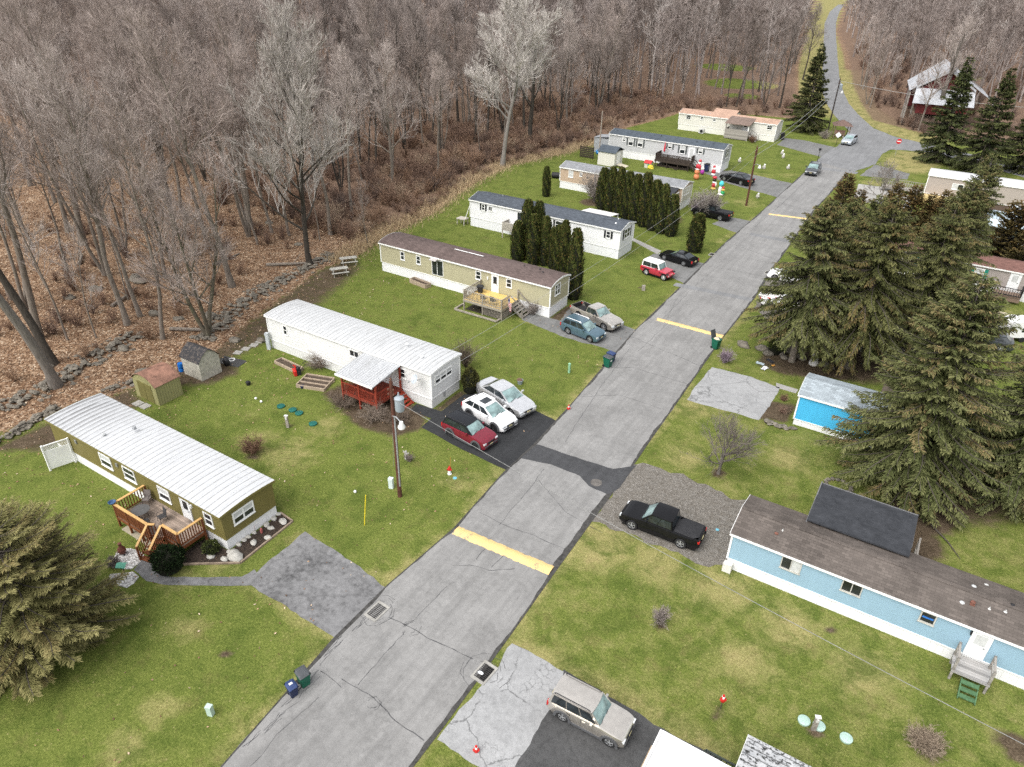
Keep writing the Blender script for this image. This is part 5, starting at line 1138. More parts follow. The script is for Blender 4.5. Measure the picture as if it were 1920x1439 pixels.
vehicle('sedan', 'white sedan mostly hidden under the left spruce', 'car', None, None, WHT, 4.7, 1.82, 1.45, 2.75, .93, flat_top(4.7, .9, .85, .95, .98, deck=[(-1.75, 1.0)]), (-1.8, -1.0, .2, 1.15), .74, .34, pos=(x, y), yaw=183, pillars=(.5,), group='vehicles under the spruces')
x, y = at(1478, 583)
WP = vehicle('pickup_truck', 'white pickup with red cans in its bed under the left spruce', 'pickup', None, None, WHT, 5.6, 1.95, 1.82, 3.5, 1.15, [(-2.8, .98), (-2.75, 1.08), (-.8, 1.1), (-.78, 1.12), (1.2, 1.15), (1.35, 1.12), (2.25, 1.05), (2.6, .95), (2.75, .8), (2.8, .7)], (-.85, -.7, .55, 1.25), .78, .4, bed=(-2.7, -.9, .6), pos=(x, y), yaw=-4, pillars=(.5,), sill=.34, group='vehicles under the spruces')
for dx, dy in ((-1.3, .3), (-1.9, -.35)):
    c_ = WP.location+Vector((dx, dy, .62)); m = MB(); m.rbox((0, 0, .17), (.32, .2, .34)); m.rbox((.05, 0, .38), (.2, .05, .06)); m.tube([(-.12, 0, .33), (-.2, 0, .46)], .025)
    o = m.build('fuel_can', plain('red_can', (.5, .02, .02, 1), .4), local=True); o.location = c_; tag(o, 'red fuel can standing in the bed of the white pickup', 'fuel can', 'red cans in the white pickup')
a, b = at(1424, 551, 1.2), at(1462, 561, 1.2)
ld = thing('ladder', 'white ladder reaching from the gravel to behind the left spruce', 'ladder', (a[0], a[1], 0)); m = MB()
for o_ in (-.22, .22): m.bar((a[0], a[1]+o_, 1.2), (b[0]+1.2, b[1]+o_, 1.25), .06, .09)
m.build('side_rail', WHITE, ld); m = MB()
for i in range(10): xx = a[0]+(b[0]+1.2-a[0])*(i+.5)/10; m.bar((xx, a[1]-.22, 1.22), (xx, a[1]+.22, 1.22), .04)
m.build('rung', WHITE, ld); m = MB(); m.bar((a[0]+.3, a[1], 0), (a[0]+.3, a[1], 1.16), .06); m.bar((b[0]+1, b[1], 0), (b[0]+1, b[1], 1.2), .06); m.build('trestle', GW, ld)
x, y = at(1349, 411)
vehicle('pickup_truck', 'black pickup with grey bed cover partly behind the round bare shrub', 'pickup', None, None, BLK, 5.3, 1.8, 1.7, 3.2, 1.1, [(-2.65, .98), (-2.6, 1.1), (-.7, 1.1), (-.68, 1.12), (1.0, 1.1), (1.2, 1.06), (2.1, 1.0), (2.45, .92), (2.6, .78), (2.65, .66)], (-.75, -.6, .45, 1.05), .76, .37, pos=(x-1.1, y+.1), yaw=176, pillars=(.5,), sill=.34)
# ------------------------------------------------------------------ trees
def bark(name, lo, hi, moss=0):
    t = NT(name); n = t.noise(3.5, 6, .7, t.coord('Object', (3, 3, .5))); r_ = t.objrand()
    c = t.ramp(n, (.3, lo), (.7, hi)); c = t.mix(t.math('MULTIPLY', r_, .45), c, t.mix(1, c, (.62, .60, .60, 1), 'MULTIPLY'))
    if moss: c = t.mix(t.math('MULTIPLY', t.ramp(t.noise(1.2, 4), (.5, 0), (.7, 1)), moss), c, (.10, .11, .05, 1))
    return t.done(c, .95, spec=.1)
def twigmat(name, a, b, c_):
    t = NT(name); r_ = t.objrand(); n = t.noise(.7, 3, .6)
    c = t.ramp(t.math('ADD', t.math('MULTIPLY', r_, .65), t.math('MULTIPLY', n, .35)), (.15, a), (.5, b), (.85, c_))
    return t.done(c, .9, spec=.08)
BARK = bark('grey_brown_bark', (.11, .092, .076, 1), (.30, .26, .22, 1), .25)
TWIG = twigmat('winter_twigs', (0.249, 0.204, 0.177, 1), (0.348, 0.291, 0.260, 1), (0.438, 0.385, 0.351, 1))
BARKP = bark('pale_bark', (.14, .128, .112, 1), (.32, .295, .265, 1)); TWIGP = twigmat('pale_twigs', (.36, .33, .30, 1), (.42, .385, .35, 1), (.48, .44, .405, 1))
BARKD = bark('dark_bark', (0.032, 0.028, 0.024, 1), (0.101, 0.088, 0.073, 1)); TWIGD = twigmat('dark_twigs', (0.144, 0.118, 0.103, 1), (0.202, 0.169, 0.151, 1), (0.266, 0.228, 0.206, 1))
def unit(v): return v/np.maximum(np.linalg.norm(v, axis=-1, keepdims=True), 1e-9)
def ribbons(P, D, L, Wd, rng, bend=.15):
    """thin tapering blades (two faces each) from P along D"""
    n = len(P); D = unit(D); s = unit(np.cross(D, rng.normal(size=(n, 3)))); k = rng.normal(size=(n, 3))*bend; k[:, 2] += bend*.6
    mid = P+D*(L*.55)[:, None]; tip = P+unit(D+k)*L[:, None]
    w = (Wd/2)[:, None]
    V = np.stack([P-s*w, P+s*w, mid+s*w*.7, mid-s*w*.7, tip], 1)
    b = (np.arange(n)*5)[:, None]
    return V.reshape(-1, 3), b+np.array([[0, 1, 2, 3]]), b+np.array([[3, 2, 4]])
def bare_mesh(seed, H=20, r0=.24, c0=.38, spread=.30, nl=16, nb=8, nt=9, nw=5, lean=0, upb=.5, fork=False, tw=.028, ww=.017, tsc=1.0, drop=False, wide=1.0):
    """returns (trunk MB, crown arrays). trunk -> limbs -> branches -> twigs -> twiglets"""
    rng = np.random.default_rng(seed); m = MB(); cm = MB(); TP = []; TD = []; TL = []
    def path(p, d, L, n, wob, up):
        pts = [p]; d = unit(np.asarray(d, float))
        for i in range(n):
            d = unit(d+rng.normal(size=3)*wob+np.array([0, 0, up])); pts.append(pts[-1]+d*L/n)
        return pts
    la = rng.uniform(0, 6.28)
    stems = [(np.array([0, 0, -.2]), np.array([math.cos(la)*lean, math.sin(la)*lean, 1.]), H, r0)]
    if fork:
        stems = [(np.array([0, 0, -.2]), np.array([math.cos(la+k*2.1)*.28*rng.uniform(.6, 1.3), math.sin(la+k*2.1)*.28*rng.uniform(.6, 1.3), 1.]), H*rng.uniform(.8, 1), r0*.72) for k in range(3)]
    for (p0, d0, SH, sr) in stems:
        tr = path(p0, d0, SH, 12, .045, .05); n = len(tr)
        m.tube(tr, [sr*1.5]+[sr*(1-i/(n-1))**.8+.02 for i in range(1, n)], 7, False)
        L_n = nl if not fork else max(5, nl//2)
        for i in range(L_n):
            f = c0+(1-c0)*(i+rng.uniform(0, 1))/L_n; f = min(f, .985); k = f*(n-1); j = int(k); p = tr[j]+(tr[min(j+1, n-1)]-tr[j])*(k-j)
            a = rng.uniform(0, 6.28) if not drop else la+rng.normal()*1.0
            out = (1.3-.8*f+rng.normal()*.14)*wide; d = np.array([math.cos(a)*out, math.sin(a)*out, .55+.5*f])
            LL = SH*spread*(1.12-f)*rng.uniform(.75, 1.3)+1.2; rl = sr*(1-f)**.7*.45+.02
            lp = path(p, d, LL, 6, .11, upb*.22); m.tube(lp, [max(.012, rl*(1-q/6*.85)) for q in range(7)], 5, False)
            for b_ in range(nb):
                g = .18+.8*(b_+rng.uniform(0, 1))/nb; kk = min(g, .99)*6; jj = int(kk); pb = lp[jj]+(lp[jj+1]-lp[jj])*(kk-jj); ld = unit(lp[jj+1]-lp[jj])
                db = unit(ld+unit(rng.normal(size=3))*.85+np.array([0, 0, upb*.35])); LB = (LL*.42*(1.15-g)+.7)*rng.uniform(.7, 1.3)
                bp = path(pb, db, LB, 4, .13, upb*.15); cm.tube(bp, [max(.008, rl*.42*(1-q/4*.8)) for q in range(5)], 3, False)
                t_ = rng.uniform(.1, 1, nt); kx = t_*3.99; jx = kx.astype(int); bpa = np.array(bp)
                pp = bpa[jx]+(bpa[jx+1]-bpa[jx])*(kx-jx)[:, None]; dd = unit(bpa[jx+1]-bpa[jx])+unit(rng.normal(size=(nt, 3)))*.75+np.array([0, 0, upb*.4])
                TP.append(pp); TD.append(dd); TL.append((.55+LB*.22)*rng.uniform(.6, 1.35, nt)*tsc)
        # leader twigs
    TP = np.concatenate(TP); TD = unit(np.concatenate(TD)); TL = np.concatenate(TL); N = len(TP)
    V1, Q1, T1 = ribbons(TP, TD, TL, np.full(N, tw), rng)
    rep = np.repeat(np.arange(N), nw); f = rng.uniform(.2, 1, N*nw)
    P2 = TP[rep]+TD[rep]*(TL[rep]*f)[:, None]; D2 = TD[rep]+unit(rng.normal(size=(N*nw, 3)))*.6+np.array([0, 0, .18]); L2 = TL[rep]*rng.uniform(.35, .75, N*nw)
    V2, Q2, T2 = ribbons(P2, D2, L2, np.full(N*nw, ww), rng)
    cv = np.array(cm.v); cq = np.array(cm.f)
    V = np.concatenate([cv, V1, V2]); o1, o2 = len(cv), len(cv)+len(V1)
    return m, V, np.concatenate([cq, Q1+o1, Q2+o2]), np.concatenate([T1+o1, T2+o2])
def tree_proto(name, label, seed, mats, **kw):
    m, V, Q, T = bare_mesh(seed, **kw); r = thing(name, label, 'tree')
    m.build('trunk', mats[0], r, local=True, smooth=60); raw('crown', V, [Q, T], mats[1], r)
    return r
def place(proto, x, y, s=1.0, rz=None, label=None, group=None, used=set(), sz=None, lean=None):
    first = proto.name not in used; used.add(proto.name)
    o = proto if first else copy_tree(proto)
    o.location = (x, y, hzs(x, y)); o.rotation_euler = ((lean or (0, 0))[0], (lean or (0, 0))[1], rnd.uniform(0, 6.28) if rz is None else rz); o.scale = (s, s, sz or s)
    if label: o['label'] = label
    if group: o['group'] = group
    elif 'group' in o: del o['group']
    return o
WG = 'bare trees crowded in the wood'
WL = 'bare grey-brown tree among many in the leafless wood'
protos = [tree_proto('bare_tree', WL, 100+i, (BARK, TWIG), H=kw[0], r0=kw[1], c0=kw[2], spread=kw[3], fork=kw[4], nl=kw[5]) for i, kw in enumerate([
    (20, .23, .44, .30, False, 15), (19, .19, .38, .32, False, 15), (22, .27, .52, .30, False, 14), (15.5, .15, .34, .30, False, 13), (20, .25, .36, .34, True, 18), (18, .17, .42, .30, False, 13), (21, .3, .3, .36, False, 17), (16, .14, .5, .26, False, 11)])]
dprotos = [tree_proto('bare_tree', WL, 140+i, (BARKD, TWIGD), H=kw[0], r0=kw[1], c0=kw[2], spread=kw[3], fork=kw[4], nl=kw[5]) for i, kw in enumerate([(19, .22, .36, .34, False, 16), (16.5, .19, .28, .38, True, 17), (20, .26, .40, .34, False, 16), (15, .14, .4, .3, False, 12)])]
thin = [tree_proto('sapling', 'slim young bare tree among taller trunks at the wood edge', 160+i, (BARK, TWIG), H=11+2*i, r0=.075, c0=.3, spread=.2, nl=9, nb=5, nt=6, nw=4) for i in range(2)]
def seen(x, y, z=0, mx=260, my=200):
    v = np.array([x, y, z-CAM_H]); d = v@FW
    if d < 3: return None
    px, py = 960+F_PX*(v@RT)/d, 719.5-F_PX*(v@UP)/d
    return (px, py, d)
taken = []
def spot(px, py): x, y = at(px, py); taken.append((x, y)); return x, y
# trees that stand out, each where its trunk meets the ground
x, y = spot(581, 496); place(tree_proto('bare_tree', '', 201, (BARKD, TWIGP), H=21.3, r0=.27, c0=.18, spread=.50, nl=26, nb=10, nt=10, nw=6, tw=.044, ww=.027, wide=1.25, upb=.75), x, y, 1, .6, 'pale-branched spreading bare tree standing at the lawn corner above the picnic tables')
x, y = spot(105, 725); place(tree_proto('bare_tree', '', 202, (bark('mid_grey_bark', (.10, .09, .078, 1), (.25, .225, .2, 1)), TWIG), H=22, r0=.36, c0=.40, spread=.30, nl=15), x, y, 1, 2.2, 'thick leaning grey trunk rising beside the stone wall', lean=(0, -.16))
x, y = spot(100, 683); place(tree_proto('bare_tree', '', 203, (BARKD, TWIG), H=21, r0=.32, c0=.42, spread=.30, nl=15), x, y, 1, 1.0, 'thick dark upright trunk just behind the leaning grey one', lean=(.02, -.10))
x, y = spot(391, 630); place(tree_proto('bare_tree', '', 204, (bark('olive_bark', (.07, .06, .045, 1), (.18, .16, .12, 1), .5), TWIG), H=14.5, r0=.24, c0=.2, spread=.30, nl=18, nb=8, fork=True), x, y, 1, .4, 'many-stemmed bare tree fanning up beside the grey gambrel shed')
x, y = spot(942, 312); place(tree_proto('bare_tree', '', 205, (BARKP, twigmat('whitish_twigs', (.50, .465, .425, 1), (.56, .52, .48, 1), (.62, .58, .54, 1))), H=25, r0=.34, c0=.28, spread=.42, nl=24, nb=10, nt=12, nw=7, tw=.06, ww=.038, wide=1.2), x, y, 1, .2, 'tall whitish bare tree with a broad pale crown')
x, y = spot(994, 272); place(tree_proto('bare_tree', '', 206, (BARKD, TWIGP), H=19, r0=.42, c0=.3, spread=.3, nl=15, nb=9, tw=.04, ww=.024), x, y, 1, 3.0, 'dark ivy-thick trunk right of the tall whitish tree')
x, y = spot(1059, 187); place(tree_proto('birch', '', 207, (BARKP, TWIGP), H=21, r0=.14, c0=.5, spread=.14, nl=12, nb=6, tw=.04, ww=.03), x, y, 1, 3.0, 'slim white-stemmed bare tree alone in the dark brush')
x, y = spot(1748, 240); place(tree_proto('bare_tree', '', 208, (bark('mid_bark', (.09, .08, .07, 1), (.2, .18, .155, 1)), TWIG), H=18, r0=.62, c0=.36, spread=.42, nl=15, nb=8), x, y, 1, 1.2, 'stout bare tree in front of the red barn')
x, y = spot(1461, 202); place(dprotos[0], x, y, .92, 1, 'dark bare tree beside the spruce at the upper road, nearest its right')
for i, (px, py, s, L_) in enumerate([(239, 609, .98, 'bare tree between the stone wall and the grey shed'), (263, 592, .95, None), (436, 538, 1.0, 'bare tree growing out of the stone wall behind the white home'), (542, 442, 1, None), (467, 443, .95, None), (510, 437, .92, None), (737, 358, .8, 'grey bare tree at the top corner of the lawn above the beige home'), (820, 343, .95, 'pale-trunked bare tree in the brush above the slate-roofed home'), (129, 437, 1.05, None), (387, 458, 1, None), (75, 640, 1.05, 'bare tree at the left edge beyond the stone wall'), (20, 560, 1.05, None), (200, 520, .95, None), (310, 520, 1, None), (330, 440, 1.0, None), (60, 460, 1, None), (620, 440, .9, None), (660, 400, .9, None)]):
    x, y = spot(px, py); place(protos[i % 8], x, y, s, None, L_ or WL, None if L_ else WG)
for px, py, s in [(1152, 182, .95), (1252, 143, 1), (1280, 158, 1), (1363, 139, 1), (1422, 173, .9), (1369, 152, .95), (1220, 150, .9), (1330, 120, 1), (1505, 150, .9), (1490, 120, .95), (1440, 110, 1)]:
    x, y = spot(px, py); place(dprotos[len(taken) % 4], x, y, s, None, 'dark bare tree in the brush beyond the cream home', 'dark bare trees left of the upper road')
for px, py, s in [(1631, 202, .8), (1625, 196, .7), (1614, 164, .85), (1618, 168, .8), (1668, 185, .55), (1700, 165, .7), (1690, 130, .8), (1760, 110, .9), (1650, 110, .9), (1615, 95, 1), (1820, 150, .7), (1870, 110, .9), (1730, 60, 1), (1640, 60, 1), (1790, 60, 1), (1722, 245, .62), (1700, 232, .55), (1775, 255, .6), (1800, 225, .7), (1690, 40, 1), (1610, 45, 1.05), (1850, 60, 1), (1900, 70, 1), (1830, 200, .6)]:
    x, y = spot(px, py); place((protos+dprotos)[len(taken) % 12], x, y, s, None, 'bare tree in the thin wood right of the upper road', 'bare trees right of the upper road')
for px, py, s, L_ in [(128, 641, 1, 'slim sapling between the thick trunks and the stone wall'), (181, 636, .8, None), (300, 500, 1, None), (350, 560, .8, None), (600, 450, .8, None), (1000, 230, 1, None), (900, 300, .8, None), (690, 460, .6, None), (240, 560, .8, None)]:
    x, y = spot(px, py); place(thin[len(taken) % 2], x, y, s, None, L_ or 'slim young bare tree among taller trunks of the wood', None if L_ else 'slim saplings in the wood')
# fill the wood: individuals up to the cap, nearest first; the rest far off is one mass
rg = np.random.default_rng(11); cand = []
def fill(step, x0, x1, y0, y1, poly, dmin, jitter=.45, near=0, far=1e9):
    for xx in np.arange(x0, x1, step):
        for yv in np.arange(y0, y1, step):
            a, b = xx+rg.uniform(-jitter, jitter)*step, yv+rg.uniform(-jitter, jitter)*step; d = math.hypot(a, b)
            if not (near <= d < far): continue
            cand.append((a, b, d, poly, dmin))
fill(7.7, -170, -40, 8, 200, 'W', 3.5, far=105); fill(6.0, -170, -40, 8, 200, 'W', 3.5, near=105, far=165); fill(6.5, -330, -30, 20, 330, 'W', 2.5, near=165, far=300); fill(9.5, -520, -20, 40, 560, 'W', 2, near=300, far=560); fill(8.5, -60, 40, 170, 560, 'E', 3, near=180, far=380); fill(11, -90, 60, 200, 600, 'E', 3, near=380, far=600)
ca = np.array([(c[0], c[1]) for c in cand]); sw = sdist(ca[:, 0], ca[:, 1], WOODS); se = sdist(ca[:, 0], ca[:, 1], EASTWOOD)
tk = np.array(taken); good = []
for i, c in enumerate(cand):
    ins = sw[i] > c[4] if c[3] == 'W' else se[i] > c[4]
    if not ins: continue
    if np.min(np.hypot(tk[:, 0]-c[0], tk[:, 1]-c[1])) < 3.2: continue
    if any(math.hypot(c[0]-a, c[1]-b) < r for a, b, r in ((-56, 205, 11), (-70, 236, 9), (-50, 186, 5), (-6, 180, 19), (-19, 178, 10), (-22, 200, 8), (0, 262, 6))): continue
    if 56 < c[1] < 165 and c[3] == 'W' and sw[i] < 9: continue
    s = seen(c[0], c[1], 12)
    if s is None or not (-120 < s[0] < 2040) or s[1] > 1560: continue
    good.append((c[2], c[0], c[1]))
good.sort()
NI = 214
for d, x, y in good[:NI]:
    dark = (y > 60 and x > -105-(y-60)*.25)
    p = dprotos if dark and rnd.random() < .72 else protos
    place(p[rnd.randrange(len(p))], x, y, rnd.uniform(.72, 1.12)*(1 if not dark else .92), None, ('dark bare tree among many behind the brushy wood edge' if p is dprotos else WL), WG if p is not dprotos else 'dark bare trees behind the brush', lean=(rnd.gauss(0, .05), rnd.gauss(0, .05)))
lod = [bare_mesh(300+i, H=19+i % 3, r0=.22, c0=.36, spread=.32, nl=11, nb=5, nt=6, nw=2, tw=.10, ww=.08, tsc=1.3) for i in range(5)]+[bare_mesh(310+i, H=19+i % 3, r0=.24, c0=.32, spread=.34, nl=9, nb=4, nt=4, nw=1, tw=.2, ww=.14, tsc=1.7) for i in range(4)]
LV = []
for m, V, Q, T in lod:
    v0 = np.array(m.v); q0 = np.array([f for f in m.f if len(f) == 4]); LV.append((np.concatenate([v0, V]), np.concatenate([q0, Q+len(v0)]), T+len(v0)))
av, aq, at_r, tint, off = [], [], [], [], 0
for d, x, y in good[NI:]:
    V, Q, T = LV[rnd.randrange(5) if d < 290 else 5+rnd.randrange(4)]; a = rnd.uniform(0, 6.28); s = rnd.uniform(.8, 1.1); c_, s_ = math.cos(a)*s, math.sin(a)*s
    P2 = np.stack([V[:, 0]*c_-V[:, 1]*s_+x, V[:, 0]*s_+V[:, 1]*c_+y, V[:, 2]*s+hzs(x, y)], 1)
    av.append(P2.astype(np.float32)); aq.append(Q+off); at_r.append(T+off); off += len(V); k = rnd.random(); tint.append(np.full((len(V), 4), k, np.float32))
t = NT('far_wood_twigs'); k_ = t.attr('tint', 'Fac')
FARM = t.done(t.ramp(k_, (.0, (0.146, 0.120, 0.105, 1)), (.35, (0.222, 0.185, 0.168, 1)), (.65, (0.284, 0.241, 0.221, 1)), (1, (0.361, 0.326, 0.302, 1))), .95, spec=.05)
print('woods mass trees', len(good)-NI, 'verts', off)
o = raw('distant_woods', np.concatenate(av), [np.concatenate(aq), np.concatenate(at_r)], FARM, attrs={'tint': np.concatenate(tint)})
tag(o, 'far mass of grey-brown leafless wood filling the top of the view', 'woods', kind='stuff')

# ------------------------------------------------------------------ conifers
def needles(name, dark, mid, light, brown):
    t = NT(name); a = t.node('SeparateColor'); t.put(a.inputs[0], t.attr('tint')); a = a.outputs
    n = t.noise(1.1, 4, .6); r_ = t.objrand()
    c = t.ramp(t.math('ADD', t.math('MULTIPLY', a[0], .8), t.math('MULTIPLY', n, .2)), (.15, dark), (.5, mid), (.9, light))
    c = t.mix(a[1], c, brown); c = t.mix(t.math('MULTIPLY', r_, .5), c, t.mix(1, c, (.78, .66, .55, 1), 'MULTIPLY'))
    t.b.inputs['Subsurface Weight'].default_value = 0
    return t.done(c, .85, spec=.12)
SPR = needles('spruce_needles', (0.020, 0.025, 0.009, 1), (0.070, 0.081, 0.029, 1), (0.167, 0.171, 0.070, 1), (0.180, 0.122, 0.059, 1))
SPRD = needles('dark_spruce_needles', (.012, .017, .007, 1), (.040, .050, .019, 1), (.105, .118, .044, 1), (.06, .045, .022, 1))
HEM = needles('soft_pine_needles', (.06, .066, .024, 1), (.17, .172, .068, 1), (.36, .345, .16, 1), (.24, .19, .09, 1))
ARB = needles('arborvitae_foliage', (0.021, 0.029, 0.009, 1), (0.072, 0.094, 0.023, 1), (0.178, 0.195, 0.057, 1), (0.237, 0.161, 0.060, 1))
ARBB = needles('bronzed_evergreen_foliage', (.026, .021, .008, 1), (.088, .072, .028, 1), (.18, .15, .06, 1), (.17, .105, .045, 1))
BOX = needles('clipped_bush_foliage', (.004, .009, .003, 1), (.014, .028, .010, 1), (.04, .062, .022, 1), (.05, .05, .02, 1))
def diamonds(P, D, L, Wd, N0, tint):
    D = unit(D); s = unit(np.cross(D, N0)); w = (Wd/2)[:, None]; n = len(P)
    V = np.stack([P, P+D*(L*.45)[:, None]+s*w, P+D*L[:, None], P+D*(L*.45)[:, None]-s*w], 1).reshape(-1, 3)
    return V, (np.arange(n)*4)[:, None]+np.array([[0, 1, 2, 3]]), np.repeat(tint, 4, 0)
def conifer(seed, H, Rr, base=.12, whorl=.30, nb=8, droop=.35, tipup=.25, dens=11, spray=.30, wid=.085, hang=.5, shape=.85, brown=.15, gaps=.12, top_brown=.3, airy=0):
    rng = np.random.default_rng(seed); m = MB(); m.tube([(0, 0, -.2), (0, 0, H*.3), (rng.normal()*.1, rng.normal()*.1, H*.65), (0, 0, H*.98)], [Rr*.045+.10, Rr*.04+.07, .08, .02], 8, False)
    bmesh_ = MB(); P, D, L, TI = [], [], [], []
    z = H*base
    while z < H*.985:
        u = (z-H*base)/(H*(1-base)); bl0 = Rr*(1-u)**shape*(1 if u > .12 else .75+u*2)
        for k in range(nb if u < .85 else 5):
            if rng.uniform() < gaps: continue
            a = rng.uniform(0, 6.28); bl = max(.22, bl0*rng.uniform(.62, 1.16)); n = 6
            dz0 = .35*u+.10-droop*(1-u)*.6; pts = []
            for i in range(n+1):
                s = i/n; r = bl*s; zz = z+bl*(dz0*s-droop*.55*s*s*(1-u*.7)+tipup*max(0, s-.6)**2*2.2)
                pts.append((r*math.cos(a+.1*math.sin(s*3+k)), r*math.sin(a+.1*math.sin(s*3+k)), zz))
            pts = np.array(pts); rb = .012+.012*bl
            if bl > .6: bmesh_.tube(pts, [rb*(1-.8*i/n) for i in range(n+1)], 4, False)
            N = max(4, int(bl*dens)); s = rng.uniform(.12 if airy else .05, 1, N)**(.6 if airy else .75); kx = np.minimum(s*n, n-.001); j = kx.astype(int)
            p = pts[j]+(pts[j+1]-pts[j])*(kx-j)[:, None]; d = unit(pts[j+1]-pts[j]); side = unit(np.cross(d, [0, 0, 1.]))*rng.choice([-1, 1], N)[:, None]
            tl = (.22+.42*bl*.33*(1.1-s))*rng.uniform(.6, 1.3, N)
            dd = unit(d*.75+side*rng.uniform(.35, 1.0, N)[:, None]+np.array([0, 0, -1.])*(hang*rng.uniform(.1, 1.0, N))[:, None])
            ti = rng.uniform(.1, .62)+.0*s; bt = 1.0 if rng.uniform() < brown*(1+top_brown*4*(u > .7)) else 0
            for q in range(3):   # sprays along each twig
                f = q/3; P.append(p+dd*(tl*f)[:, None]); dj = dd+rng.normal(size=(N, 3))*.22; dj[:, 2] -= hang*.25*q; D.append(dj); L.append(np.maximum(spray*rng.uniform(.7, 1.25, N), tl*.5))
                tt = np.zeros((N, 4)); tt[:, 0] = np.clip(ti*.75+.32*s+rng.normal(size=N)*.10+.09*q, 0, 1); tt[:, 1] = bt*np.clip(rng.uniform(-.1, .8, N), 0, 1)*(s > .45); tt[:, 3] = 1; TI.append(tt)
        z += whorl*rng.uniform(.6, 1.35)*(1 if u < .7 else .7)
    P, D, L, TI = map(np.concatenate, (P, D, L, TI)); N0 = rng.normal(size=(len(P), 3))*.55+np.array([0, 0, 1.])
    V, Q, TT = diamonds(P, D, L, L*rng.uniform(.7, 1.2, len(P))*wid/spray, N0, TI)
    return m, bmesh_, V, Q, TT
BR_ = plain('conifer_limb', (.085, .072, .06, 1), .9, .2, 5)
def conifer_proto(name, label, cat, seed, mat, **kw):
    m, b, V, Q, TT = conifer(seed, **kw); r = thing(name, label, cat); m.build('trunk', BARK, r, local=True, smooth=60)
    if b.v: b.build('limb', BR_, r, local=True)
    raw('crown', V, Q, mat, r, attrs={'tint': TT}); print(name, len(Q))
    return r
def put(o, x, y, rz=0, s=1, label=None, group=None, sz=None):
    o.location = (x, y, hzs(x, y)); o.rotation_euler = (0, 0, rz); o.scale = (s, s, sz or s)
    if label: o['label'] = label
    if group: o['group'] = group
    return o
sp1 = conifer_proto('spruce_tree', 'tall spruce standing over the stone ring and white statue', 'tree', 1, SPR, H=13.6, Rr=4.5, base=.27, nb=9, droop=.55, hang=.8, shape=.68, whorl=.26, dens=30, spray=.22, wid=.068, gaps=.05)
put(sp1, -7.2, 55.7)
sp2 = conifer_proto('spruce_tree', 'tall drooping spruce, middle of the trio beside the parked white vehicles', 'tree', 2, SPR, H=14.0, Rr=4.8, base=.2, nb=9, droop=.7, hang=1.0, shape=.66, whorl=.27, dens=30, spray=.22, wid=.068, gaps=.05)
put(sp2, -3.1, 57.2)
sp3 = put(copy_tree(sp1), 1.4, 72.5, 2.0, .93, 'open-topped spruce in front of the greige home')
sp4 = conifer_proto('spruce_tree', 'big bronze-tipped spruce looming over the bright blue home', 'tree', 3, needles('bronze_spruce_needles', (.026, .031, .011, 1), (.080, .096, .035, 1), (.18, .188, .082, 1), (.24, .175, .088, 1)), H=14.2, Rr=5.3, base=.1, nb=11, droop=.42, hang=.6, whorl=.26, dens=28, spray=.22, wid=.068, brown=.15, shape=.66, gaps=.04)
put(sp4, 2.7, 43.3)
put(copy_tree(sp4), 8.9, 46.2, 2.4, .95, 'big bronze-tipped spruce cut by the right edge')
put(copy_tree(sp2), -6.6, 65.5, 1.4, .8, 'shorter spruce leaning toward the lane by the white sedan', sz=.82)
put(copy_tree(sp1), -4.6, 62.6, 3.3, .9, 'spruce standing behind the gap of the front pair', sz=.93); put(copy_tree(sp2), .6, 63.8, 4.4, .86, 'spruce at the right of the merged group by the lane', sz=.9)
br = conifer_proto('evergreen_tree', 'bronzed conical evergreen', 'tree', 4, ARBB, H=8.2, Rr=2.1, base=.05, nb=9, droop=.05, hang=.1, whorl=.22, dens=16, spray=.26, wid=.1, shape=.6, brown=.4, top_brown=.5)
for i, (x, y, s, L_) in enumerate([(-10, 85.0, 1.06, 'leftmost bronzed evergreen beside the far yellow speed bump'), (-8.4, 85.9, .85, 'small bronzed evergreen second from the lane'), (-5.0, 86.2, 1, 'bronzed conical evergreen, third in the row from the lane'), (-3.2, 86.4, 1, 'bronzed conical evergreen, fourth in the row from the lane'), (-1.6, 88, .88, 'smaller bronzed evergreen, fifth in the row from the lane'), (-.4, 86.8, .98, 'bronzed evergreen at the right end of the row')]):
    put(br if i == 0 else copy_tree(br), x, y, i*1.1, s, L_, 'row of bronzed evergreens beyond the spruces')
put(copy_tree(sp1), 2.4, 82.0+5, 4.0, .7, 'thin-topped spruce in front of the long white-roofed home', sz=.9)
ov_ = conifer_proto('evergreen_tree', 'broad dark bronze evergreen beside the pale blue roof', 'tree', 5, ARBB, H=6.6, Rr=2.7, base=.03, nb=10, droop=.05, hang=.1, whorl=.22, dens=16, spray=.26, wid=.11, shape=.5, brown=.3)
put(ov_, 6.8, 93.0); put(copy_tree(ov_), 9.0, 90.6, 2, .95, 'broad dark bronze evergreen cut by the right edge')
nr = conifer_proto('spruce_tree', 'dark pyramidal spruce where the upper road meets the lane', 'tree', 6, SPRD, H=15.6, Rr=4.6, base=.05, nb=9, droop=.4, hang=.6, whorl=.40, dens=14, spray=.45, wid=.16, shape=1.0, brown=.03)
put(nr, -27.9, 152)
put(copy_tree(nr), -3.6, 140.2, 1.7, 1.04, 'dark tall spruce left of the pair at the side street', 'pair of dark spruces at the side street'); put(copy_tree(nr), 2.3, 135.2, 3.3, 1.0, 'dark tall spruce right of the pair at the side street', 'pair of dark spruces at the side street'); put(copy_tree(nr), 8, 141, .4, .95, 'dark spruce behind the pair at the side street')
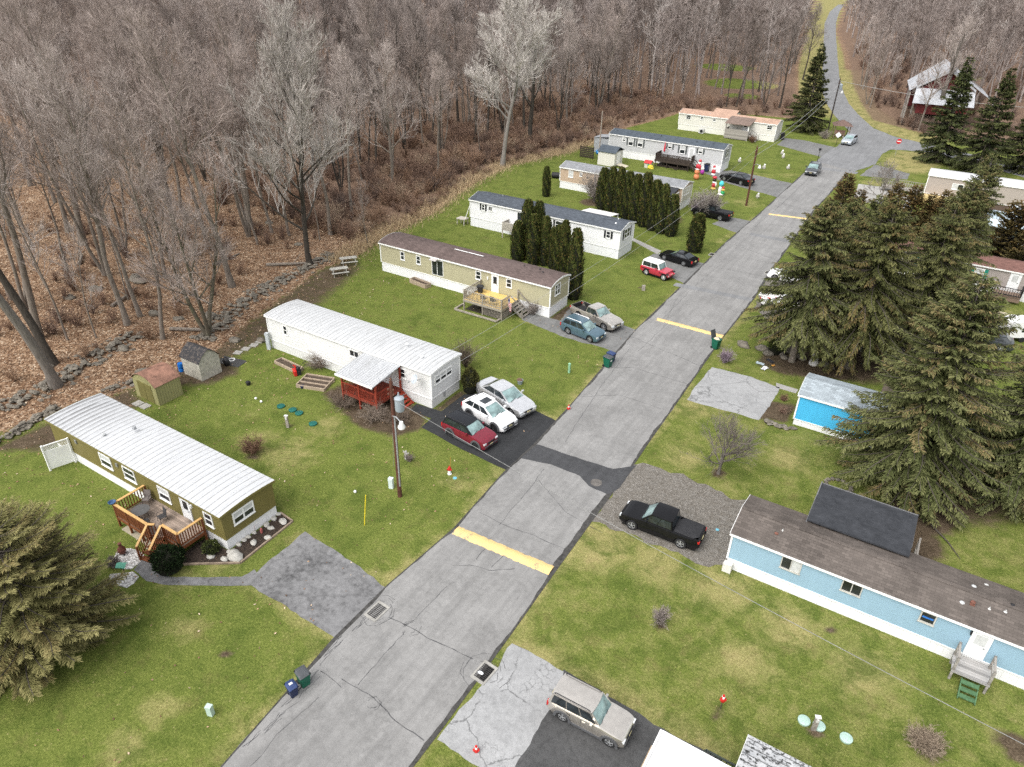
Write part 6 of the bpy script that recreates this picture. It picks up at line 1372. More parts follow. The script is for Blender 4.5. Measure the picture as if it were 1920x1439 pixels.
hm = conifer_proto('pine_tree', 'airy olive-green pine with drooping tufted limbs at the lower left', 'tree', 7, HEM, H=7.2, Rr=4.3, base=.06, nb=12, droop=.22, hang=.35, whorl=.22, dens=60, spray=.15, wid=.028, shape=.40, brown=.2, airy=1, gaps=.05)
put(hm, -30.1, 7.3)
# clipped columns of arborvitae
def column_mesh(seed, H, Rr, n, taper=.7, spray=.22, wid=.085, top=.30):
    rng = np.random.default_rng(seed); u = rng.uniform(0, 1, n)**.85; a = rng.uniform(0, 6.283, n)
    prof = np.minimum(1, (1-u)**top*1.25)*(1-.18*(1-np.minimum(1, u*5))); ph = rng.uniform(0, 6.28, 3)
    r = Rr*prof*(.86+.10*np.sin(a*3+ph[0]+u*4)+.07*np.sin(a*7+ph[1]+u*13))*rng.uniform(.86, 1.06, n)
    P = np.stack([r*np.cos(a), r*np.sin(a), u*H], 1); D = np.stack([np.cos(a)*.38, np.sin(a)*.38, np.full(n, 1.)], 1)+rng.normal(size=(n, 3))*.22
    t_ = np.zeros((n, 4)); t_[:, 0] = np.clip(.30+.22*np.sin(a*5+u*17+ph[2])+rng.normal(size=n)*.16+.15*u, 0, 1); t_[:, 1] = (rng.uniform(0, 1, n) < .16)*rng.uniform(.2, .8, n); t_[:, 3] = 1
    L = rng.uniform(.7, 1.3, n)*spray; N0 = np.stack([np.cos(a), np.sin(a), a*0], 1)+rng.normal(size=(n, 3))*.35
    V, Q, TT = diamonds(P, D, L, L*wid/spray*rng.uniform(.8, 1.3, n), N0, t_)
    core = MB(); k = 9; core.lathe([(Rr*.80*min(1, (1-i/k)**top*1.25)*(.82 if i == 0 else 1)+.005, H*.97*i/k) for i in range(k+1)], (0, 0, 0), 12)
    return V, Q, TT, core
CORE = plain('foliage_core_shade', (.008, .009, .004, 1), .95, .3, 6)  # near-black core: the shade inside the foliage is put into its colour
def column_proto(name, label, cat, seed, mat, H, Rr, n, **kw):
    V, Q, TT, core = column_mesh(seed, H, Rr, n, **kw); r = thing(name, label, cat); raw('foliage', V, Q, mat, r, attrs={'tint': TT}); core.build('shade_core', CORE, r, local=True)
    m = MB(); m.tube([(0, 0, -.1), (0, 0, .5)], .09); m.build('trunk', BARK, r, local=True); return r
ac = [column_proto('arborvitae', 'dark clipped columnar evergreen', 'tree', 30+i, ARB, 5.6, .78, 3800) for i in range(3)]
used_ac = set()
def arb(i, x, y, H, label, group=None, w=1.0, rz=None):
    p = ac[i % 3]; o = p if p.name not in used_ac else copy_tree(p); used_ac.add(p.name)
    put(o, x, y, rnd.uniform(0, 6) if rz is None else rz, w, label, group, sz=H/5.6)
GA = 'dark columnar evergreens between the beige and white homes'
for i, (px, py, H, w, L_) in enumerate([(970, 489, 4.3, 1.0, 'leftmost short column of the evergreens beside the beige home'), (988, 484, 6.3, 1.15, 'tallest column of the left clump beside the beige home'), (999, 497, 5.4, 1.0, 'front column of the left clump beside the beige home'), (1008, 478, 5.9, 1.0, 'rear column of the left clump beside the beige home'), (1021, 497, 5.2, 1.0, 'lone middle column of the evergreens beside the beige home'), (1036, 503, 4.4, .8, 'short slim column right of the middle evergreen'), (1045, 506, 4.7, .85, 'slim column third from the right beside the beige home'), (1056, 508, 5.3, .9, 'second column from the right beside the beige home')]):
    x, y = at(px, py); arb(i, x, y, H, L_, GA, w)
arb(1, -28.0, 56.6, 6.8, 'tall wide column at the end wall corner of the beige home', GA, 1.05)
GB = 'long row of dark clipped evergreens in front of the tan home'
n_ord = ['first', 'second', 'third', 'fourth', 'fifth', 'sixth', 'seventh', 'eighth', 'ninth']
for i, (px, py, H) in enumerate([(1128, 392, 5.6), (1143, 398, 5.9), (1158, 405, 6.1), (1173, 410, 6.0), (1188, 418, 6.2), (1205, 424, 6.2), (1222, 431, 5.8), (1238, 437, 5.6), (1256, 442, 4.6)]):
    x, y = at(px, py); arb(i, x, y, H+rnd.uniform(-.55, .35), f'dark clipped evergreen, {n_ord[i]} from the left in the long row before the tan home', GB, rnd.uniform(1.0, 1.3))
x, y = at(1301, 472); arb(2, x, y, 4.3, 'lone clipped evergreen standing on the lawn by the lane', None, 1.25)
x, y = at(1078, 352); arb(0, -47.0, 84.5, 4.0, 'slim evergreen beside the bare shrub at the tan home', None, .8)
# rounded bushes
def bush(name, label, seed, mat, x, y, Rr, H, n, spray=.13):
    rng = np.random.default_rng(seed); d = unit(rng.normal(size=(n, 3))); d[:, 2] = np.abs(d[:, 2])*1.0-.15*(rng.uniform(size=n) < .3)
    k = (.9+.08*np.sin(d[:, 0]*7+seed)+.07*np.sin(d[:, 1]*9))*rng.uniform(.84, 1.05, n)
    P = np.stack([d[:, 0]*Rr*k, d[:, 1]*Rr*k, .35*H+d[:, 2]*H*.62*k], 1); D = d+rng.normal(size=(n, 3))*.6+np.array([0, 0, .4])
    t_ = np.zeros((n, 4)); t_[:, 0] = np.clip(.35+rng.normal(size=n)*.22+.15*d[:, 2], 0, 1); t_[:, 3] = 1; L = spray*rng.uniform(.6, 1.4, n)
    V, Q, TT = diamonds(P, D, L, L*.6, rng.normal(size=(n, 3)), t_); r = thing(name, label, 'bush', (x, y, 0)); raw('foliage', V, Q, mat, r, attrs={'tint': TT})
    c = MB(); c.blob((0, 0, .35*H), (Rr*.84, Rr*.84, H*.53), seed, 14, 9, .05); c.build('shade_core', CORE, r, local=True); return r
x, y = at(318, 1068); bush('round_bush', 'dense dark green rounded bush at the foot of the deck stairs', 1, BOX, x, y+.05, .86, 1.55, 3600, .11)
x, y = at(397, 1036); bush('round_bush', 'small green bush growing in the white pot at the mulch bed', 2, needles('pot_bush_foliage', (.016, .022, .008, 1), (.06, .075, .022, 1), (.13, .15, .05, 1), (.1, .08, .03, 1)), x, y, .45, .8, 1200, .1)
x, y = at(879, 737); bush('round_bush', 'conical green-brown bush at the corner of the black driveway', 3, needles('cone_bush_foliage', (.02, .022, .007, 1), (.07, .072, .022, 1), (.14, .135, .045, 1), (.14, .1, .04, 1)), x, y+.2, .68, 2.2, 2600, .12)
x, y = at(1453, 662); bush('round_bush', 'dark upright bush at the left end of the stone ring', 4, ARB, x, y, .75, 1.9, 2200, .13)
# ------------------------------------------------------------------ leafless shrubs
def shrub_mesh(seed, Rr, H, stems, nt, nw, w=.02, spread=1.0, ww=.012):
    rng = np.random.default_rng(seed); m = MB(); TP, TD, TL = [], [], []
    for i in range(stems):
        a = rng.uniform(0, 6.28); o = rng.uniform(0, 1)**.5*spread; d = np.array([math.cos(a)*o*Rr/H*1.1, math.sin(a)*o*Rr/H*1.1, 1.]); L = H*rng.uniform(.6, 1.05); p = np.array([rng.normal()*.06*Rr, rng.normal()*.06*Rr, -.05]); pts = [p]
        for k in range(4): d = unit(d+rng.normal(size=3)*.14); pts.append(pts[-1]+d*L/4)
        m.tube(pts, [w*(1-.2*k) for k in range(5)], 3, False); b = np.array(pts); t_ = rng.uniform(.2, 1, nt)*3.99; j = t_.astype(int)
        TP.append(b[j]+(b[j+1]-b[j])*(t_-j)[:, None]); TD.append(unit(b[j+1]-b[j])+unit(rng.normal(size=(nt, 3)))*.8); TL.append(rng.uniform(.25, .6, nt)*min(1.2, H*.5))
    TP, TD, TL = np.concatenate(TP), unit(np.concatenate(TD)), np.concatenate(TL); N = len(TP); V1, Q1, T1 = ribbons(TP, TD, TL, np.full(N, w*.9), rng)
    rep = np.repeat(np.arange(N), nw); P2 = TP[rep]+TD[rep]*(TL[rep]*rng.uniform(.3, 1, N*nw))[:, None]; V2, Q2, T2 = ribbons(P2, TD[rep]+unit(rng.normal(size=(N*nw, 3)))*.8, TL[rep]*rng.uniform(.4, .8, N*nw), np.full(N*nw, ww), rng)
    v0 = np.array(m.v); q0 = np.array(m.f); o1 = len(v0); o2 = o1+len(V1)
    return np.concatenate([v0, V1, V2]), np.concatenate([q0, Q1+o1, Q2+o2]), np.concatenate([T1+o1, T2+o2])
def shrub(name, label, seed, mat, x, y, cat='shrub', **kw):
    V, Q, T = shrub_mesh(seed, **kw); o = raw(name, V, [Q, T], mat); o.location = (x, y, hzs(x, y)); return tag(o, label, cat)
SH_B = twigmat('reddish_brown_twigs', (.15, .085, .055, 1), (.19, .115, .08, 1), (.24, .16, .12, 1)); SH_G = twigmat('grey_shrub_twigs', (.17, .145, .13, 1), (.22, .19, .17, 1), (.27, .24, .22, 1)); SH_T = twigmat('tangled_brown_twigs', (.13, .10, .08, 1), (.19, .15, .12, 1), (.27, .22, .18, 1)); SH_P = twigmat('purplish_twigs', (.20, .15, .18, 1), (.27, .21, .25, 1), (.33, .27, .31, 1))
x, y = at(475, 850); shrub('bare_shrub', 'low reddish-brown bare shrub in the lawn between the first two homes', 1, SH_B, x, y, Rr=1.0, H=1.3, stems=70, nt=9, nw=4)
x, y = at(1237, 1170); shrub('bare_shrub', 'small dark round bare shrub alone on the right lawn', 2, TWIGD, x, y, Rr=.45, H=.95, stems=70, nt=8, nw=4)
x, y = at(1345, 408); shrub('bare_shrub', 'big round leafless shrub beside the black pickup with grey bed cover', 3, SH_G, x-1.6, y+.2, Rr=2.5, H=3.2, stems=110, nt=14, nw=5, w=.035, ww=.022)
x, y = at(1300, 398); shrub('bare_shrub', 'pale small leafless shrub left of the big round one', 33, SH_P, x+.3, y, Rr=1.3, H=1.6, stems=50, nt=9, nw=4, w=.03, ww=.02)
x, y = at(1105, 385); shrub('bare_shrub', 'wide grey leafless shrub at the back wall of the tan home', 4, SH_G, x, y+2, Rr=3.0, H=4.2, stems=100, nt=14, nw=5, w=.04, ww=.025)
x, y = at(1358, 680); shrub('bare_shrub', 'purplish twiggy shrub beside the open green bin', 5, SH_P, x, y, Rr=.7, H=1.25, stems=70, nt=9, nw=4)
t_ = tree_proto('small_tree', '', 401, (bark('small_bark', (.08, .07, .06, 1), (.2, .18, .16, 1)), SH_G), H=2.9, r0=.10, c0=.25, spread=.46, wide=1.3, upb=.3, nl=16, nb=8, nt=8, nw=5, tw=.014, ww=.009, tsc=.5)
x, y = at(1347, 889); place(t_, x, y, 1, 0, 'small bare ornamental tree on the right lawn by the lane')
t_ = tree_proto('small_tree', '', 402, (BARK, SH_G), H=5.0, r0=.09, c0=.3, spread=.45, nl=12, nb=7, nt=8, nw=4, tw=.03, ww=.02, tsc=.6)
x, y = at(1640, 400); place(t_, x+.5, y, 1, 0, 'small bare tree on the pale pad beyond the dark evergreens')
for i, (px, py, Rr, H, L_) in enumerate([(635, 765, 1.7, 1.35, 'tangled bare shrub at the left end of the red porch'), (690, 792, 1.7, 1.4, 'tangled bare shrub before the middle of the red porch'), (738, 800, 1.4, 1.25, 'tangled bare shrub before the right end of the red porch'), (800, 735, 1.2, 2.2, 'bare shrub against the white home beside the red porch stair'), (600, 690, 1.4, 1.5, 'low bare shrub by the raised beds at the white home'), (872, 690, .7, 2.3, 'thin bare shrub at the far end corner of the white home')]):
    x, y = at(px, py); shrub('bare_shrub', L_, 50+i, SH_T, x, y+(.5 if i < 3 else .1), Rr=Rr, H=H, stems=60, nt=10, nw=4, w=.017, ww=.012, spread=1.35)
for i, (px, py, Rr, H, L_) in enumerate([(1000, 590, .9, 1.5, 'thin bare shrub before the white skirting of the beige home'), (1255, 378, .8, 1.2, 'dark bare shrub left of the cream home porch'), (1410, 268, .9, 1.3, 'reddish bare shrub right of the cream home porch'), (215, 1062, .5, .7, 'brown bare shrub at the edge of the white pebbles'), (1545, 260, 1.6, 1.6, 'bare shrubs under the dark spruce at the upper road'), (1790, 205, 2.5, 2.6, 'bare shrub beside the barn base'), (1560, 718, .0, 0, '')]):
    if not L_: continue
    x, y = at(px, py); shrub('bare_shrub', L_, 70+i, (SH_G, TWIGD, SH_B)[i % 3], x, y, Rr=Rr, H=H, stems=50, nt=9, nw=4, w=.022, ww=.016)
for i, (px, py) in enumerate([(1512, 760), (1467, 775)]):
    x, y = at(px, py) if i else at(1468, 752); shrub('bare_shrub', ['dead reddish plant at the back of the stone-edged bed by the bright blue home', 'dead reddish plant at the front of the stone-edged bed by the bright blue home'][i], 80+i, SH_B, x, y, Rr=.4, H=.6, stems=40, nt=7, nw=3, w=.014)
# brush pile at the bottom right
x, y = at(1735, 1395); shrub('brush_pile', 'tangled brown brush pile on the lawn at the bottom right', 90, twigmat('straw_brown_twigs', (.16, .12, .085, 1), (.22, .17, .125, 1), (.3, .24, .18, 1)), x, y, 'brush pile', Rr=1.5, H=.8, stems=160, nt=8, nw=4, spread=1.5, w=.018)
# thicket along the wood edge: nobody could count it
rg = np.random.default_rng(77); vs, qs, ts, ti, off = [], [], [], [], 0
sm = [shrub_mesh(500+i, 1.5, 2.4, 24, 8, 2, .04, 1.0, .036) for i in range(5)]
def add_brush(x, y, s, k):
    global off
    V, Q, T = sm[rg.integers(5)]; a = rg.uniform(0, 6.28); c_, s_ = math.cos(a)*s, math.sin(a)*s
    vs.append(np.stack([V[:, 0]*c_-V[:, 1]*s_+x, V[:, 0]*s_+V[:, 1]*c_+y, V[:, 2]*s+hzs(x, y)], 1)); qs.append(Q+off); ts.append(T+off); off += len(V); ti.append(np.full((len(V), 4), k))
bx_, by_ = rg.uniform(-100, -52, 2600), rg.uniform(56, 172, 2600); sd_ = sdist(bx_, by_, WOODS)
for x, y, d in zip(bx_, by_, sd_):
    if d < .8 or d > 30 or rg.uniform() < d/38: continue
    add_brush(x, y, rg.uniform(.45, 1.05)*(1 if d > 3 else .55), np.clip(rg.normal(.5, .22)-.0*d, 0, 1))
for x, y in zip(rg.uniform(-14, -2, 60), rg.uniform(152, 172, 60)): add_brush(x, y, rg.uniform(.6, 1.2), rg.uniform(0, .4)) if sdist(np.array([x]), np.array([y]), EASTWOOD)[0] > .5 else None
for x, y in zip(rg.uniform(-75, 10, 500), rg.uniform(165, 330, 500)): add_brush(x, y, rg.uniform(.6, 1.4), rg.uniform(0, .6)) if sdist(np.array([x]), np.array([y]), EASTWOOD)[0] > 5 and math.hypot(x+6, y-180) > 12 and math.hypot(x+56, y-205) > 12 else None
for x, y in zip(rg.uniform(-55, -31, 40), rg.uniform(160, 178, 40)): add_brush(x, y, rg.uniform(.5, 1.0), rg.uniform(.1, .6))
for x, y in zip(rg.uniform(-90, -49, 240), rg.uniform(18, 56, 240)):
    if sdist(np.array([x]), np.array([y]), WOODS)[0] > 5 and rg.uniform() < .45: add_brush(x, y, rg.uniform(.3, .75), rg.uniform(.2, .8))
t = NT('thicket_twigs'); k_ = t.attr('tint', 'Fac')
TH = t.done(t.ramp(k_, (0, (0.131, 0.100, 0.086, 1)), (.4, (0.205, 0.135, 0.101, 1)), (.7, (0.252, 0.163, 0.109, 1)), (1, (0.393, 0.305, 0.220, 1))), .95, spec=.05)
o = raw('undergrowth', np.concatenate(vs), [np.concatenate(qs), np.concatenate(ts)], TH, attrs={'tint': np.concatenate(ti)}); tag(o, 'reddish-brown leafless undergrowth along the wood edge', 'undergrowth', kind='stuff')
print('brush verts', off)
# tall straw grass along the lawn edge
n = 9000; yv = rg.uniform(50, 120, n); ex_ = np.array([np.interp(yv_, [p[1] for p in WOOD_EDGE], [p[0] for p in WOOD_EDGE]) for yv_ in yv]); xv = ex_+rg.normal(-.8, 1.1, n)
P_ = np.stack([xv, yv, hz(xv, yv)-.02], 1); D_ = rg.normal(size=(n, 3))*.45; D_[:, 2] = 1; V, Q, T = ribbons(P_, D_, rg.uniform(.35, 1.0, n), np.full(n, .05), rg, .35)
o = raw('tall_grass', V, [Q, T], plain('straw_grass', (.42, .32, .19, 1), .9, .2, 3)); tag(o, 'tall straw-coloured grass between lawn and brush', 'grass', kind='stuff')
# single leaves on the floor of the wood and on the lawns
def leaves(name, label, X, Y, size, mat, seed):
    rng = np.random.default_rng(seed); n = len(X); c = np.stack([X, Y, hz(X, Y)+rng.uniform(.02, .07, n)], 1); a = unit(rng.normal(size=(n, 3))*np.array([1, 1, .45])); b = unit(np.cross(a, rng.normal(size=(n, 3))*.5+np.array([0, 0, 1.]))); s = (size*rng.uniform(.6, 1.4, n))[:, None]
    V = np.stack([c-a*s, c+b*s*.6, c+a*s, c-b*s*.6], 1).reshape(-1, 3); Q = (np.arange(n)*4)[:, None]+np.array([[0, 1, 2, 3]]); tt = np.repeat(np.stack([rng.uniform(0, 1, n)]*4, 1), 4, 0)
    o = raw(name, V, Q, mat, attrs={'tint': tt}); return tag(o, label, 'leaves', kind='stuff')
t = NT('dry_leaves'); LF = t.done(t.ramp(t.attr('tint', 'Fac'), (0, (.11, .065, .04, 1)), (.4, (.25, .15, .09, 1)), (.75, (.38, .26, .165, 1)), (1, (.58, .47, .35, 1))), .9, spec=.1)
X, Y = rg.uniform(-110, -46, 60000), rg.uniform(14, 66, 60000); k = sdist(X, Y, WOODS) > rg.normal(.2, .8, 60000); leaves('leaf_litter', 'dry orange-brown leaves covering the floor of the wood', X[k], Y[k], .075, LF, 5)
X, Y = rg.uniform(-52, -20, 9000), rg.uniform(3, 60, 9000); d_ = -sdist(X, Y, WOODS); k = (rg.uniform(size=9000) < np.exp(-np.clip(d_, 0, 99)/9)*.8+.10) & (d_ > 0)
for (a, b, c_, d2) in ((-44.5, -27.6, 15.9, 19.9), (-44.1, -27.2, 33.3, 37.3), (-47.7, -27.6, 51.2, 55.2)): k &= ~((X > a) & (X < b) & (Y > c_) & (Y < d2))
leaves('fallen_leaves', 'scattered pale fallen leaves on the left lawns', X[k], Y[k], .06, LF, 6)

q_ = random.Random(21)
for i, (px, py, L_) in enumerate([(320, 620, 'fallen log in the litter near the grey shed'), (210, 575, 'fallen log lying among the trunks at the left'), (500, 500, 'fallen log just above the long stone wall'), (150, 500, 'mossy fallen log far up the left slope'), (400, 500, 'fallen log in the middle of the leafy slope')]):
    x, y = at(px, py); a = q_.uniform(0, 3.1); L = q_.uniform(3, 6); m = MB(); m.tube([(0, 0, .16), (L*.5*math.cos(a), L*.5*math.sin(a), .2), (L*math.cos(a+.1), L*math.sin(a+.1), .15)], [.17, .14, .06], 7); m.tube([(L*.5*math.cos(a), L*.5*math.sin(a), .2), (L*.7*math.cos(a+.5), L*.7*math.sin(a+.5), .6)], [.05, .02], 5); o = m.build('fallen_log', BARK, local=True); o.location = (x, y, hzs(x, y)); tag(o, L_, 'log')

lt = tree_proto('leafy_tree', 'bare tree still holding pale dry leaves in the brush left of the cream home', 420, (BARKD, TWIGD), H=12, r0=.16, c0=.25, spread=.4, nl=16, nb=7, nt=7, nw=3)
rg = np.random.default_rng(9); V_ = np.array([v.co for v in lt.children[1].data.vertices]); V_ = V_[rg.integers(0, len(V_), 2600)]+rg.normal(size=(2600, 3))*.05
Vd, Qd, Td = diamonds(V_, rg.normal(size=(2600, 3))-np.array([0, 0, .5]), rg.uniform(.12, .26, 2600), rg.uniform(.09, .16, 2600), rg.normal(size=(2600, 3)), np.ones((2600, 4))*rg.uniform(0, 1, (2600, 1)))
raw('dry_leaves', Vd, Qd, plain('pale_dry_leaf', (.50, .41, .345, 1), .9, .2, 3), lt)
for i, (px, py, s) in enumerate([(1140, 190, 1), (1100, 175, 1.1), (1180, 200, .8), (1230, 195, .8), (1215, 175, 1), (1050, 150, 1.2), (1280, 185, .7), (880, 150, 1.2)]):
    x, y = at(px, py); o = lt if i == 0 else copy_tree(lt); put(o, x, y, i*1.3, s, group='trees still holding pale dry leaves'); o.location.z = hzs(x, y)
# ------------------------------------------------------------------ decks
CEDAR = plain('reddish_deck_stain', S(132, 78, 46, .75), .7, .25, 4); CAP = plain('pale_rail_cap', S(214, 172, 112, .8), .6, .12, 3)
def post(m, x, y, z0, z1, w=.1): m.box(x-w/2, x+w/2, y-w/2, y+w/2, z0, z1)
dk = thing('deck', 'timber deck with pale handrails on the front of the olive home', 'deck', (-34.6, 14.0, 0))
m = MB(); m.prism([(-34.5, 16.15), (-34.5, 14.15), (-31.45, 14.15), (-30.75, 14.55), (-29.45, 14.55), (-29.45, 16.15)], .68, .77)
m.build('floor', wood('weathered_deck_boards', (.30, .235, .19, 1), .14, 1, .35, .12, .75), dk)
m = MB()
for a, b in (((-34.5, 14.15), (-31.45, 14.15)), ((-34.5, 14.15), (-34.5, 16.1)), ((-30.75, 14.55), (-29.45, 14.55)), ((-29.45, 14.55), (-29.45, 16.1))): m.bar((*a, .6), (*b, .6), .05, .2)
m.build('skirt_board', CEDAR, dk)
for x, y in ((-34.5, 14.15), (-33.4, 14.15), (-32.3, 14.15), (-31.45, 14.15), (-30.75, 14.55), (-29.45, 14.55), (-29.45, 16.05), (-34.5, 16.05)):
    m = MB(); post(m, x, y, -.05, 1.64); m.build('leg', CEDAR, dk)
for a, b, solid in (((-34.5, 14.15), (-31.45, 14.15), 1), ((-34.5, 16.05), (-34.5, 14.15), 0), ((-30.75, 14.55), (-29.45, 14.55), 0), ((-29.45, 14.55), (-29.45, 16.05), 0), ((-31.45, 14.15), (-31.1, 14.35), 0)):
    m = MB(); rail_line(m, a, b, .77, 1.64, .085 if solid else .15, .06 if solid else .045, top=False); r_ = m.build('railing', CEDAR, dk)
    m = MB(); m.bar((*a, 1.67), (*b, 1.67), .15, .045); m.build('rail_cap', CAP, r_)
m = MB()
s0, s1 = (-31.15, 14.3), (-30.78, 14.5); dv = (.08, -.32)
for i in range(4):
    for k in (0,): m.rbox((-30.92+.06*i, 14.22-.28*i, .58-.17*i), (1.0, .28, .05), R(10))
m.build('stair', CEDAR, dk)
for (a, b) in (((-31.4, 14.12, .77), (-31.15, 13.15, .05)), ((-30.75, 14.5, .77), (-30.35, 13.35, .05))):
    m = MB(); rail_line(m, a, b, 0, .9, .12, .04, top=False); post(m, b[0], b[1], 0, 1.0, .09); r_ = m.build('stair_railing', CEDAR, dk); m = MB(); m.bar((a[0], a[1], a[2]+.9), (b[0], b[1], b[2]+.95), .13, .04); m.build('rail_cap', CAP, r_)
m = MB(); m.prism([(-34.2, 14.0), (-32.2, 14.0), (-31.6, 13.8), (-31.5, 14.8), (-34.2, 15.2)], -.02, .04); tag(m.build('paver_slab', plain('tan_concrete', (.34, .30, .22, 1), .9, .2), loc=(-34.2, 14, 0)), 'tan concrete slab under the edge of the olive home deck', 'paving slab')
def chair(x, y, z, rz, mat, label, group=None, arm=True):
    t_ = thing('patio_chair', label, 'chair', (x, y, z), rz, group)
    m = MB(); m.rbox((0, 0, .43), (.5, .5, .03)); m.build('seat', mat, t_, local=True); m = MB(); m.rbox((-.26, 0, .72), (.03, .5, .55), 0, (0, R(-10))); m.build('backrest', mat, t_, local=True)
    for a, b in ((1, 1), (1, -1), (-1, 1), (-1, -1)):
        m = MB(); m.tube([(.22*a, .23*b, .42), (.27*a, .26*b, 0)], .015, 5); m.build('leg', BLACK, t_, local=True)
    if arm:
        for b in (-1, 1):
            m = MB(); m.tube([(.24, .26*b, .42), (.24, .27*b, .64), (-.24, .27*b, .66)], .016, 5); m.build('armrest', BLACK, t_, local=True)
    return t_
DGY = plain('dark_sling_fabric', (.05, .048, .048, 1), .8, .2)
chair(-34.05, 15.75, .77, R(-60), plain('brown_cushion', (.15, .13, .12, 1), .9, .2), 'cushioned grey-brown chair in the back corner of the olive home deck')
chair(-32.0, 15.3, .77, R(-100), DGY, 'thin black chair by the door of the olive home')
chair(-32.4, 14.55, .77, R(70), DGY, 'black chair at the table on the olive home deck')
t_ = thing('patio_table', 'round dark glass table on the olive home deck', 'table', (-33.2, 14.85, .77)); m = MB(); m.lathe([(0, .68), (.6, .68), (.62, .70), (.6, .715), (0, .715)], (0, 0, 0), 22); m.build('table_top', plain('smoked_glass', (.09, .088, .085, 1), .4), t_, local=True)
for k in range(4):
    m = MB(); m.tube([(.35*math.cos(k*1.57+.7), .35*math.sin(k*1.57+.7), .68), (.45*math.cos(k*1.57+.7), .45*math.sin(k*1.57+.7), 0)], .018, 5); m.build('leg', BLACK, t_, local=True)
m = MB(); m.lathe([(0, 0), (.13, 0), (.2, .1), (.21, .12), (.18, .12), (.12, .03), (0, .03)], (-34.5, 14.12, 1.69), 14); tag(m.build('bowl', plain('blue_glaze', (.05, .10, .2, 1), .3), loc=(-34.5, 14.12, 1.69)), 'blue bowl on the corner of the olive home handrail', 'bowl')
# deck of the beige home
dk = thing('deck', 'yellow-floored deck with grey railing and lattice at the beige home', 'deck', (-35.2, 48.5, 0))
PT = plain('grey_treated_timber', (.29, .26, .215, 1), .8, .25, 5)
m = MB(); m.box(-35.2, -31.0, 48.55, 51.45, 1.0, 1.1); m.build('floor', wood('yellow_pine_boards', S(222, 190, 118, .8), .14, 1, .12), dk)
for x in (-35.15, -33.1, -31.05):
    m = MB(); post(m, x, 48.6, -.05, 2.05); m.build('leg', PT, dk)
for x in (-35.15, -31.05):
    m = MB(); post(m, x, 51.35, -.05, 2.05); m.build('leg', PT, dk)
for a, b in (((-35.15, 48.6), (-31.05, 48.6)), ((-35.15, 48.6), (-35.15, 51.4)), ((-31.05, 48.6), (-31.05, 49.9))):
    m = MB(); rail_line(m, a, b, 1.1, 2.0, .15, .045); m.build('railing', PT, dk)
m = MB(); m.bar((-35.2, 48.52, .98), (-31, 48.52, .98), .05, .22); m.bar((-30.98, 48.55, .98), (-30.98, 51.4, .98), .05, .22); m.build('skirt_board', PT, dk)
m = MB()
def lattice(m, x0, x1, y0, y1, z0, z1):
    L = math.hypot(x1-x0, y1-y0); h = z1-z0; n = int(L/.12)
    for i in range(-int(h/.12), n):
        for sgn in (1, -1):
            a0, a1 = i*.12, i*.12+h; p0, p1 = max(0, a0), min(L, a1)
            if p1 <= p0: continue
            za, zb = z0+(p0-a0), z0+(p1-a0)
            if sgn < 0: za, zb = z1-(p0-a0), z1-(p1-a0)
            m.bar((x0+(x1-x0)*p0/L, y0+(y1-y0)*p0/L, za), (x0+(x1-x0)*p1/L, y0+(y1-y0)*p1/L, zb), .03, .012)
lattice(m, -33.05, -31.1, 48.64, 48.64, .05, .9); lattice(m, -31.02, -31.02, 48.7, 50.4, .05, .9); m.build('lattice', PT, dk)
m = MB(); m.box(-35.1, -31.15, 48.75, 51.3, 0, .05); m.build('under_deck_shade', plain('deck_shade', (.03, .024, .018, 1)), dk)  # dark sheet laid down as painted shade under the deck
m = MB()
for i in range(5): m.box(-30.98+.27*i, -30.72+.27*i, 50.0, 51.3, .82-i*.19, .87-i*.19)
for y in (49.98, 51.3): m.bar((-31, y, .95), (-29.6, y, 0), .05, .22); m.bar((-31, y, 1.95), (-29.7, y, .95), .05, .1); m.bar((-29.7, y, 0), (-29.7, y, 1.0), .09)
m.build('stair', plain('grey_stair_timber', (.22, .20, .175, 1), .8, .25, 5), dk)
m = MB(); m.bar((-35.8, 48.0, .12), (-31.2, 48.0, .12), .14, .14); m.bar((-31.2, 48.0, .12), (-31.2, 48.6, .12), .14, .14); m.bar((-35.8, 48.0, .12), (-35.8, 49.5, .12), .14, .14); tag(m.build('bed_edging', PT, loc=(-35.8, 48, 0)), 'grey timber edging round the beige home deck', 'edging')
chair(-33.2, 49.0, 1.1, R(90), DGY, 'left dark chair at the front railing of the yellow deck'); chair(-32.2, 49.0, 1.1, R(95), DGY, 'right dark chair at the front railing of the yellow deck')
t_ = thing('grill', 'black barbecue grill at the back corner of the yellow deck', 'grill', (-34.7, 50.6, 1.1), .3)
m = MB(); m.box(-.3, .3, -.25, .25, .1, .75); m.build('cabinet', BLACK, t_, local=True); m = MB(); m.lathe([(0, -.42), (.26, -.42), (.29, -.3), (.29, .3), (.26, .42), (0, .42)], (0, 0, .85), 12, 'x'); m.build('hood', BLACK, t_, local=True); m = MB(); m.box(.31, .6, -.2, .2, .72, .76); m.box(-.6, -.31, -.2, .2, .72, .76); m.build('side_shelf', STEEL, t_, local=True)
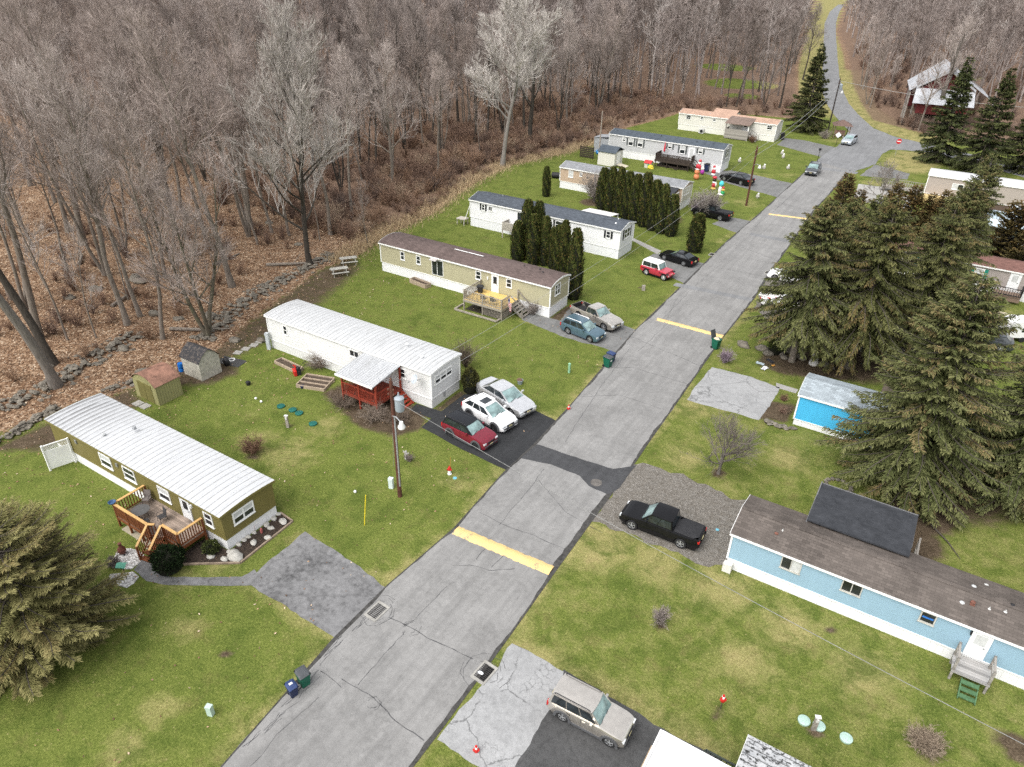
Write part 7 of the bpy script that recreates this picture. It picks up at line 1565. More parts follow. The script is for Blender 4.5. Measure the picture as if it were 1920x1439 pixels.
# flag hanging off the rail
t = NT('flag_cloth'); o_ = t.sep(t.coord()); fr = t.math('FRACT', t.math('MULTIPLY', o_[2], 1/.14)); st_ = t.math('GREATER_THAN', fr, .5)
canton = t.math('MULTIPLY', t.math('LESS_THAN', o_[0], .5), t.math('GREATER_THAN', o_[2], -.5))
vs_ = t.voro(14); star = t.math('LESS_THAN', vs_, .22); cc = t.mix(star, (.03, .04, .14, 1), (.7, .7, .72, 1))
FLAG = t.done(t.mix(canton, t.mix(st_, (.62, .60, .58, 1), (.42, .05, .07, 1)), cc), .8)
fl = thing('flag', 'red and white striped flag with blue canton hanging from the yellow deck', 'flag', (-31.0, 49.7, 0))
m = MB(); n = 10; V = []
for i in range(n+1):
    for j in range(7): V.append((.1+i*.085+.02*math.sin(j*2), -.06*math.sin(i*1.1+j*.3)-.02*i, -j*.155-.035*i))
m.add(V, [(i*7+j, i*7+j+1, (i+1)*7+j+1, (i+1)*7+j) for i in range(n) for j in range(6)]); o = m.build('flag_cloth', FLAG, fl, local=True, smooth=60); o.location = (0.05, -.2, 2.1); o.rotation_euler = (0, 0, R(-30))
m = MB(); m.tube([(-.2, .1, 1.7), (.9, -.55, 2.35)], .018, 6); m.build('pole', WHITE, fl, local=True)
# small deck of the white home
dk = thing('deck', 'small pale grey deck at the sliding door of the white slate-roofed home', 'deck', (-43, 66.9, 0)); PG = plain('pale_grey_timber', (.42, .39, .34, 1), .8, .2, 5)
m = MB(); m.box(-42.9, -40.6, 67.0, 68.45, .95, 1.05); m.build('floor', wood('pale_deck_boards', (.38, .35, .31, 1), .14, 1, .2), dk)
for a, b in (((-42.85, 67.05), (-40.65, 67.05)), ((-42.85, 67.05), (-42.85, 68.4)), ((-40.65, 67.05), (-40.65, 68.4))):
    m = MB(); rail_line(m, a, b, 1.05, 1.9, .09, .07); m.build('railing', PG, dk)
for x in (-42.85, -40.65):
    m = MB(); post(m, x, 67.05, 0, 1.9); m.build('leg', PG, dk)
t_ = thing('lean_to_table', 'grey bench and props at the far end of the white slate-roofed home', 'bench', (-49.6, 68.4, 0)); m = MB(); m.box(-50.1, -48.9, 67.9, 68.9, .68, .76); m.build('seat', PG, t_)
for x, y in ((-50, 68), (-49, 68), (-50, 68.8), (-49, 68.8)):
    m = MB(); post(m, x, y, 0, .68, .08); m.build('leg', PG, t_)
m = MB(); m.bar((-48.6, 68.7, 2.4), (-49.3, 68.3, .1), .07); m.build('brace', WHITE, t_)
t_ = thing('carport', 'small white ribbed awning roof behind the white slate-roofed home', 'awning', (-37.5, 72.6, 0)); x, y = at(1130, 388, 2.6); m = MB(); V = [(-36.2, 72.7, 2.9), (-32.4, 72.7, 2.9), (-32.2, 75.6, 2.6), (-36.0, 75.6, 2.6)]; m.add(V, [(0, 1, 2, 3)]); m.add([(a, b, c-.05) for a, b, c in V], [(3, 2, 1, 0)]); m.build('roof', rib_roof('awning_rib', (.72, .70, .68, 1), .45, 'x', .5), t_)
for x, y in ((-36, 75.5), (-32.3, 75.5)):
    m = MB(); post(m, x, y, 0, 2.56); m.build('post', WHITE, t_)
# dark deck of the light grey home
dk = thing('deck', 'dark brown raised deck with stairs at the light grey home', 'deck', (-41.2, 109, 0)); DB = plain('dark_brown_timber', (.045, .033, .026, 1), .8, .3, 5)
m = MB(); m.box(-41.2, -35.6, 108.8, 111.15, 1.05, 1.18); m.build('floor', DB, dk)
m = MB(); m.box(-41.25, -35.55, 108.74, 108.79, .85, 1.2); m.build('skirt_board', DB, dk)
for a, b in (((-41.15, 108.85), (-35.65, 108.85)), ((-41.15, 108.85), (-41.15, 111.1)), ((-35.65, 109.8), (-35.65, 111.1))):
    m = MB(); rail_line(m, a, b, 1.18, 2.1, .11, .06, w=.13); m.build('railing', DB, dk)
for x in (-41.1, -39.2, -37.4, -35.7):
    m = MB(); post(m, x, 108.9, -.05, 2.1, .12); m.build('leg', DB, dk)
m = MB()
for i in range(6): m.box(-35.6+.27*i, -35.33+.27*i, 108.9, 109.8, .95-i*.18, 1.0-i*.18)
for y in (108.85, 109.82): m.bar((-35.6, y, 1.1), (-34.0, y, .0), .06, .25); m.bar((-35.6, y, 2.05), (-34.0, y, .9), .07, .1); m.bar((-34, y, 0), (-34, y, .95), .09)
m.build('stair', DB, dk)
m = MB(); m.box(-41, -36, 109.3, 111, 0, .3); m.rbox((-38, 108.4, .3), (1.6, .2, .05), .4, (0, R(25))); m.build('stored_boards', DB, dk)
t_ = thing('umbrella', 'closed red patio umbrella on the dark brown deck', 'umbrella', (-40.4, 110.4, 1.18)); m = MB(); m.lathe([(.02, .9), (.16, 1.0), (.13, 1.7), (.05, 2.3), (0, 2.4)], (0, 0, 0), 8); m.build('folded_canopy', plain('red_canvas', (.5, .03, .05, 1), .8), t_, local=True); m = MB(); m.tube([(0, 0, 0), (0, 0, 2.42)], .02); m.build('pole', STEEL, t_, local=True)
x, y = -41.7, 107.6
t_ = thing('toy_house', 'red-roofed plastic toy house beside the dark brown deck', 'toy', (x, y, 0)); m = MB(); m.box(-.5, .5, -.45, .45, 0, .8); m.build('wall', plain('toy_cream', (.5, .5, .45, 1)), t_, local=True); roof_mesh(-.6, .6, -.55, .55, .8, .35, 'gable', ny=2).build('roof', plain('toy_red', (.5, .04, .04, 1)), t_, local=True); m = MB(); m.rbox((.2, -.455, .3), (.3, .02, .6)); m.build('door', plain('toy_green', (.05, .3, .1, 1)), t_, local=True)

# ------------------------------------------------------------------ sheds
def px_shed(): pass
t_ = thing('shed', 'olive green metal shed with rusty barrel roof', 'shed', (-46.6, 23.4, 0)); x0, x1, y0, y1, ze = -46.35, -43.7, 23.05, 25.0, 1.55
m = MB(); n = 12; us = [i/n for i in range(n+1)]
OG = siding('olive_shed_metal', S(160, 156, 110, .9), .2, True, .08, .35, .3)
# barrel runs along y: the curved gable faces the lawn side
pf = lambda u: (x0+(x1-x0)*u, ze+.62*(1-abs(2*u-1)**2.4))
for y in (y0, y1): V = [(x0, y, 0)]+[(*[pf(u)[0]], y, pf(u)[1]-.03) for u in us]+[(x1, y, 0)]; m.add(V, [tuple(range(len(V)))])
for x in (x0, x1): m.add([(x, y0, 0), (x, y1, 0), (x, y1, ze-.03), (x, y0, ze-.03)], [(0, 1, 2, 3)])
m.build('wall', OG, t_)
m = MB(); V = [(pf(u)[0]+(2*u-1)*.06, y, pf(u)[1]) for y in (y0-.08, y1+.08) for u in us]; m.add(V, [(j, j+1, n+2+j, n+1+j) for j in range(n)]); V2 = [(a, b, c-.025) for a, b, c in V]; m.add(V2, [(n+1+j, n+2+j, j+1, j) for j in range(n)])
m.build('roof', plain('rusty_roof', (.235, .125, .088, 1), .75, .35, 2.2), t_, smooth=30)
m = MB(); m.box(x0+.5, x1-.5, y0-.03, y0-.005, .05, 1.5); m.box((x0+x1)/2-.02, (x0+x1)/2+.02, y0-.045, y0-.03, .05, 1.5); m.build('door', plain('olive_door', S(118, 112, 66, .8), .6, .12), t_)
m = MB(); m.box(-45.6, -44.95, 22.1, 22.7, -.02, .05); tag(m.build('paving_stone', CONC, loc=(-45.6, 22.1, 0)), 'left pale slab before the olive shed', 'paving slab', None); m = MB(); m.box(-44.85, -44.2, 22.15, 22.75, -.02, .05); tag(m.build('paving_stone', CONC, loc=(-44.85, 22.1, 0)), 'right pale slab before the olive shed', 'paving slab')
t_ = thing('shed', 'grey gambrel shed with leaf-strewn black roof', 'shed', (-46.4, 27, 0)); x0, x1, y0, y1 = -46.2, -44.1, 26.95, 28.75
m = MB(); prof = [(y0, 1.5), (y0+.35, 2.0), ((y0+y1)/2, 2.35), (y1-.35, 2.0), (y1, 1.5)]
GS = plain('mottled_grey_panel', (.40, .38, .325, 1), .85, .25, 4)
for x in (x0, x1): V = [(x, y0, 0)]+[(x, a, b) for a, b in prof]+[(x, y1, 0)]; m.add(V, [tuple(range(7))])
for y in (y0, y1): m.add([(x0, y, 0), (x1, y, 0), (x1, y, 1.5), (x0, y, 1.5)], [(0, 1, 2, 3)])
m.build('wall', GS, t_); m = MB(); n = 4; V = [(x, a+(b-1.5)*0+(-.08 if i == 0 else .08 if i == 4 else 0), b+.03) for x in (x0-.1, x1+.1) for i, (a, b) in enumerate(prof)]; m.add(V, [(j, j+1, 6+j, 5+j) for j in range(4)]); m.add([(a, b, c-.03) for a, b, c in V], [(5+j, 6+j, j+1, j) for j in range(4)])
tt = NT('leafy_black_roof'); n_ = tt.noise(6, 6, .75); m.build('roof', tt.done(tt.mix(tt.ramp(n_, (.5, 0), (.62, 1)), (.03, .03, .033, 1), (.12, .10, .085, 1)), .9), t_)
m = MB(); m.box(x0-.03, x0-.005, y0+.4, y1-.4, .05, 1.6); m.build('door', GS, t_)
for i, (dx, dy) in enumerate(((-.55, -.15), (-.75, .5))):
    m = MB(); m.lathe([(0, 0), (.27, 0), (.29, .3), (.27, .33), (.29, .36), (.29, .6), (.27, .85), (0, .86)], (0, 0, 0), 14); o = m.build('barrel', plain('blue_barrel', (.01, .12, .42, 1), .4), local=True, smooth=40); o.location = (x0+dx, y0+.3+dy, 0); tag(o, ['blue plastic barrel nearer the lawn beside the grey shed', 'blue plastic barrel farther back beside the grey shed'][i], 'barrel')
m = MB(); m.rbox((0, 0, .45), (1.4, .05, .9), .1, (R(-25), 0)); o = m.build('board', plain('bare_plywood', (.55, .36, .2, 1), .8), local=True); o.location = (-46.75, 28.9, .1); tag(o, 'pale plywood board leaning behind the grey shed', 'board')
t_ = thing('covered_grill', 'black covered grill behind the grey shed', 'grill', (-44.6, 29.6, 0)); m = MB(); m.blob((0, 0, .55), (.55, .4, .6), 4, 12, 7, .06); m.build('cover', plain('black_tarp', (.02, .02, .022, 1), .5), t_, local=True, smooth=60); m = MB(); m.tube([(.3, .2, 0), (.3, .2, .3)], .03); m.tube([(-.3, -.2, 0), (-.3, -.2, .3)], .03); m.build('leg', BLACK, t_, local=True)
for i, (px, py) in enumerate([(424, 681), (435, 676)]):
    x, y = at(px, py); m = MB()
    for k in range(20): a, b = k*.314, (k+1)*.314; m.bar((.28*math.cos(a), .28*math.sin(a), .04), (.28*math.cos(b), .28*math.sin(b), .04), .06, .06)
    o = m.build('hoop', WHITE, local=True); o.location = (x, y, .03); tag(o, ['pale hoop lying beside the grey shed, nearer it', 'pale hoop lying beside the grey shed, farther from it'][i], 'hoop')
x, y = at(432, 678); m = MB(); m.rbox((x+.1, y, .01), (2.2, 1.1, .03), .2); tag(m.build('ground_mat', plain('dark_mat', (.05, .05, .05, 1)), loc=(x, y, 0)), 'dark mat on the ground at the grey shed door', 'mat')
for i, (px, py) in enumerate([(446, 662), (461, 655), (476, 648), (487, 641)]):
    x, y = at(px, py); m = MB(); m.rbox((0, 0, .02), (.62, .55, .06), .4); o = m.build('stepping_stone', CONC, local=True); o.location = (x, y, 0); tag(o, ['stepping stone nearest the grey shed', 'second stepping stone from the grey shed', 'third stepping stone from the grey shed', 'stepping stone nearest the white home corner'][i], 'stepping stone', 'stepping stones to the grey shed')
t_ = thing('shed', 'cream shed with dark roof behind the tan home', 'shed', (-49, 105, 0)); m = MB(); m.box(-49.1, -46.2, 104.6, 107.6, 0, 2.1); m.build('wall', CREAM, t_); roof_mesh(-49.25, -46.05, 104.45, 107.75, 2.12, .7, 'gable', ny=2).build('roof', RD, t_); m = MB(); m.box(-46.19, -46.16, 105.4, 106.6, .05, 1.9); m.build('door', WHITE, t_); 
m = MB(); m.rbox((-45.3, 105.8, .15), (1.6, 1.3, .06), 0, (0, R(9))); m.build('ramp', plain('ramp_board', (.5, .45, .35, 1)), t_)
t_ = thing('shed', 'low grey shed at the far end of the light grey home', 'shed', (-53, 112.5, 0)); m = MB(); m.box(-53.4, -50.7, 111.8, 114.4, 0, 2.4); m.build('wall', plain('shed_grey', (.33, .34, .35, 1)), t_); m = MB(); m.add([(-53.5, 111.7, 2.42), (-50.6, 111.7, 2.75), (-50.6, 114.5, 2.75), (-53.5, 114.5, 2.42)], [(0, 1, 2, 3)]); m.build('roof', plain('shed_roof_grey', (.28, .29, .3, 1)), t_)
m = MB(); m.blob((-51.6, 110.9, .3), (.9, .5, .45), 6, 10, 6, .3); tag(m.build('tarp_heap', plain('blue_tarp', (.03, .2, .45, 1), .5, .3), loc=(-51.6, 110.9, 0)), 'heap under a blue tarp before the low grey shed', 'tarp')
# ------------------------------------------------------------------ stone walls
ST = plain('lichened_stone', (.155, .138, .112, 1), .95, .45, 2.2, bump=.4)
def stone_wall(name, pts, label, w=1.1, h=.7, n=None, seed=0):
    q = random.Random(seed); w_ = [at(*p) if len(p) == 2 else p for p in pts]; L = sum(math.dist(a, b) for a, b in zip(w_, w_[1:])); n = n or int(L*17); m = MB()
    for i in range(n):
        t_ = q.random()*L; 
        for a, b in zip(w_, w_[1:]):
            l = math.dist(a, b)
            if t_ <= l: break
            t_ -= l
        k = t_/l; d = q.gauss(0, w*.30); nx_, ny_ = -(b[1]-a[1])/l, (b[0]-a[0])/l; x, y = a[0]+(b[0]-a[0])*k+nx_*d, a[1]+(b[1]-a[1])*k+ny_*d
        s = q.uniform(.08, .24); zt = max(0, h*(1-(abs(d)/(w*.6))**1.5))*q.uniform(.3, 1); m.blob((x, y, zt+hzs(x, y)), (s*q.uniform(.8, 1.7), s*q.uniform(.8, 1.4), s*q.uniform(.28, .6)), seed*1000+i, 6, 4, .28)
    o = m.build(name, ST, loc=(w_[0][0], w_[0][1], 0)); return tag(o, label, 'stone wall')
stone_wall('stone_wall', [(-10, 770), (60, 740), (105, 722), (160, 680), (210, 650), (262, 625)], 'tumbled dry stone wall under the big leaning trunk', 2.2, .32, seed=1)
stone_wall('stone_wall', [(375, 640), (430, 590), (470, 560), (520, 530), (560, 512), (600, 488), (625, 478)], 'long tumbled stone wall running up behind the white home', 2.0, .3, seed=2)
stone_wall('stone_wall', [(-8, 835), (40, 805), (80, 782), (110, 765)], 'low rough stone edging at the far left below the litter', .7, .35, seed=3)
stone_wall('stone_wall', [(195, 738), (230, 722), (262, 716)], 'short run of low stones left of the olive shed', .8, .3, 30, seed=4)
q_ = random.Random(3)
def rock(px, py, r, label, mat=ST, group=None, seed=0, wz=.55, zoff=0):
    x, y = at(px, py); m = MB(); m.blob((0, 0, r*.2), (r*1.25, r*.85, r*wz), seed, 9, 6, .16); o = m.build('rock', mat, local=True, smooth=50); o.location = (x, y, zoff); o.rotation_euler = (0, 0, q_.uniform(-.6, .6)); return tag(o, label, 'rock', group)
PST = plain('pale_field_stone', (.40, .385, .35, 1), .95, .2, 4)
for i, (px, py, r, L_) in enumerate([(441, 1046, .42, 'large pale flat rock at the front of the mulch bed'), (431, 1037, .18, None), (448, 1022, .17, None), (457, 1014, .16, None), (465, 1008, .17, None), (476, 1019, .2, 'pale triangular rock in the middle of the mulch bed'), (500, 986, .2, None), (508, 992, .18, None), (513, 974, .2, None), (531, 980, .24, 'grey rock near the outer end of the mulch bed'), (522, 966, .16, None), (421, 1050, .2, None), (395, 1046, .2, None), (476, 1000, .15, None), (503, 1010, .2, None)]):
    rock(px, py, r, L_ or 'pale stone lining the mulch bed along the white skirting', PST, None if L_ else 'stones lining the mulch bed', i, zoff=.03)
for i, (px, py, r, L_) in enumerate([(1393, 649, .5, 'single grey boulder on the grass by the purplish shrub'), (1428, 656, .45, None), (1441, 665, .4, None), (1462, 664, .4, None), (1480, 660, .55, None), (1492, 668, .45, None), (1503, 673, .4, None), (1530, 682, .35, None), (1545, 685, .4, None), (1555, 690, .35, None), (1470, 672, .3, None), (1448, 655, .3, None)]):
    rock(px, py, r, L_ or 'dark grey stone in the ring under the spruces', ST, None if L_ else 'stones ringed under the spruces', 40+i, .7)
for i, (px, py, r, L_) in enumerate([(232, 655, .45, 'flat mossy slab at the end of the stone wall by the litter'), (290, 590, .5, None), (262, 530, .55, None), (130, 560, .5, None), (335, 600, .4, None), (490, 640, .4, None), (440, 640, .45, None), (505, 420, .5, None), (270, 700, .5, None), (180, 545, .6, None), (255, 525, .7, None), (395, 595, .6, None), (90, 690, .5, None), (560, 460, .4, None)]):
    rock(px, py, r, L_ or 'mossy boulder in the leaf litter of the wood', ST, None if L_ else 'boulders in the leaf litter', 70+i, .6)
stone_wall('stone_edging', [(1432, 792), (1460, 800), (1487, 807)], 'low stone edging before the bright blue home', .4, .25, 22, seed=9)
# ------------------------------------------------------------------ poles and wires
POLE = plain('tarred_pole_wood', S(96, 62, 50, .8), .85, .25, 3); PINS = plain('insulator_brown', (.12, .06, .04, 1), .4)
def pole(px, py, H, label, xf=False, lamp=False, yaw=0, mat=POLE, r=.14, conduit=False):
    x, y = at(px, py); t_ = thing('utility_pole', label, 'utility pole', (x, y, 0), yaw); m = MB(); m.tube([(0, 0, -.3), (0, 0, H*.5), (0, 0, H)], [r, r*.88, r*.75], 10); m.build('pole', mat, t_, local=True, smooth=50)
    m = MB(); m.lathe([(0, 0), (.06, 0), (.05, .12), (.07, .14), (.03, .25), (0, .25)], (0, 0, H), 8)
    for s in (-.15, .15): m.lathe([(0, 0), (.05, 0), (.05, .1), (0, .1)], (s, -.12, H-.5), 8); m.lathe([(0, 0), (.05, 0), (.05, .1), (0, .1)], (s, -.12, H-.8), 8)
    m.build('insulator', PINS, t_, local=True)
    if conduit: m = MB(); m.tube([(.1, -.12, .9), (.1, -.12, H-2.2)], .05, 8); m.build('conduit', STEEL, t_, local=True)
    if xf: m = MB(); m.lathe([(0, 0), (.24, .0), (.26, .05), (.26, .72), (.28, .74), (.28, .82), (.18, .9), (0, .92)], (.45, -.1, H-1.75), 16); m.lathe([(0, 0), (.05, 0), (.06, .1), (.03, .25), (0, .25)], (.4, -.05, H-.85), 8); m.build('transformer', plain('transformer_grey', (.29, .33, .36, 1), .4, .1), t_, local=True, smooth=40)
    if lamp:
        m = MB(); m.tube([(0, -.1, H-2.2), (.35, -.5, H-1.95), (.75, -.85, H-2.0)], .035, 6); m.build('lamp_arm', STEEL, t_, local=True); m = MB(); m.lathe([(0, 0), (.2, .0), (.22, .1), (.13, .26), (.1, .42), (0, .44)], (.8, -.9, H-2.35), 12); m.build('lamp', plain('lamp_white', (.7, .7, .68, 1), .4), t_, local=True, smooth=40)
    return (x, y)
p1 = pole(750, 931, 8.1, 'utility pole with transformer and street lamp on the lawn before the white home', True, True, R(20), conduit=True)
p2 = pole(1399, 386, 7.6, 'tall brown utility pole beside the far speed bump', False, True, R(10))
p3 = pole(1553, 243, 9.2, 'utility pole with transformer by the dark spruce at the upper road', True, True, R(10), plain('dark_pole_wood', (.05, .04, .035, 1), .85))
p4 = pole(1122, 304, 7.8, 'pale slim pole behind the cream shed', False, False, 0, plain('pale_pole_wood', (.30, .26, .22, 1), .85), .11)
WIRE = plain('grey_cable', (.34, .34, .33, 1), .6)
def wire(name, a, b, sag, r, label, mat=WIRE, n=24):
    m = MB(); pts = [(a[0]+(b[0]-a[0])*i/n, a[1]+(b[1]-a[1])*i/n, a[2]+(b[2]-a[2])*i/n-sag*4*(i/n)*(1-i/n)) for i in range(n+1)]; m.tube(pts, r, 5, False); o = m.build(name, mat, loc=tuple(a)); return tag(o, label, 'cable', 'overhead cables')
wire('overhead_cable', (p1[0], p1[1], 7.9), (p2[0], p2[1], 7.4), 1.1, .009, 'upper cable spanning from the near pole to the pole at the far bump')
wire('overhead_cable', (p1[0]+.1, p1[1], 6.9), (p2[0]+.1, p2[1], 6.6), 1.25, .010, 'lower cable spanning from the near pole to the pole at the far bump')
wire('overhead_cable', (p2[0], p2[1], 7.4), (p3[0], p3[1], 8.4), .9, .022, 'upper cable from the far-bump pole to the pole at the upper road'); wire('overhead_cable', (p2[0], p2[1], 6.6), (p3[0], p3[1], 7.6), 1.0, .022, 'lower cable from the far-bump pole to the pole at the upper road')
wire('overhead_cable', (p3[0], p3[1], 8.9), (12, 150, 8.6), .8, .03, 'thin cable from the upper road pole toward the barn')
pe = (24.0, 18.1); m = MB()
t_ = thing('utility_pole', 'utility pole beyond the right edge carrying the yard cable', 'utility pole', (*pe, 0)); m.tube([(0, 0, -.3), (0, 0, 8)], [.14, .11], 10); m.build('pole', POLE, t_, local=True)
wire('overhead_cable', (p1[0]+.3, p1[1]-.2, 7.15), (*pe, 7.6), .75, .013, 'long grey cable crossing the lane and the right lawn', plain('dark_grey_cable', (.22, .22, .21, 1), .6), 40)
wire('guy_wire', (p1[0], p1[1], 6.9), (p1[0]-2.2, p1[1]+2.0, .05), .0, .012, 'guy wire staying the pole with the street lamp')
# ------------------------------------------------------------------ wheeled bins
def bin_(px, py, rz, col, lidc, label, group, s=1.0, open_=False, z=0.0):
    x, y = at(px, py); t_ = thing('wheeled_bin', label, 'wheelie bin', (x, y, z), rz, group); W0, W1, D0, D1, Hh = .23*s, .30*s, .26*s, .36*s, 1.0*s; m = MB()
    lo = [(-W0, -D0, .06), (W0, -D0, .06), (W0, D0, .06), (-W0, D0, .06)]; hi = [(-W1, -D1, Hh), (W1, -D1, Hh), (W1, D1, Hh), (-W1, D1, Hh)]; m.add(lo+hi, [(3, 2, 1, 0), (0, 1, 5, 4), (1, 2, 6, 5), (2, 3, 7, 6), (3, 0, 4, 7)]); m.box(-W1-.02, W1+.02, -D1-.02, D1+.02, Hh-.07, Hh-.005)
    if not open_: m.add(hi, [(0, 1, 2, 3)])
    m.build('body', col, t_, local=True); m = MB()
    if open_: m.rbox((0, D1+.12, Hh+.33), (W1*2.1, .05, .8), 0, (R(-18), 0))
    else:
        n = 6; V = []
        for i in range(n+1):
            for j in range(n+1): u, v = i/n*2-1, j/n*2-1; V.append(((W1+.03)*u, (D1+.04)*v, Hh+.03+.07*(1-max(abs(u), abs(v))**3)))
        m.add(V, [(i*(n+1)+j, (i+1)*(n+1)+j, (i+1)*(n+1)+j+1, i*(n+1)+j+1) for i in range(n) for j in range(n)]); m.box(-W1-.03, W1+.03, -D1-.04, D1+.04, Hh+.0, Hh+.03); m.bar((-W1*.8, D1+.07, Hh-.02), (W1*.8, D1+.07, Hh-.02), .04)
    m.build('lid', lidc, t_, local=True)
    for sx in (-1, 1):
        m = MB(); m.lathe([(0, -.03), (.11*s, -.03), (.12*s, 0), (.11*s, .03), (0, .03)], (sx*W0*1.05, D0+.02, .12*s), 12, 'x'); m.build('wheel', BLACK, t_, local=True)
    return t_
GBIN = plain('green_bin_plastic', (.008, .10, .06, 1), .5, .12); NBIN = plain('navy_bin_plastic', (.018, .028, .075, 1), .5, .12); GLID = plain('grey_bin_lid', (.07, .075, .08, 1), .5, .15); NLID = plain('navy_bin_lid', (.03, .05, .13, 1), .45, .15)
LABW = plain('white_label', (.72, .72, .70, 1), .6)
b_ = bin_(571, 1283, R(75), GBIN, GLID, 'green bin with grey lid at the near left lane edge', 'bins put out at the near left lane edge'); b_ = bin_(550, 1303, R(75), NBIN, NLID, 'navy bin with white label at the near left lane edge', 'bins put out at the near left lane edge', .82)
m = MB(); m.rbox((0, .05, .918), (.2, .14, .012)); m.build('label_patch', LABW, b_, local=True)
b_ = bin_(1139, 688, R(80), GBIN, GLID, 'green bin at the lane edge before the lawn of the beige home', 'bins at the lane edge by the beige home'); m = MB(); m.rbox((0, -.335, .72), (.2, .012, .14)); m.build('label_patch', LABW, b_, local=True)
bin_(1145, 679, R(80), NBIN, NLID, 'navy bin behind the green one at the beige home lawn', 'bins at the lane edge by the beige home', .9)
b_ = bin_(1341, 654, R(70), GBIN, GLID, 'green bin with its lid open, overfull, by the second speed bump', None, 1.0, True); m = MB(); m.blob((0, 0, .98), (.24, .28, .12), 5, 8, 5, .3); m.build('refuse', plain('cream_refuse', (.6, .5, .38, 1)), b_, local=True)
bin_(1324, 322, 0, NBIN, BLACK, 'dark bin against the end wall skirting of the light grey home', None, 1.1)
bin_(1466, 262, 0, BLACK, BLACK, 'black bin at the end wall of the cream home', None, 1.1)
# ------------------------------------------------------------------ utility boxes, lids and posts
def pedestal(px, py, h, w, mat, label, round_=False):
    x, y = at(px, py); t_ = thing('utility_pedestal', label, 'utility box', (x, y, 0), .3); m = MB()
    if round_: m.lathe([(w, -.05), (w, h*.86), (w*1.08, h*.87), (w*1.05, h*.96), (0, h)], (0, 0, 0), 12)
    else: m.box(-w, w, -w*.8, w*.8, -.05, h*.8)
    m.build('body', mat, t_, local=True, smooth=40); m = MB()
    if round_: m.lathe([(w*1.12, h*.80), (w*1.12, h*.86)], (0, 0, 0), 12)
    else: m.box(-w*1.08, w*1.08, -w*.9, w*.9, h*.8, h)
    m.build('cap', mat, t_, local=True); return t_
PGN = plain('pale_green_box', (.42, .53, .46, 1), .5, .06); 
pedestal(734, 915, .95, .17, plain('pale_blue_white_box', (.58, .66, .64, 1), .5, .06), 'pale utility box beside the near utility pole'); pedestal(396, 1340, .75, .16, PGN, 'small pale green utility box on the near left lawn'); pedestal(1067, 699, .95, .11, plain('mint_green_tube', (.24, .44, .28, 1), .5), 'mint green utility tube on the lawn before the beige home', True)
pedestal(505, 655, 1.75, .16, plain('meter_box_grey', (.45, .48, .5, 1), .5), 'grey electric meter box at the far corner of the white home')
pedestal(1290, 235, 1.2, .2, plain('meter_box_grey2', (.4, .42, .44, 1), .5), 'grey meter box before the cream home')
def lid(px, py, r, mat, label, group, h=.12):
    x, y = at(px, py); m = MB(); m.lathe([(r*.95, -.05), (r, h*.7), (r, h), (r*.9, h+.02), (0, h+.03)], (0, 0, 0), 20)
    for k in range(6): a = k*1.047; m.bar((r*.3*math.cos(a), r*.3*math.sin(a), h+.03), (r*.85*math.cos(a), r*.85*math.sin(a), h+.025), .025, .02)
    o = m.build('septic_lid', mat, local=True, smooth=40); o.location = (x, y, 0); return tag(o, label, 'septic lid', group)
DGR = plain('dark_green_plastic', (.012, .11, .09, 1), .5, .15); PGR = plain('pale_green_plastic', (.38, .52, .46, 1), .5, .1)
for px, py, L_ in [(527, 763, 'green round septic lid, farthest left of four near the post'), (549, 770, 'green round septic lid behind the post, left of its pair'), (561, 776, 'green round septic lid behind the post, right of its pair'), (587, 796, 'green round septic lid set apart from the other three')]: lid(px, py, .36, DGR, L_, 'green septic lids on the left lawn')
for px, py, L_ in [(1507, 1353, 'pale green septic lid left of the grey post'), (1535, 1363, 'pale green septic lid half behind the grey post'), (1586, 1386, 'pale green septic lid alone on the right')]: lid(px, py, .33, PGR, L_, 'pale green septic lids on the right lawn')
def wpost(px, py, h, label, w=.12, mat=None, cap=True):
    x, y = at(px, py); t_ = thing('wooden_post', label, 'post', (x, y, 0), .4); m = MB(); m.box(-w, w, -w*.5, w*.5, -.1, h); m.build('post', mat or plain('silvered_wood', (.30, .27, .24, 1), .9, .3, 5), t_, local=True)
    if cap: m = MB(); m.box(-w*1.3, w*1.3, -w*.9, w*.9, h, h+.05); m.rbox((0, -w*.6, h-.2), (.14, .1, .22)); m.build('cap', plain('post_cap_white', (.6, .6, .58, 1)), t_, local=True)
wpost(540, 802, 1.2, 'short weathered post between the green septic lids'); wpost(1525, 1369, 1.1, 'short grey post with white cap between the pale green lids'); wpost(1206, 545, .6, 'weathered stump-like post on the lawn below the faded red jeep', .18, None, False); wpost(764, 516, 1.5, 'bird-house post before the beige home', .06)
x, y = at(683, 985); m = MB(); m.tube([(0, 0, -.1), (.12, .25, 2.1)], .03, 6); o = m.build('marker_rod', plain('yellow_rod', (.65, .52, .03, 1), .5), local=True); o.location = (x, y, 0); tag(o, 'thin yellow marker rod leaning on the lawn', 'marker rod')
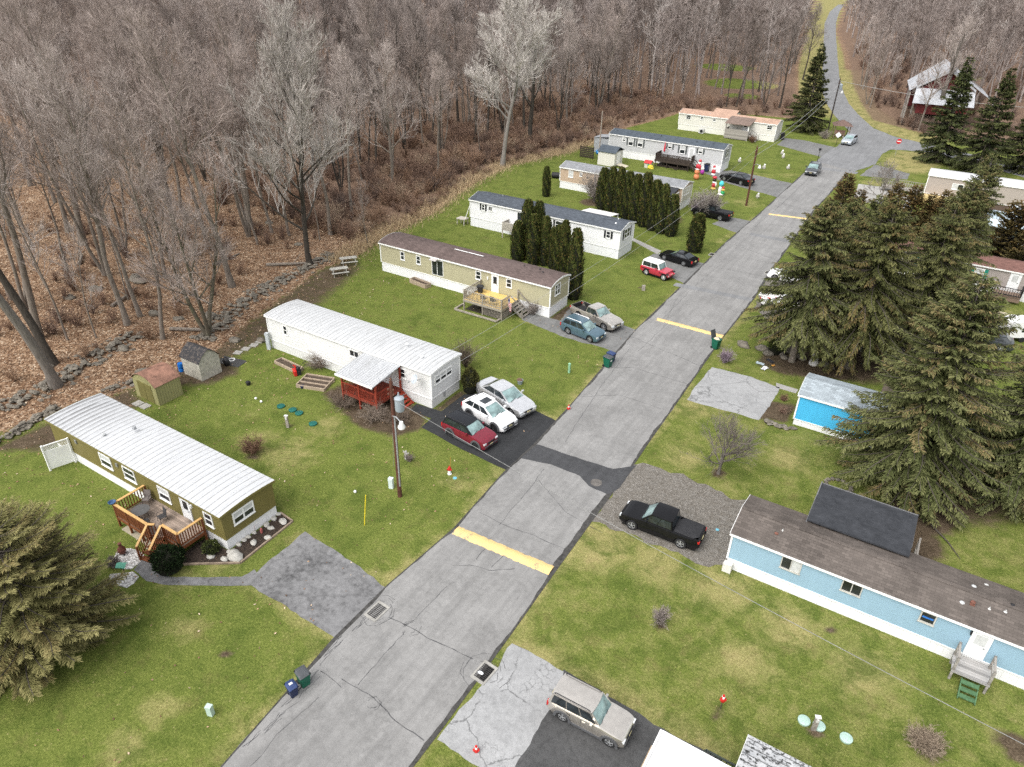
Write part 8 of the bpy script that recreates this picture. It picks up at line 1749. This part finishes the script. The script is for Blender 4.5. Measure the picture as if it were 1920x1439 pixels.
# hydrant, ornaments
RED_ = plain('signal_red', (.50, .025, .02, 1), .45, .12)
x, y = at(843, 889); t_ = thing('fire_hydrant', 'red and white hydrant on the lawn by the black driveway', 'hydrant', (x, y, 0)); m = MB(); m.lathe([(.17, 0), (.17, .05), (.12, .08), (.12, .38), (.15, .4)], (0, 0, 0), 14); m.build('barrel', WHITE, t_, local=True, smooth=40); m = MB(); m.lathe([(.15, .40), (.16, .44), (.14, .56), (.12, .62), (.05, .74), (.03, .8), (0, .82)], (0, 0, 0), 14); m.build('bonnet', RED_, t_, local=True, smooth=40); m = MB()
for a in (0, 2.1, 4.2): m.tube([(.1*math.cos(a), .1*math.sin(a), .48), (.22*math.cos(a), .22*math.sin(a), .48)], .06, 8)
m.build('outlet', RED_, t_, local=True); m = MB(); m.tube([(.05, .1, .5), (.05, .1, 1.6)], .012, 5); m.build('flag_rod', plain('orange_rod', (.6, .25, .05, 1)), t_, local=True)
x, y = at(853, 897); m = MB(); m.lathe([(0, 0), (.16, 0), (.16, .03), (0, .035)], (0, 0, 0), 12); o = m.build('valve_cover', plain('blue_cover', (.15, .4, .5, 1)), local=True); o.location = (x, y, 0); tag(o, 'small blue cover in the grass beside the hydrant', 'valve cover')
x, y = at(1455, 1012); m = MB(); m.lathe([(0, 0), (.12, 0), (.12, .02), (0, .025)], (0, 0, 0), 12); o = m.build('valve_cover', plain('blue_cover', (.15, .4, .5, 1)), local=True); x, y = at(1345, 994); o.location = (x, y, .012); tag(o, 'small blue cover in the gravel behind the black pickup', 'valve cover')
def gnome(px, py, s, label, coat=None, post_h=0, lie=False, z=0.0, face=True):
    """small rounded figure: body, coat, head with beard, cap"""
    x, y = at(px, py); t_ = thing('lawn_figure', label, 'lawn ornament', (x, y, z), .5); c = coat or RED_; z0 = post_h
    if post_h: m = MB(); m.tube([(0, 0, -.1), (0, 0, post_h)], .05, 8); m.build('post', plain('dark_post', (.08, .07, .06, 1)), t_, local=True)
    m = MB(); m.lathe([(.0, 0), (.2, 0), (.24, .12), (.22, .32), (.14, .46), (.06, .5), (0, .5)], (0, 0, z0), 12); m.build('coat', c, t_, local=True, smooth=60)
    for sx in (-1, 1): m = MB(); m.tube([(sx*.16, 0, z0+.42), (sx*.27, -.06, z0+.3), (sx*.2, -.17, z0+.22)], [.06, .055, .045], 8); m.build('arm', c, t_, local=True)
    m = MB(); m.blob((0, 0, z0+.58), (.13, .13, .14), 2, 12, 8, .0); m.build('head', plain('skin_paint', (.55, .35, .25, 1)), t_, local=True, smooth=60); m = MB(); m.blob((0, -.08, z0+.5), (.11, .09, .13), 3, 10, 6, .08); m.lathe([(.15, .63), (.15, .68), (0, .68)], (0, 0, z0), 12); m.build('beard', WHITE, t_, local=True); m = MB(); m.lathe([(.135, .68), (.1, .78), (.04, .9), (0, .92)], (0, 0, z0), 12); m.build('cap', c, t_, local=True); t_.scale = (s, s, s)
    if lie: t_.rotation_euler = (R(80), 0, .5); t_.location.z = .2*s
    return t_
gnome(1351, 1328, .62, 'red figure on a dark post in the right lawn', None, 1.0); gnome(893, 1409, .6, 'small red and white figure on the pale driveway apron'); gnome(1066, 768, .5, 'tiny red and white figure at the lane edge of the lawn')
x, y = at(1525, 683); t_ = thing('statue', 'white robed statue standing under the left spruce', 'statue', (x, y, 0)); m = MB(); m.lathe([(0, 0), (.42, 0), (.36, .3), (.24, .8), (.17, 1.05), (.07, 1.12)], (0, 0, 0), 12); m.build('robe', plain('statue_white', (.62, .60, .56, 1), .7), t_, local=True, smooth=60); m = MB(); m.blob((0, 0, 1.22), (.11, .11, .13), 1, 10, 7, .02); m.build('head', plain('statue_red', (.3, .08, .06, 1)), t_, local=True, smooth=60)
for sx in (-1, 1): m = MB(); m.tube([(sx*.15, 0, .98), (sx*.2, -.12, .75), (0, -.22, .8)], .055, 7); m.build('arm', plain('statue_white', (.62, .6, .56, 1)), t_, local=True)
x, y = at(762, 860); t_ = thing('statue', 'small grey statue beside a dark shrub under the utility pole lamp', 'statue', (x, y, 0)); m = MB(); m.lathe([(0, 0), (.16, 0), (.12, .3), (.14, .5), (.06, .62)], (0, 0, 0), 10); m.build('robe', plain('grey_stone_figure', (.4, .39, .37, 1)), t_, local=True, smooth=60); m = MB(); m.blob((0, 0, .7), (.08, .08, .1), 1, 9, 6, .03); m.build('head', plain('grey_stone_figure', (.4, .39, .37, 1)), t_, local=True)
for sx in (-1, 1): m = MB(); m.tube([(sx*.1, 0, .55), (sx*.3, 0, .66)], .04, 6); m.build('arm', plain('grey_stone_figure', (.4, .39, .37, 1)), t_, local=True)
x, y = at(766, 862); shrub('bare_shrub', 'dark little shrub at the foot of the grey statue', 95, TWIGD, x+.15, y-.1, Rr=.35, H=.6, stems=40, nt=7, nw=3, w=.014)
# garden pieces by the olive home
x, y = at(231, 1040); t_ = thing('chiminea', 'brown clay chiminea on the white pebbles', 'chiminea', (x, y, .03)); m = MB(); m.lathe([(0, .12), (.2, .14), (.28, .32), (.25, .52), (.12, .68), (.09, .9), (.13, .98), (.10, 1.0), (0, .98)], (0, 0, 0), 14); m.build('body', plain('brown_clay', (.14, .05, .035, 1), .6, .2), t_, local=True, smooth=60)
for a in (0, 2.1, 4.2): m = MB(); m.tube([(.12*math.cos(a), .12*math.sin(a), .18), (.24*math.cos(a), .24*math.sin(a), 0)], .025, 6); m.build('leg', BLACK, t_, local=True)
x, y = at(238, 1086); t_ = thing('bird_feeder', 'green roofed bird feeder over the white pebbles', 'bird feeder', (x, y, .03), .5); m = MB(); m.tube([(0, 0, 0), (0, 0, 1.0)], .03); m.build('pole', BLACK, t_, local=True); m = MB(); m.box(-.12, .12, -.12, .12, 1.0, 1.22); m.build('seed_box', plain('feeder_dark', (.03, .12, .09, 1)), t_, local=True); m = MB(); m.add([(-.32, -.26, 1.2), (.32, -.26, 1.2), (.32, 0, 1.38), (-.32, 0, 1.38), (.32, .26, 1.2), (-.32, .26, 1.2)], [(0, 1, 2, 3), (3, 2, 4, 5)]); m.build('roof', plain('mint_roof', (.12, .36, .26, 1)), t_, local=True)
x, y = at(397, 1038); t_ = thing('planter', 'white woven pot in the mulch bed holding a small bush', 'planter', (x, y, .03)); m = MB(); m.lathe([(0, 0), (.24, 0), (.32, .3), (.34, .32), (.30, .33), (0, .3)], (0, 0, 0), 14); m.build('pot', plain('white_wicker', (.7, .68, .66, 1), .7, .2, 14), t_, local=True)
for i, (px, py, s, L_, c) in enumerate([(478, 994, .42, 'red lantern standing by the white skirting of the olive home', (.42, .012, .015, 1)), (491, 1000, .32, 'faded pink-red lantern in the mulch bed', (.4, .12, .11, 1))]):
    x, y = at(px, py); t_ = thing('lantern', L_, 'lantern', (x, y, .03), .3); m = MB(); m.box(-.2*s, .2*s, -.2*s, .2*s, 0, s*1.1); m.build('body', plain('lantern_red%d' % i, c, .5), t_, local=True); m = MB(); m.lathe([(.26*s, s*1.1), (.18*s, s*1.25), (.03, s*1.4), (0, s*1.4)], (0, 0, 0), 4); m.build('cap', plain('lantern_red%d' % i, c, .5), t_, local=True)
x, y = at(312, 1076); m = MB(); m.blob((0, 0, .1), (.14, .13, .18), 8, 10, 6, .1); o = m.build('garden_ornament', plain('ornament_white', (.6, .58, .55, 1)), local=True); o.location = (x, y, .03); tag(o, 'small pale ornament under the round dark bush', 'lawn ornament')
# white gate-like screen at the back of the olive home
t_ = thing('screen_panel', 'white privacy panel with lattice top at the back of the olive home', 'fence panel', (-42.8, 15, 0)); a, b = (-42.75, 14.75), (-42.3, 16.15)
m = MB(); m.bar((a[0], a[1], .78), (b[0], b[1], .78), .05, 1.35); m.build('panel', WHITE, t_); m = MB(); lattice(m, a[0], b[0], a[1], b[1], 1.48, 1.8); m.build('lattice', WHITE, t_); m = MB(); m.bar((a[0], a[1], 1.84), (b[0], b[1], 1.84), .07, .06); post(m, a[0], a[1], -.1, 1.9); post(m, b[0], b[1]-.05, -.1, 1.9); m.build('frame', WHITE, t_)
m = MB(); m.blob((-42.6, 16.0, .25), (.35, .2, .3), 3, 8, 5, .2); tag(m.build('rock', PST, loc=(-42.6, 16, 0)), 'grey lump behind the white privacy panel', 'rock') if False else None
# raised beds, snow blower, pots
def raised_bed(px, py, L, W_, rz, label, cols=1, h=.25):
    x, y = at(px, py); t_ = thing('raised_bed', label, 'raised bed', (x, y, 0), rz); m = MB()
    for s in (-1, 1): m.box(-L/2, L/2, s*W_/2-.04, s*W_/2+.04, 0, h); m.box(s*L/2-.04, s*L/2+.04, -W_/2+.04, W_/2-.04, 0, h)
    for k in range(1, cols): yy_ = -W_/2+W_*k/cols; m.box(-L/2+.04, L/2-.04, yy_-.04, yy_+.04, 0, h-.01)
    m.build('frame', plain('grey_bed_boards', (.34, .27, .2, 1), .9, .25, 5), t_, local=True); m = MB(); m.box(-L/2+.04, L/2-.04, -W_/2+.04, W_/2-.04, 0, h*.6); m.build('soil', plain('bed_soil', (.075, .055, .04, 1), .95, .4, 6, bump=.5), t_, local=True)
raised_bed(592, 720, 2.3, 1.7, R(18), 'divided raised bed of weathered boards before the white home', 3); raised_bed(542, 688, 2.6, .7, R(-4), 'long narrow raised bed along the white home'); raised_bed(788, 534, 2.3, .7, R(-8), 'long weathered planter trough before the beige home', 1, .4)
x, y = at(558, 702); t_ = thing('snow_blower', 'red snow blower parked on the lawn by the white home', 'snow blower', (x, y, 0), R(60)); m = MB(); m.box(-.35, -.1, -.38, .38, .03, .5); m.build('auger_housing', RED_, t_, local=True); m = MB(); m.box(-.1, .3, -.22, .22, .2, .6); m.blob((.1, 0, .65), (.2, .18, .12), 3, 8, 5, .1); m.build('engine', BLACK, t_, local=True); m = MB(); m.tube([(-.1, 0, .5), (-.1, 0, .85), (-.25, .05, 1.0)], .08, 8); m.build('chute', RED_, t_, local=True)
for s in (-1, 1):
    m = MB(); m.lathe([(0, -.06), (.2, -.06), (.22, 0), (.2, .06), (0, .06)], (.1, s*.3, .22), 12, 'y'); m.build('wheel', TYRE, t_, local=True); m = MB(); m.tube([(.25, s*.2, .5), (.8, s*.25, 1.0), (.95, s*.25, 1.0)], .02, 6); m.build('handle', BLACK, t_, local=True)
def pot(px, py, r, h, mat, label, plant=None):
    x, y = at(px, py); t_ = thing('flower_pot', label, 'flower pot', (x, y, 0)); m = MB(); m.lathe([(0, 0), (r*.75, 0), (r, h*.9), (r*1.08, h*.92), (r*1.08, h), (r*.9, h), (0, h*.9)], (0, 0, 0), 14); m.build('pot', mat, t_, local=True)
    if plant: m = MB(); m.blob((0, 0, h), (r*.9, r*.9, h*.4), 4, 9, 6, .35); m.build('plant', plant, t_, local=True)
pot(975, 720, .26, .38, plain('grey_blue_pot', (.24, .28, .30, 1)), 'grey pot with dead plant on the lawn beyond the silver sedan', plain('dead_plant', (.16, .1, .07, 1), .9)); pot(466, 722, .22, .3, BLACK, 'black pot on the left lawn', BLACK); pot(567, 728, .18, .25, NBIN, 'dark blue pot at the divided raised bed')
for i, (px, py, L_) in enumerate([(480, 749, 'left white ball of a pair on the left lawn'), (490, 755, 'right white ball of a pair on the left lawn'), (666, 924, 'white round stone beside the yellow rod')]):
    x, y = at(px, py); m = MB(); m.blob((0, 0, .1), (.12, .12, .12), i, 10, 7, .03); o = m.build('ball', WHITE, local=True, smooth=60); o.location = (x, y, 0); tag(o, L_, 'ball')
# picnic tables by the wood
def picnic(px, py, rz, label):
    x, y = at(px, py); t_ = thing('picnic_table', label, 'picnic table', (x, y, hzs(x, y)), rz, 'picnic tables by the wood'); G_ = plain('grey_picnic_boards', (.36, .35, .31, 1), .9, .2, 5); m = MB()
    for k in range(5): m.box(-.95, .95, -.37+k*.15, -.24+k*.15, .72, .76)
    m.build('table_top', G_, t_, local=True)
    for s in (-1, 1):
        m = MB(); m.box(-.95, .95, s*.7-.13, s*.7+.13, .43, .47); m.build('bench', G_, t_, local=True)
        m = MB(); m.bar((s*.7, -.75, 0), (s*.7, -.3, .72), .05, .09); m.bar((s*.7, .75, 0), (s*.7, .3, .72), .05, .09); m.bar((s*.7, -.72, .4), (s*.7, .72, .4), .05, .09); m.build('leg', G_, t_, local=True)
picnic(637, 515, R(55), 'grey picnic table nearer the lawn below the pale-branched tree'); picnic(654, 495, R(52), 'grey picnic table farther back toward the beige home')
# long yard extras
x, y = at(625, 478)
t_ = thing('pallet_screen', 'dark slatted screen with junk behind the cream shed', 'screen', (-52.5, 107.5, 0)); m = MB()
for i in range(6): m.box(-53.6, -51.2, 107.2, 107.26, .15+i*.28, .36+i*.28)
m.build('slat_panel', DB, t_)
for xx in (-53.6, -51.2): m = MB(); post(m, xx, 107.3, -.1, 1.9); m.build('leg', DB, t_)
x, y = at(1195, 297); t_ = thing('trampoline', 'small round trampoline on the lawn before the light grey home', 'trampoline', (x, y, 0)); m = MB(); m.lathe([(0, .28), (.62, .28), (.62, .3), (0, .3)], (0, 0, 0), 20); m.build('mat', BLACK, t_, local=True); m = MB(); m.lathe([(.62, .28), (.9, .26), (.9, .31), (.62, .33)], (0, 0, 0), 20); m.build('rim', WHITE, t_, local=True)
for k in range(4): m = MB(); m.tube([(.8*math.cos(k*1.57), .8*math.sin(k*1.57), 0), (.8*math.cos(k*1.57), .8*math.sin(k*1.57), .27)], .025); m.build('leg', STEEL, t_, local=True)
x, y = at(1210, 322); m = MB(); m.blob((0, 0, .25), (.5, .3, .35), 2, 9, 6, .25); o = m.build('toy_slide', plain('toy_yellow', (.6, .5, .05, 1)), local=True); o.location = (x, y+2, 0); tag(o, 'yellow plastic toy on the lawn behind the tan home', 'toy')
x, y = at(1047, 335); m = MB(); m.lathe([(0, -1), (.38, -1), (.42, -.9), (.42, .9), (.38, 1), (0, 1)], (0, 0, .45), 14, 'x'); o = m.build('oil_tank', BLACK, local=True, smooth=40); o.location = (x, y, 0); o.rotation_euler = (0, 0, .3); tag(o, 'black cylinder tank at the far end of the tan home', 'tank')
x, y = at(1310, 238); t_ = thing('heat_pump', 'pale heat pump unit before the cream home', 'heat pump', (-45.5+2.0, 137.4, 0)); m = MB(); m.box(-.5, .5, -.3, .3, .1, .9); m.build('body', plain('unit_grey', (.5, .5, .48, 1)), t_, local=True); m = MB(); m.lathe([(0, -.31), (.3, -.31), (.3, -.33), (0, -.33)], (.1, 0, .5), 14, 'y'); m.build('fan_grille', BLACK, t_, local=True)
# inflatables (plain rounded figures)
def inflatable(px, py, parts, label, s=1.0):
    x, y = at(px, py); t_ = thing('inflatable_figure', label, 'inflatable', (x, y, 0), 0, 'holiday inflatables on the far lawn'); t_.scale = (.8, .8, .84)
    for i, (nm, c, r, mt) in enumerate(parts): m = MB(); m.blob(c, r, i, 14, 10, .02); m.build(nm, mt, t_, local=True, smooth=70)
    return t_
IR, IW, IO, IB, IY, IG, IT = [plain('inflatable_'+n, c, .45, .05) for n, c in (('red', (.45, .035, .05, 1)), ('white', (.75, .72, .7, 1)), ('orange', (.55, .20, .09, 1)), ('dark', (.03, .02, .02, 1)), ('yellow', (.55, .38, .09, 1)), ('green', (.03, .3, .10, 1)), ('teal', (.06, .50, .55, 1)))]
inflatable(1305, 337, [('base', (0, 0, .5), (.55, .5, .55), IO), ('body', (0, 0, 1.35), (.5, .45, .5), IO), ('collar', (.05, 0, 1.85), (.45, .4, .22), IW), ('body', (.1, 0, 2.3), (.5, .45, .5), IR), ('arm', (.5, -.2, 2.2), (.18, .18, .4), IR), ('head', (.25, 0, 2.95), (.33, .33, .32), IW), ('hat', (.3, 0, 3.25), (.3, .3, .3), IR)], 'tall orange and red inflatable figure by the stairs of the light grey home')
inflatable(1316, 328, [('body', (0, 0, .5), (.4, .35, .45), plain('inflatable_purple', (.35, .04, .3, 1))), ('head', (0, 0, 1.1), (.3, .3, .3), IW)], 'small purple and white inflatable behind the tall orange one')
inflatable(1337, 330, [('base', (0, 0, .25), (.42, .35, .3), IW), ('body', (0, 0, .75), (.42, .36, .45), IR), ('head', (.1, 0, 1.3), (.28, .28, .28), IW), ('hat', (.0, 0, 1.6), (.26, .26, .25), IR)], 'short red inflatable figure near the corner of the light grey home')
inflatable(1337, 356, [('base', (0, 0, .2), (.48, .42, .25), IY), ('body', (0, 0, .8), (.4, .36, .45), IR), ('collar', (0, 0, 1.25), (.35, .32, .16), IW), ('arm', (.36, -.1, .95), (.16, .16, .35), IW), ('head', (0, 0, 1.65), (.32, .32, .32), IB), ('hat', (-.02, 0, 2.05), (.42, .38, .24), IR)], 'red inflatable figure with dark head on the far lawn')
inflatable(1350, 366, [('base', (.1, -.1, .15), (.55, .42, .18), IW), ('body', (-.15, 0, .8), (.32, .3, .75), IW), ('hat', (-.05, 0, 1.85), (.42, .38, .48), IT), ('gift', (.42, -.1, .45), (.36, .3, .35), IG), ('gift', (.42, -.1, .95), (.34, .28, .22), IY), ('bow', (.42, -.1, 1.3), (.25, .2, .18), IR)], 'white inflatable with teal hat beside a stack of coloured parcels')
q_ = random.Random(8)
for i, (px, py, L_) in enumerate([(1386, 305, 'white curled ornament on the lawn right of the light grey home'), (1432, 317, 'white ornament in the middle of the far lawn'), (1466, 290, 'tall pale ornament at the back of the far lawn'), (1468, 297, 'small pale ornament before the tall one on the far lawn'), (1477, 318, 'lone white ornament near the lane on the far lawn'), (1420, 372, 'white ball ornament by the tall brown pole')]):
    x, y = at(px, py); t_ = thing('lawn_ornament', L_, 'lawn ornament', (x, y, 0)); m = MB(); m.blob((0, 0, .25), (.26, .2, .3), i, 9, 6, .15); m.build('body', PST, t_, local=True); m = MB(); m.blob((.05, 0, .6), (.14, .14, .16), i+9, 8, 6, .1); m.build('head', WHITE, t_, local=True)
# signs
RS_ = plain('sign_red', (.55, .012, .02, 1), .4, .04); SW = plain('sign_white', (.78, .78, .78, 1), .4, .03)
x, y = at(1678, 292); t_ = thing('no_entry_sign', 'round red sign with a white bar at the side street corner', 'sign', (x, y, 0), R(25)); m = MB(); m.tube([(0, .03, -.2), (0, .03, 2.6)], .03, 6); m.build('pole', STEEL, t_, local=True)
m = MB(); m.lathe([(0, -.02), (.42, -.02), (.42, .0), (0, .0)], (0, 0, 2.35), 24, 'y'); m.build('sign_face', RS_, t_, local=True); m = MB(); m.box(-.3, .3, -.032, -.024, 2.27, 2.43); m.build('white_bar', SW, t_, local=True)
x, y = at(1532, 305); t_ = thing('street_sign', 'dark thin sign post at the lawn corner by the dark grey car', 'sign', (x, y, 0), .3); m = MB(); m.tube([(0, 0, -.2), (0, 0, 2.3)], .04, 6); m.build('pole', BLACK, t_, local=True); m = MB(); m.box(-.2, .2, -.03, -.0, 1.9, 2.25); m.build('sign_face', BLACK, t_, local=True)
x, y = at(1567, 274); t_ = thing('street_sign', 'small white diamond sign near the wooden shelter', 'sign', (x, y, 0), .2); m = MB(); m.tube([(0, 0, -.2), (0, 0, 2.0)], .035, 6); m.build('pole', BLACK, t_, local=True); m = MB(); m.add([(-.5, -.05, 1.9), (0, -.05, 1.4), (.5, -.05, 1.9), (0, -.05, 2.4)], [(0, 1, 2, 3)]); m.add([(-.5, -.02, 1.9), (0, -.02, 1.4), (.5, -.02, 1.9), (0, -.02, 2.4)], [(3, 2, 1, 0)]); m.build('sign_face', SW, t_, local=True)
x, y = at(1574, 258); t_ = thing('wooden_shelter', 'small open wooden shelter with brown hipped roof at the junction', 'shelter', (x, y, 0), .3); m = MB()
m.add([(-1.7, -1.7, 2.3), (1.7, -1.7, 2.3), (1.7, 1.7, 2.3), (-1.7, 1.7, 2.3), (0, 0, 3.2)], [(0, 1, 4), (1, 2, 4), (2, 3, 4), (3, 0, 4), (3, 2, 1, 0)]); m.build('roof', plain('brown_shelter_roof', (.13, .085, .07, 1), .85, .2), t_, local=True)
for a, b in ((-1.3, -1.3), (1.3, -1.3), (1.3, 1.3), (-1.3, 1.3)): m = MB(); post(m, a, b, 0, 2.3, .14); m.build('post', BRW, t_, local=True)
m = MB(); m.rbox((0, .3, .5), (1.8, .5, .1)); m.rbox((0, .6, .9), (1.8, .08, .6)); m.box(-.7, -.5, .1, .5, 0, .45); m.box(.5, .7, .1, .5, 0, .45); m.build('bench', plain('shelter_bench', (.4, .25, .2, 1)), t_, local=True)
# clothes and odds and ends on the right lawns
for i, (px, py, c, L_) in enumerate([(1425, 683, (.35, .42, .45, 1), 'pale blue garment lying on the grass by the spruces'), (1433, 692, (.6, .6, .62, 1), 'white and dark garment lying nearest the driveway'), (1444, 678, (.03, .03, .035, 1), 'black garment lying on the grass by the spruces'), (1450, 687, (.5, .25, .05, 1), 'small orange scrap beside the garments')]):
    x, y = at(px, py); m = MB(); q = random.Random(i); n = 7; V = [((a-3)*.12*(1 if i < 3 else .4), (b-3)*.07*(1 if i < 3 else .5), .03+.09*q.random()) for a in range(n) for b in range(n)]; m.add(V, [(a*n+b, a*n+b+1, (a+1)*n+b+1, (a+1)*n+b) for a in range(n-1) for b in range(n-1)]); o = m.build('garment', plain('garment_%d' % i, c, .9, .3), local=True, smooth=60); o.location = (x, y, .0); o.rotation_euler = (0, 0, i*1.3); tag(o, L_, 'garment')
t_ = thing('swing_frame', 'pale timber swing frame on the lawn below the greige home', 'swing frame', (*at(1840, 615), 0)); x, y = at(1838, 622); m = MB(); m.bar((x-1.2, y, .0), (x-.8, y, 2.1), .1); m.bar((x-.4, y, .0), (x-.8, y, 2.1), .1); m.bar((x+1.2, y, 0), (x+.8, y, 2.1), .1); m.bar((x+.4, y, 0), (x+.8, y, 2.1), .1); m.build('leg', plain('pale_timber', (.6, .52, .4, 1)), t_); m = MB(); m.bar((x-1.2, y, 2.12), (x+1.6, y, 2.12), .12); m.build('beam', plain('pale_timber', (.6, .52, .4, 1)), t_)
x, y = at(1893, 640); t_ = thing('camper_trailer', 'white rounded camper trailer at the right edge beyond the spruces', 'trailer', (x+.6, y+1, 0), .5); t_.scale = (.8, .8, .8); m = MB(); n = 10; prof = [(-1.9, .55), (-1.9, 1.6), (-1.7, 2.15), (-1.2, 2.4), (1.0, 2.4), (1.6, 2.1), (1.9, 1.5), (1.9, .55)]
m.add([(a, -1, b) for a, b in prof]+[(a, 1, b) for a, b in prof], [tuple(range(7, -1, -1)), tuple(range(8, 16))]+[(i, (i+1) % 8, 8+(i+1) % 8, 8+i) for i in range(8)]); m.build('body', plain('camper_white', (.74, .74, .74, 1), .4, .05), t_, local=True); m = MB(); m.rbox((0, -1.005, 1.5), (1.2, .02, .5)); m.build('window', GLASS, t_, local=True)
for s in (-1, 1): m = MB(); m.lathe([(0, -.09), (.3, -.09), (.33, 0), (.3, .09), (0, .09)], (-.2, s*.92, .33), 14, 'y'); m.build('wheel', TYRE, t_, local=True)
m = MB(); m.bar((1.9, .5, .55), (3.0, 0, .5), .07); m.bar((1.9, -.5, .55), (3.0, 0, .5), .07); m.build('drawbar', STEEL, t_, local=True)
x, y = at(1870, 640); vehicle('hatchback_car', 'dark grey car parked before the camper trailer under the spruces', 'car', None, None, DKG, 4.4, 1.8, 1.5, 2.65, .96, flat_top(4.4, .93, .85, .98, 1.0), (-1.95, -1.4, .2, 1.1), .75, .34, pos=(x-1, y-1.6), yaw=185, pillars=(.5,), group='vehicles under the spruces')
x, y = at(1690, 640); vehicle('sedan', 'black car glimpsed between the spruce trunks', 'car', None, None, BLK, 4.7, 1.82, 1.45, 2.75, .93, flat_top(4.7, .9, .85, .95, .98, deck=[(-1.75, 1.0)]), (-1.8, -1.0, .2, 1.15), .74, .34, pos=(x, y), yaw=200, pillars=(.5,), group='vehicles under the spruces')
# bed cover of the black pickups
for o in [o for o in bpy.data.objects if o.name.startswith('pickup_truck') and 'bed cover' in str(o.get('label'))]:
    big = 'crew' in o['label']; m = MB(); x0, x1, w, z_ = (-2.74, -1.06, .84, 1.185) if big else (-2.55, -.82, .74, 1.145); n = 6; V = []
    for i in range(n+1):
        for j in range(n+1): u, v = i/n*2-1, j/n*2-1; V.append(((x0+x1)/2+(x1-x0)/2*u, w*v, z_+.05*(1-max(abs(u), abs(v))**4)))
    m.add(V, [(i*(n+1)+j, (i+1)*(n+1)+j, (i+1)*(n+1)+j+1, i*(n+1)+j+1) for i in range(n) for j in range(n)]); m.box(x0, x1, -w, w, z_-.05, z_); m.build('bed_cover', plain('matte_bed_cover', (.022, .022, .024, 1) if big else (.06, .062, .066, 1), .7, .15), o, local=True)
# greens and broken branches
x, y = at(1730, 985)
for i, (a, b, L_) in enumerate([(at(1745, 985), at(1800, 1050), 'long fallen branch under the bronze-tipped spruce'), (at(1300, 945), at(1330, 955), None)]):
    if L_: m = MB(); m.tube([(0, 0, .05), ((b[0]-a[0])*.5+.1, (b[1]-a[1])*.5, .1), (b[0]-a[0], b[1]-a[1], .06)], [.05, .04, .015], 6); o = m.build('fallen_branch', BR_, local=True); o.location = (*a, 0); tag(o, L_, 'branch')
x, y = at(1572, 912); m = MB()
for k in range(14): a = k*.449; m.blob((.75*math.cos(a), .6*math.sin(a), .06), (.16, .14, .12), k, 7, 5, .2)
o = m.build('stone_ring', ST, local=True); o.location = (x, y, 0); tag(o, 'small ring of stones behind the black flat roof', 'stone ring')

# small things share the scale of the ground they stand on
for o in list(sc.objects):
    if o.parent is None and o.get('category') in ('wheelie bin', 'chair', 'table', 'hydrant', 'lawn ornament', 'flower pot', 'septic lid', 'utility box', 'statue', 'chiminea', 'bird feeder', 'lantern', 'planter', 'snow blower', 'post', 'ball', 'valve cover', 'barrel', 'grill', 'picnic table', 'fuel can', 'hoop', 'garment', 'satellite dish'):
        k = kfac(o.location.y)*(.75 if o['category'] == 'grill' else 1); o.scale = tuple(v*k for v in o.scale)
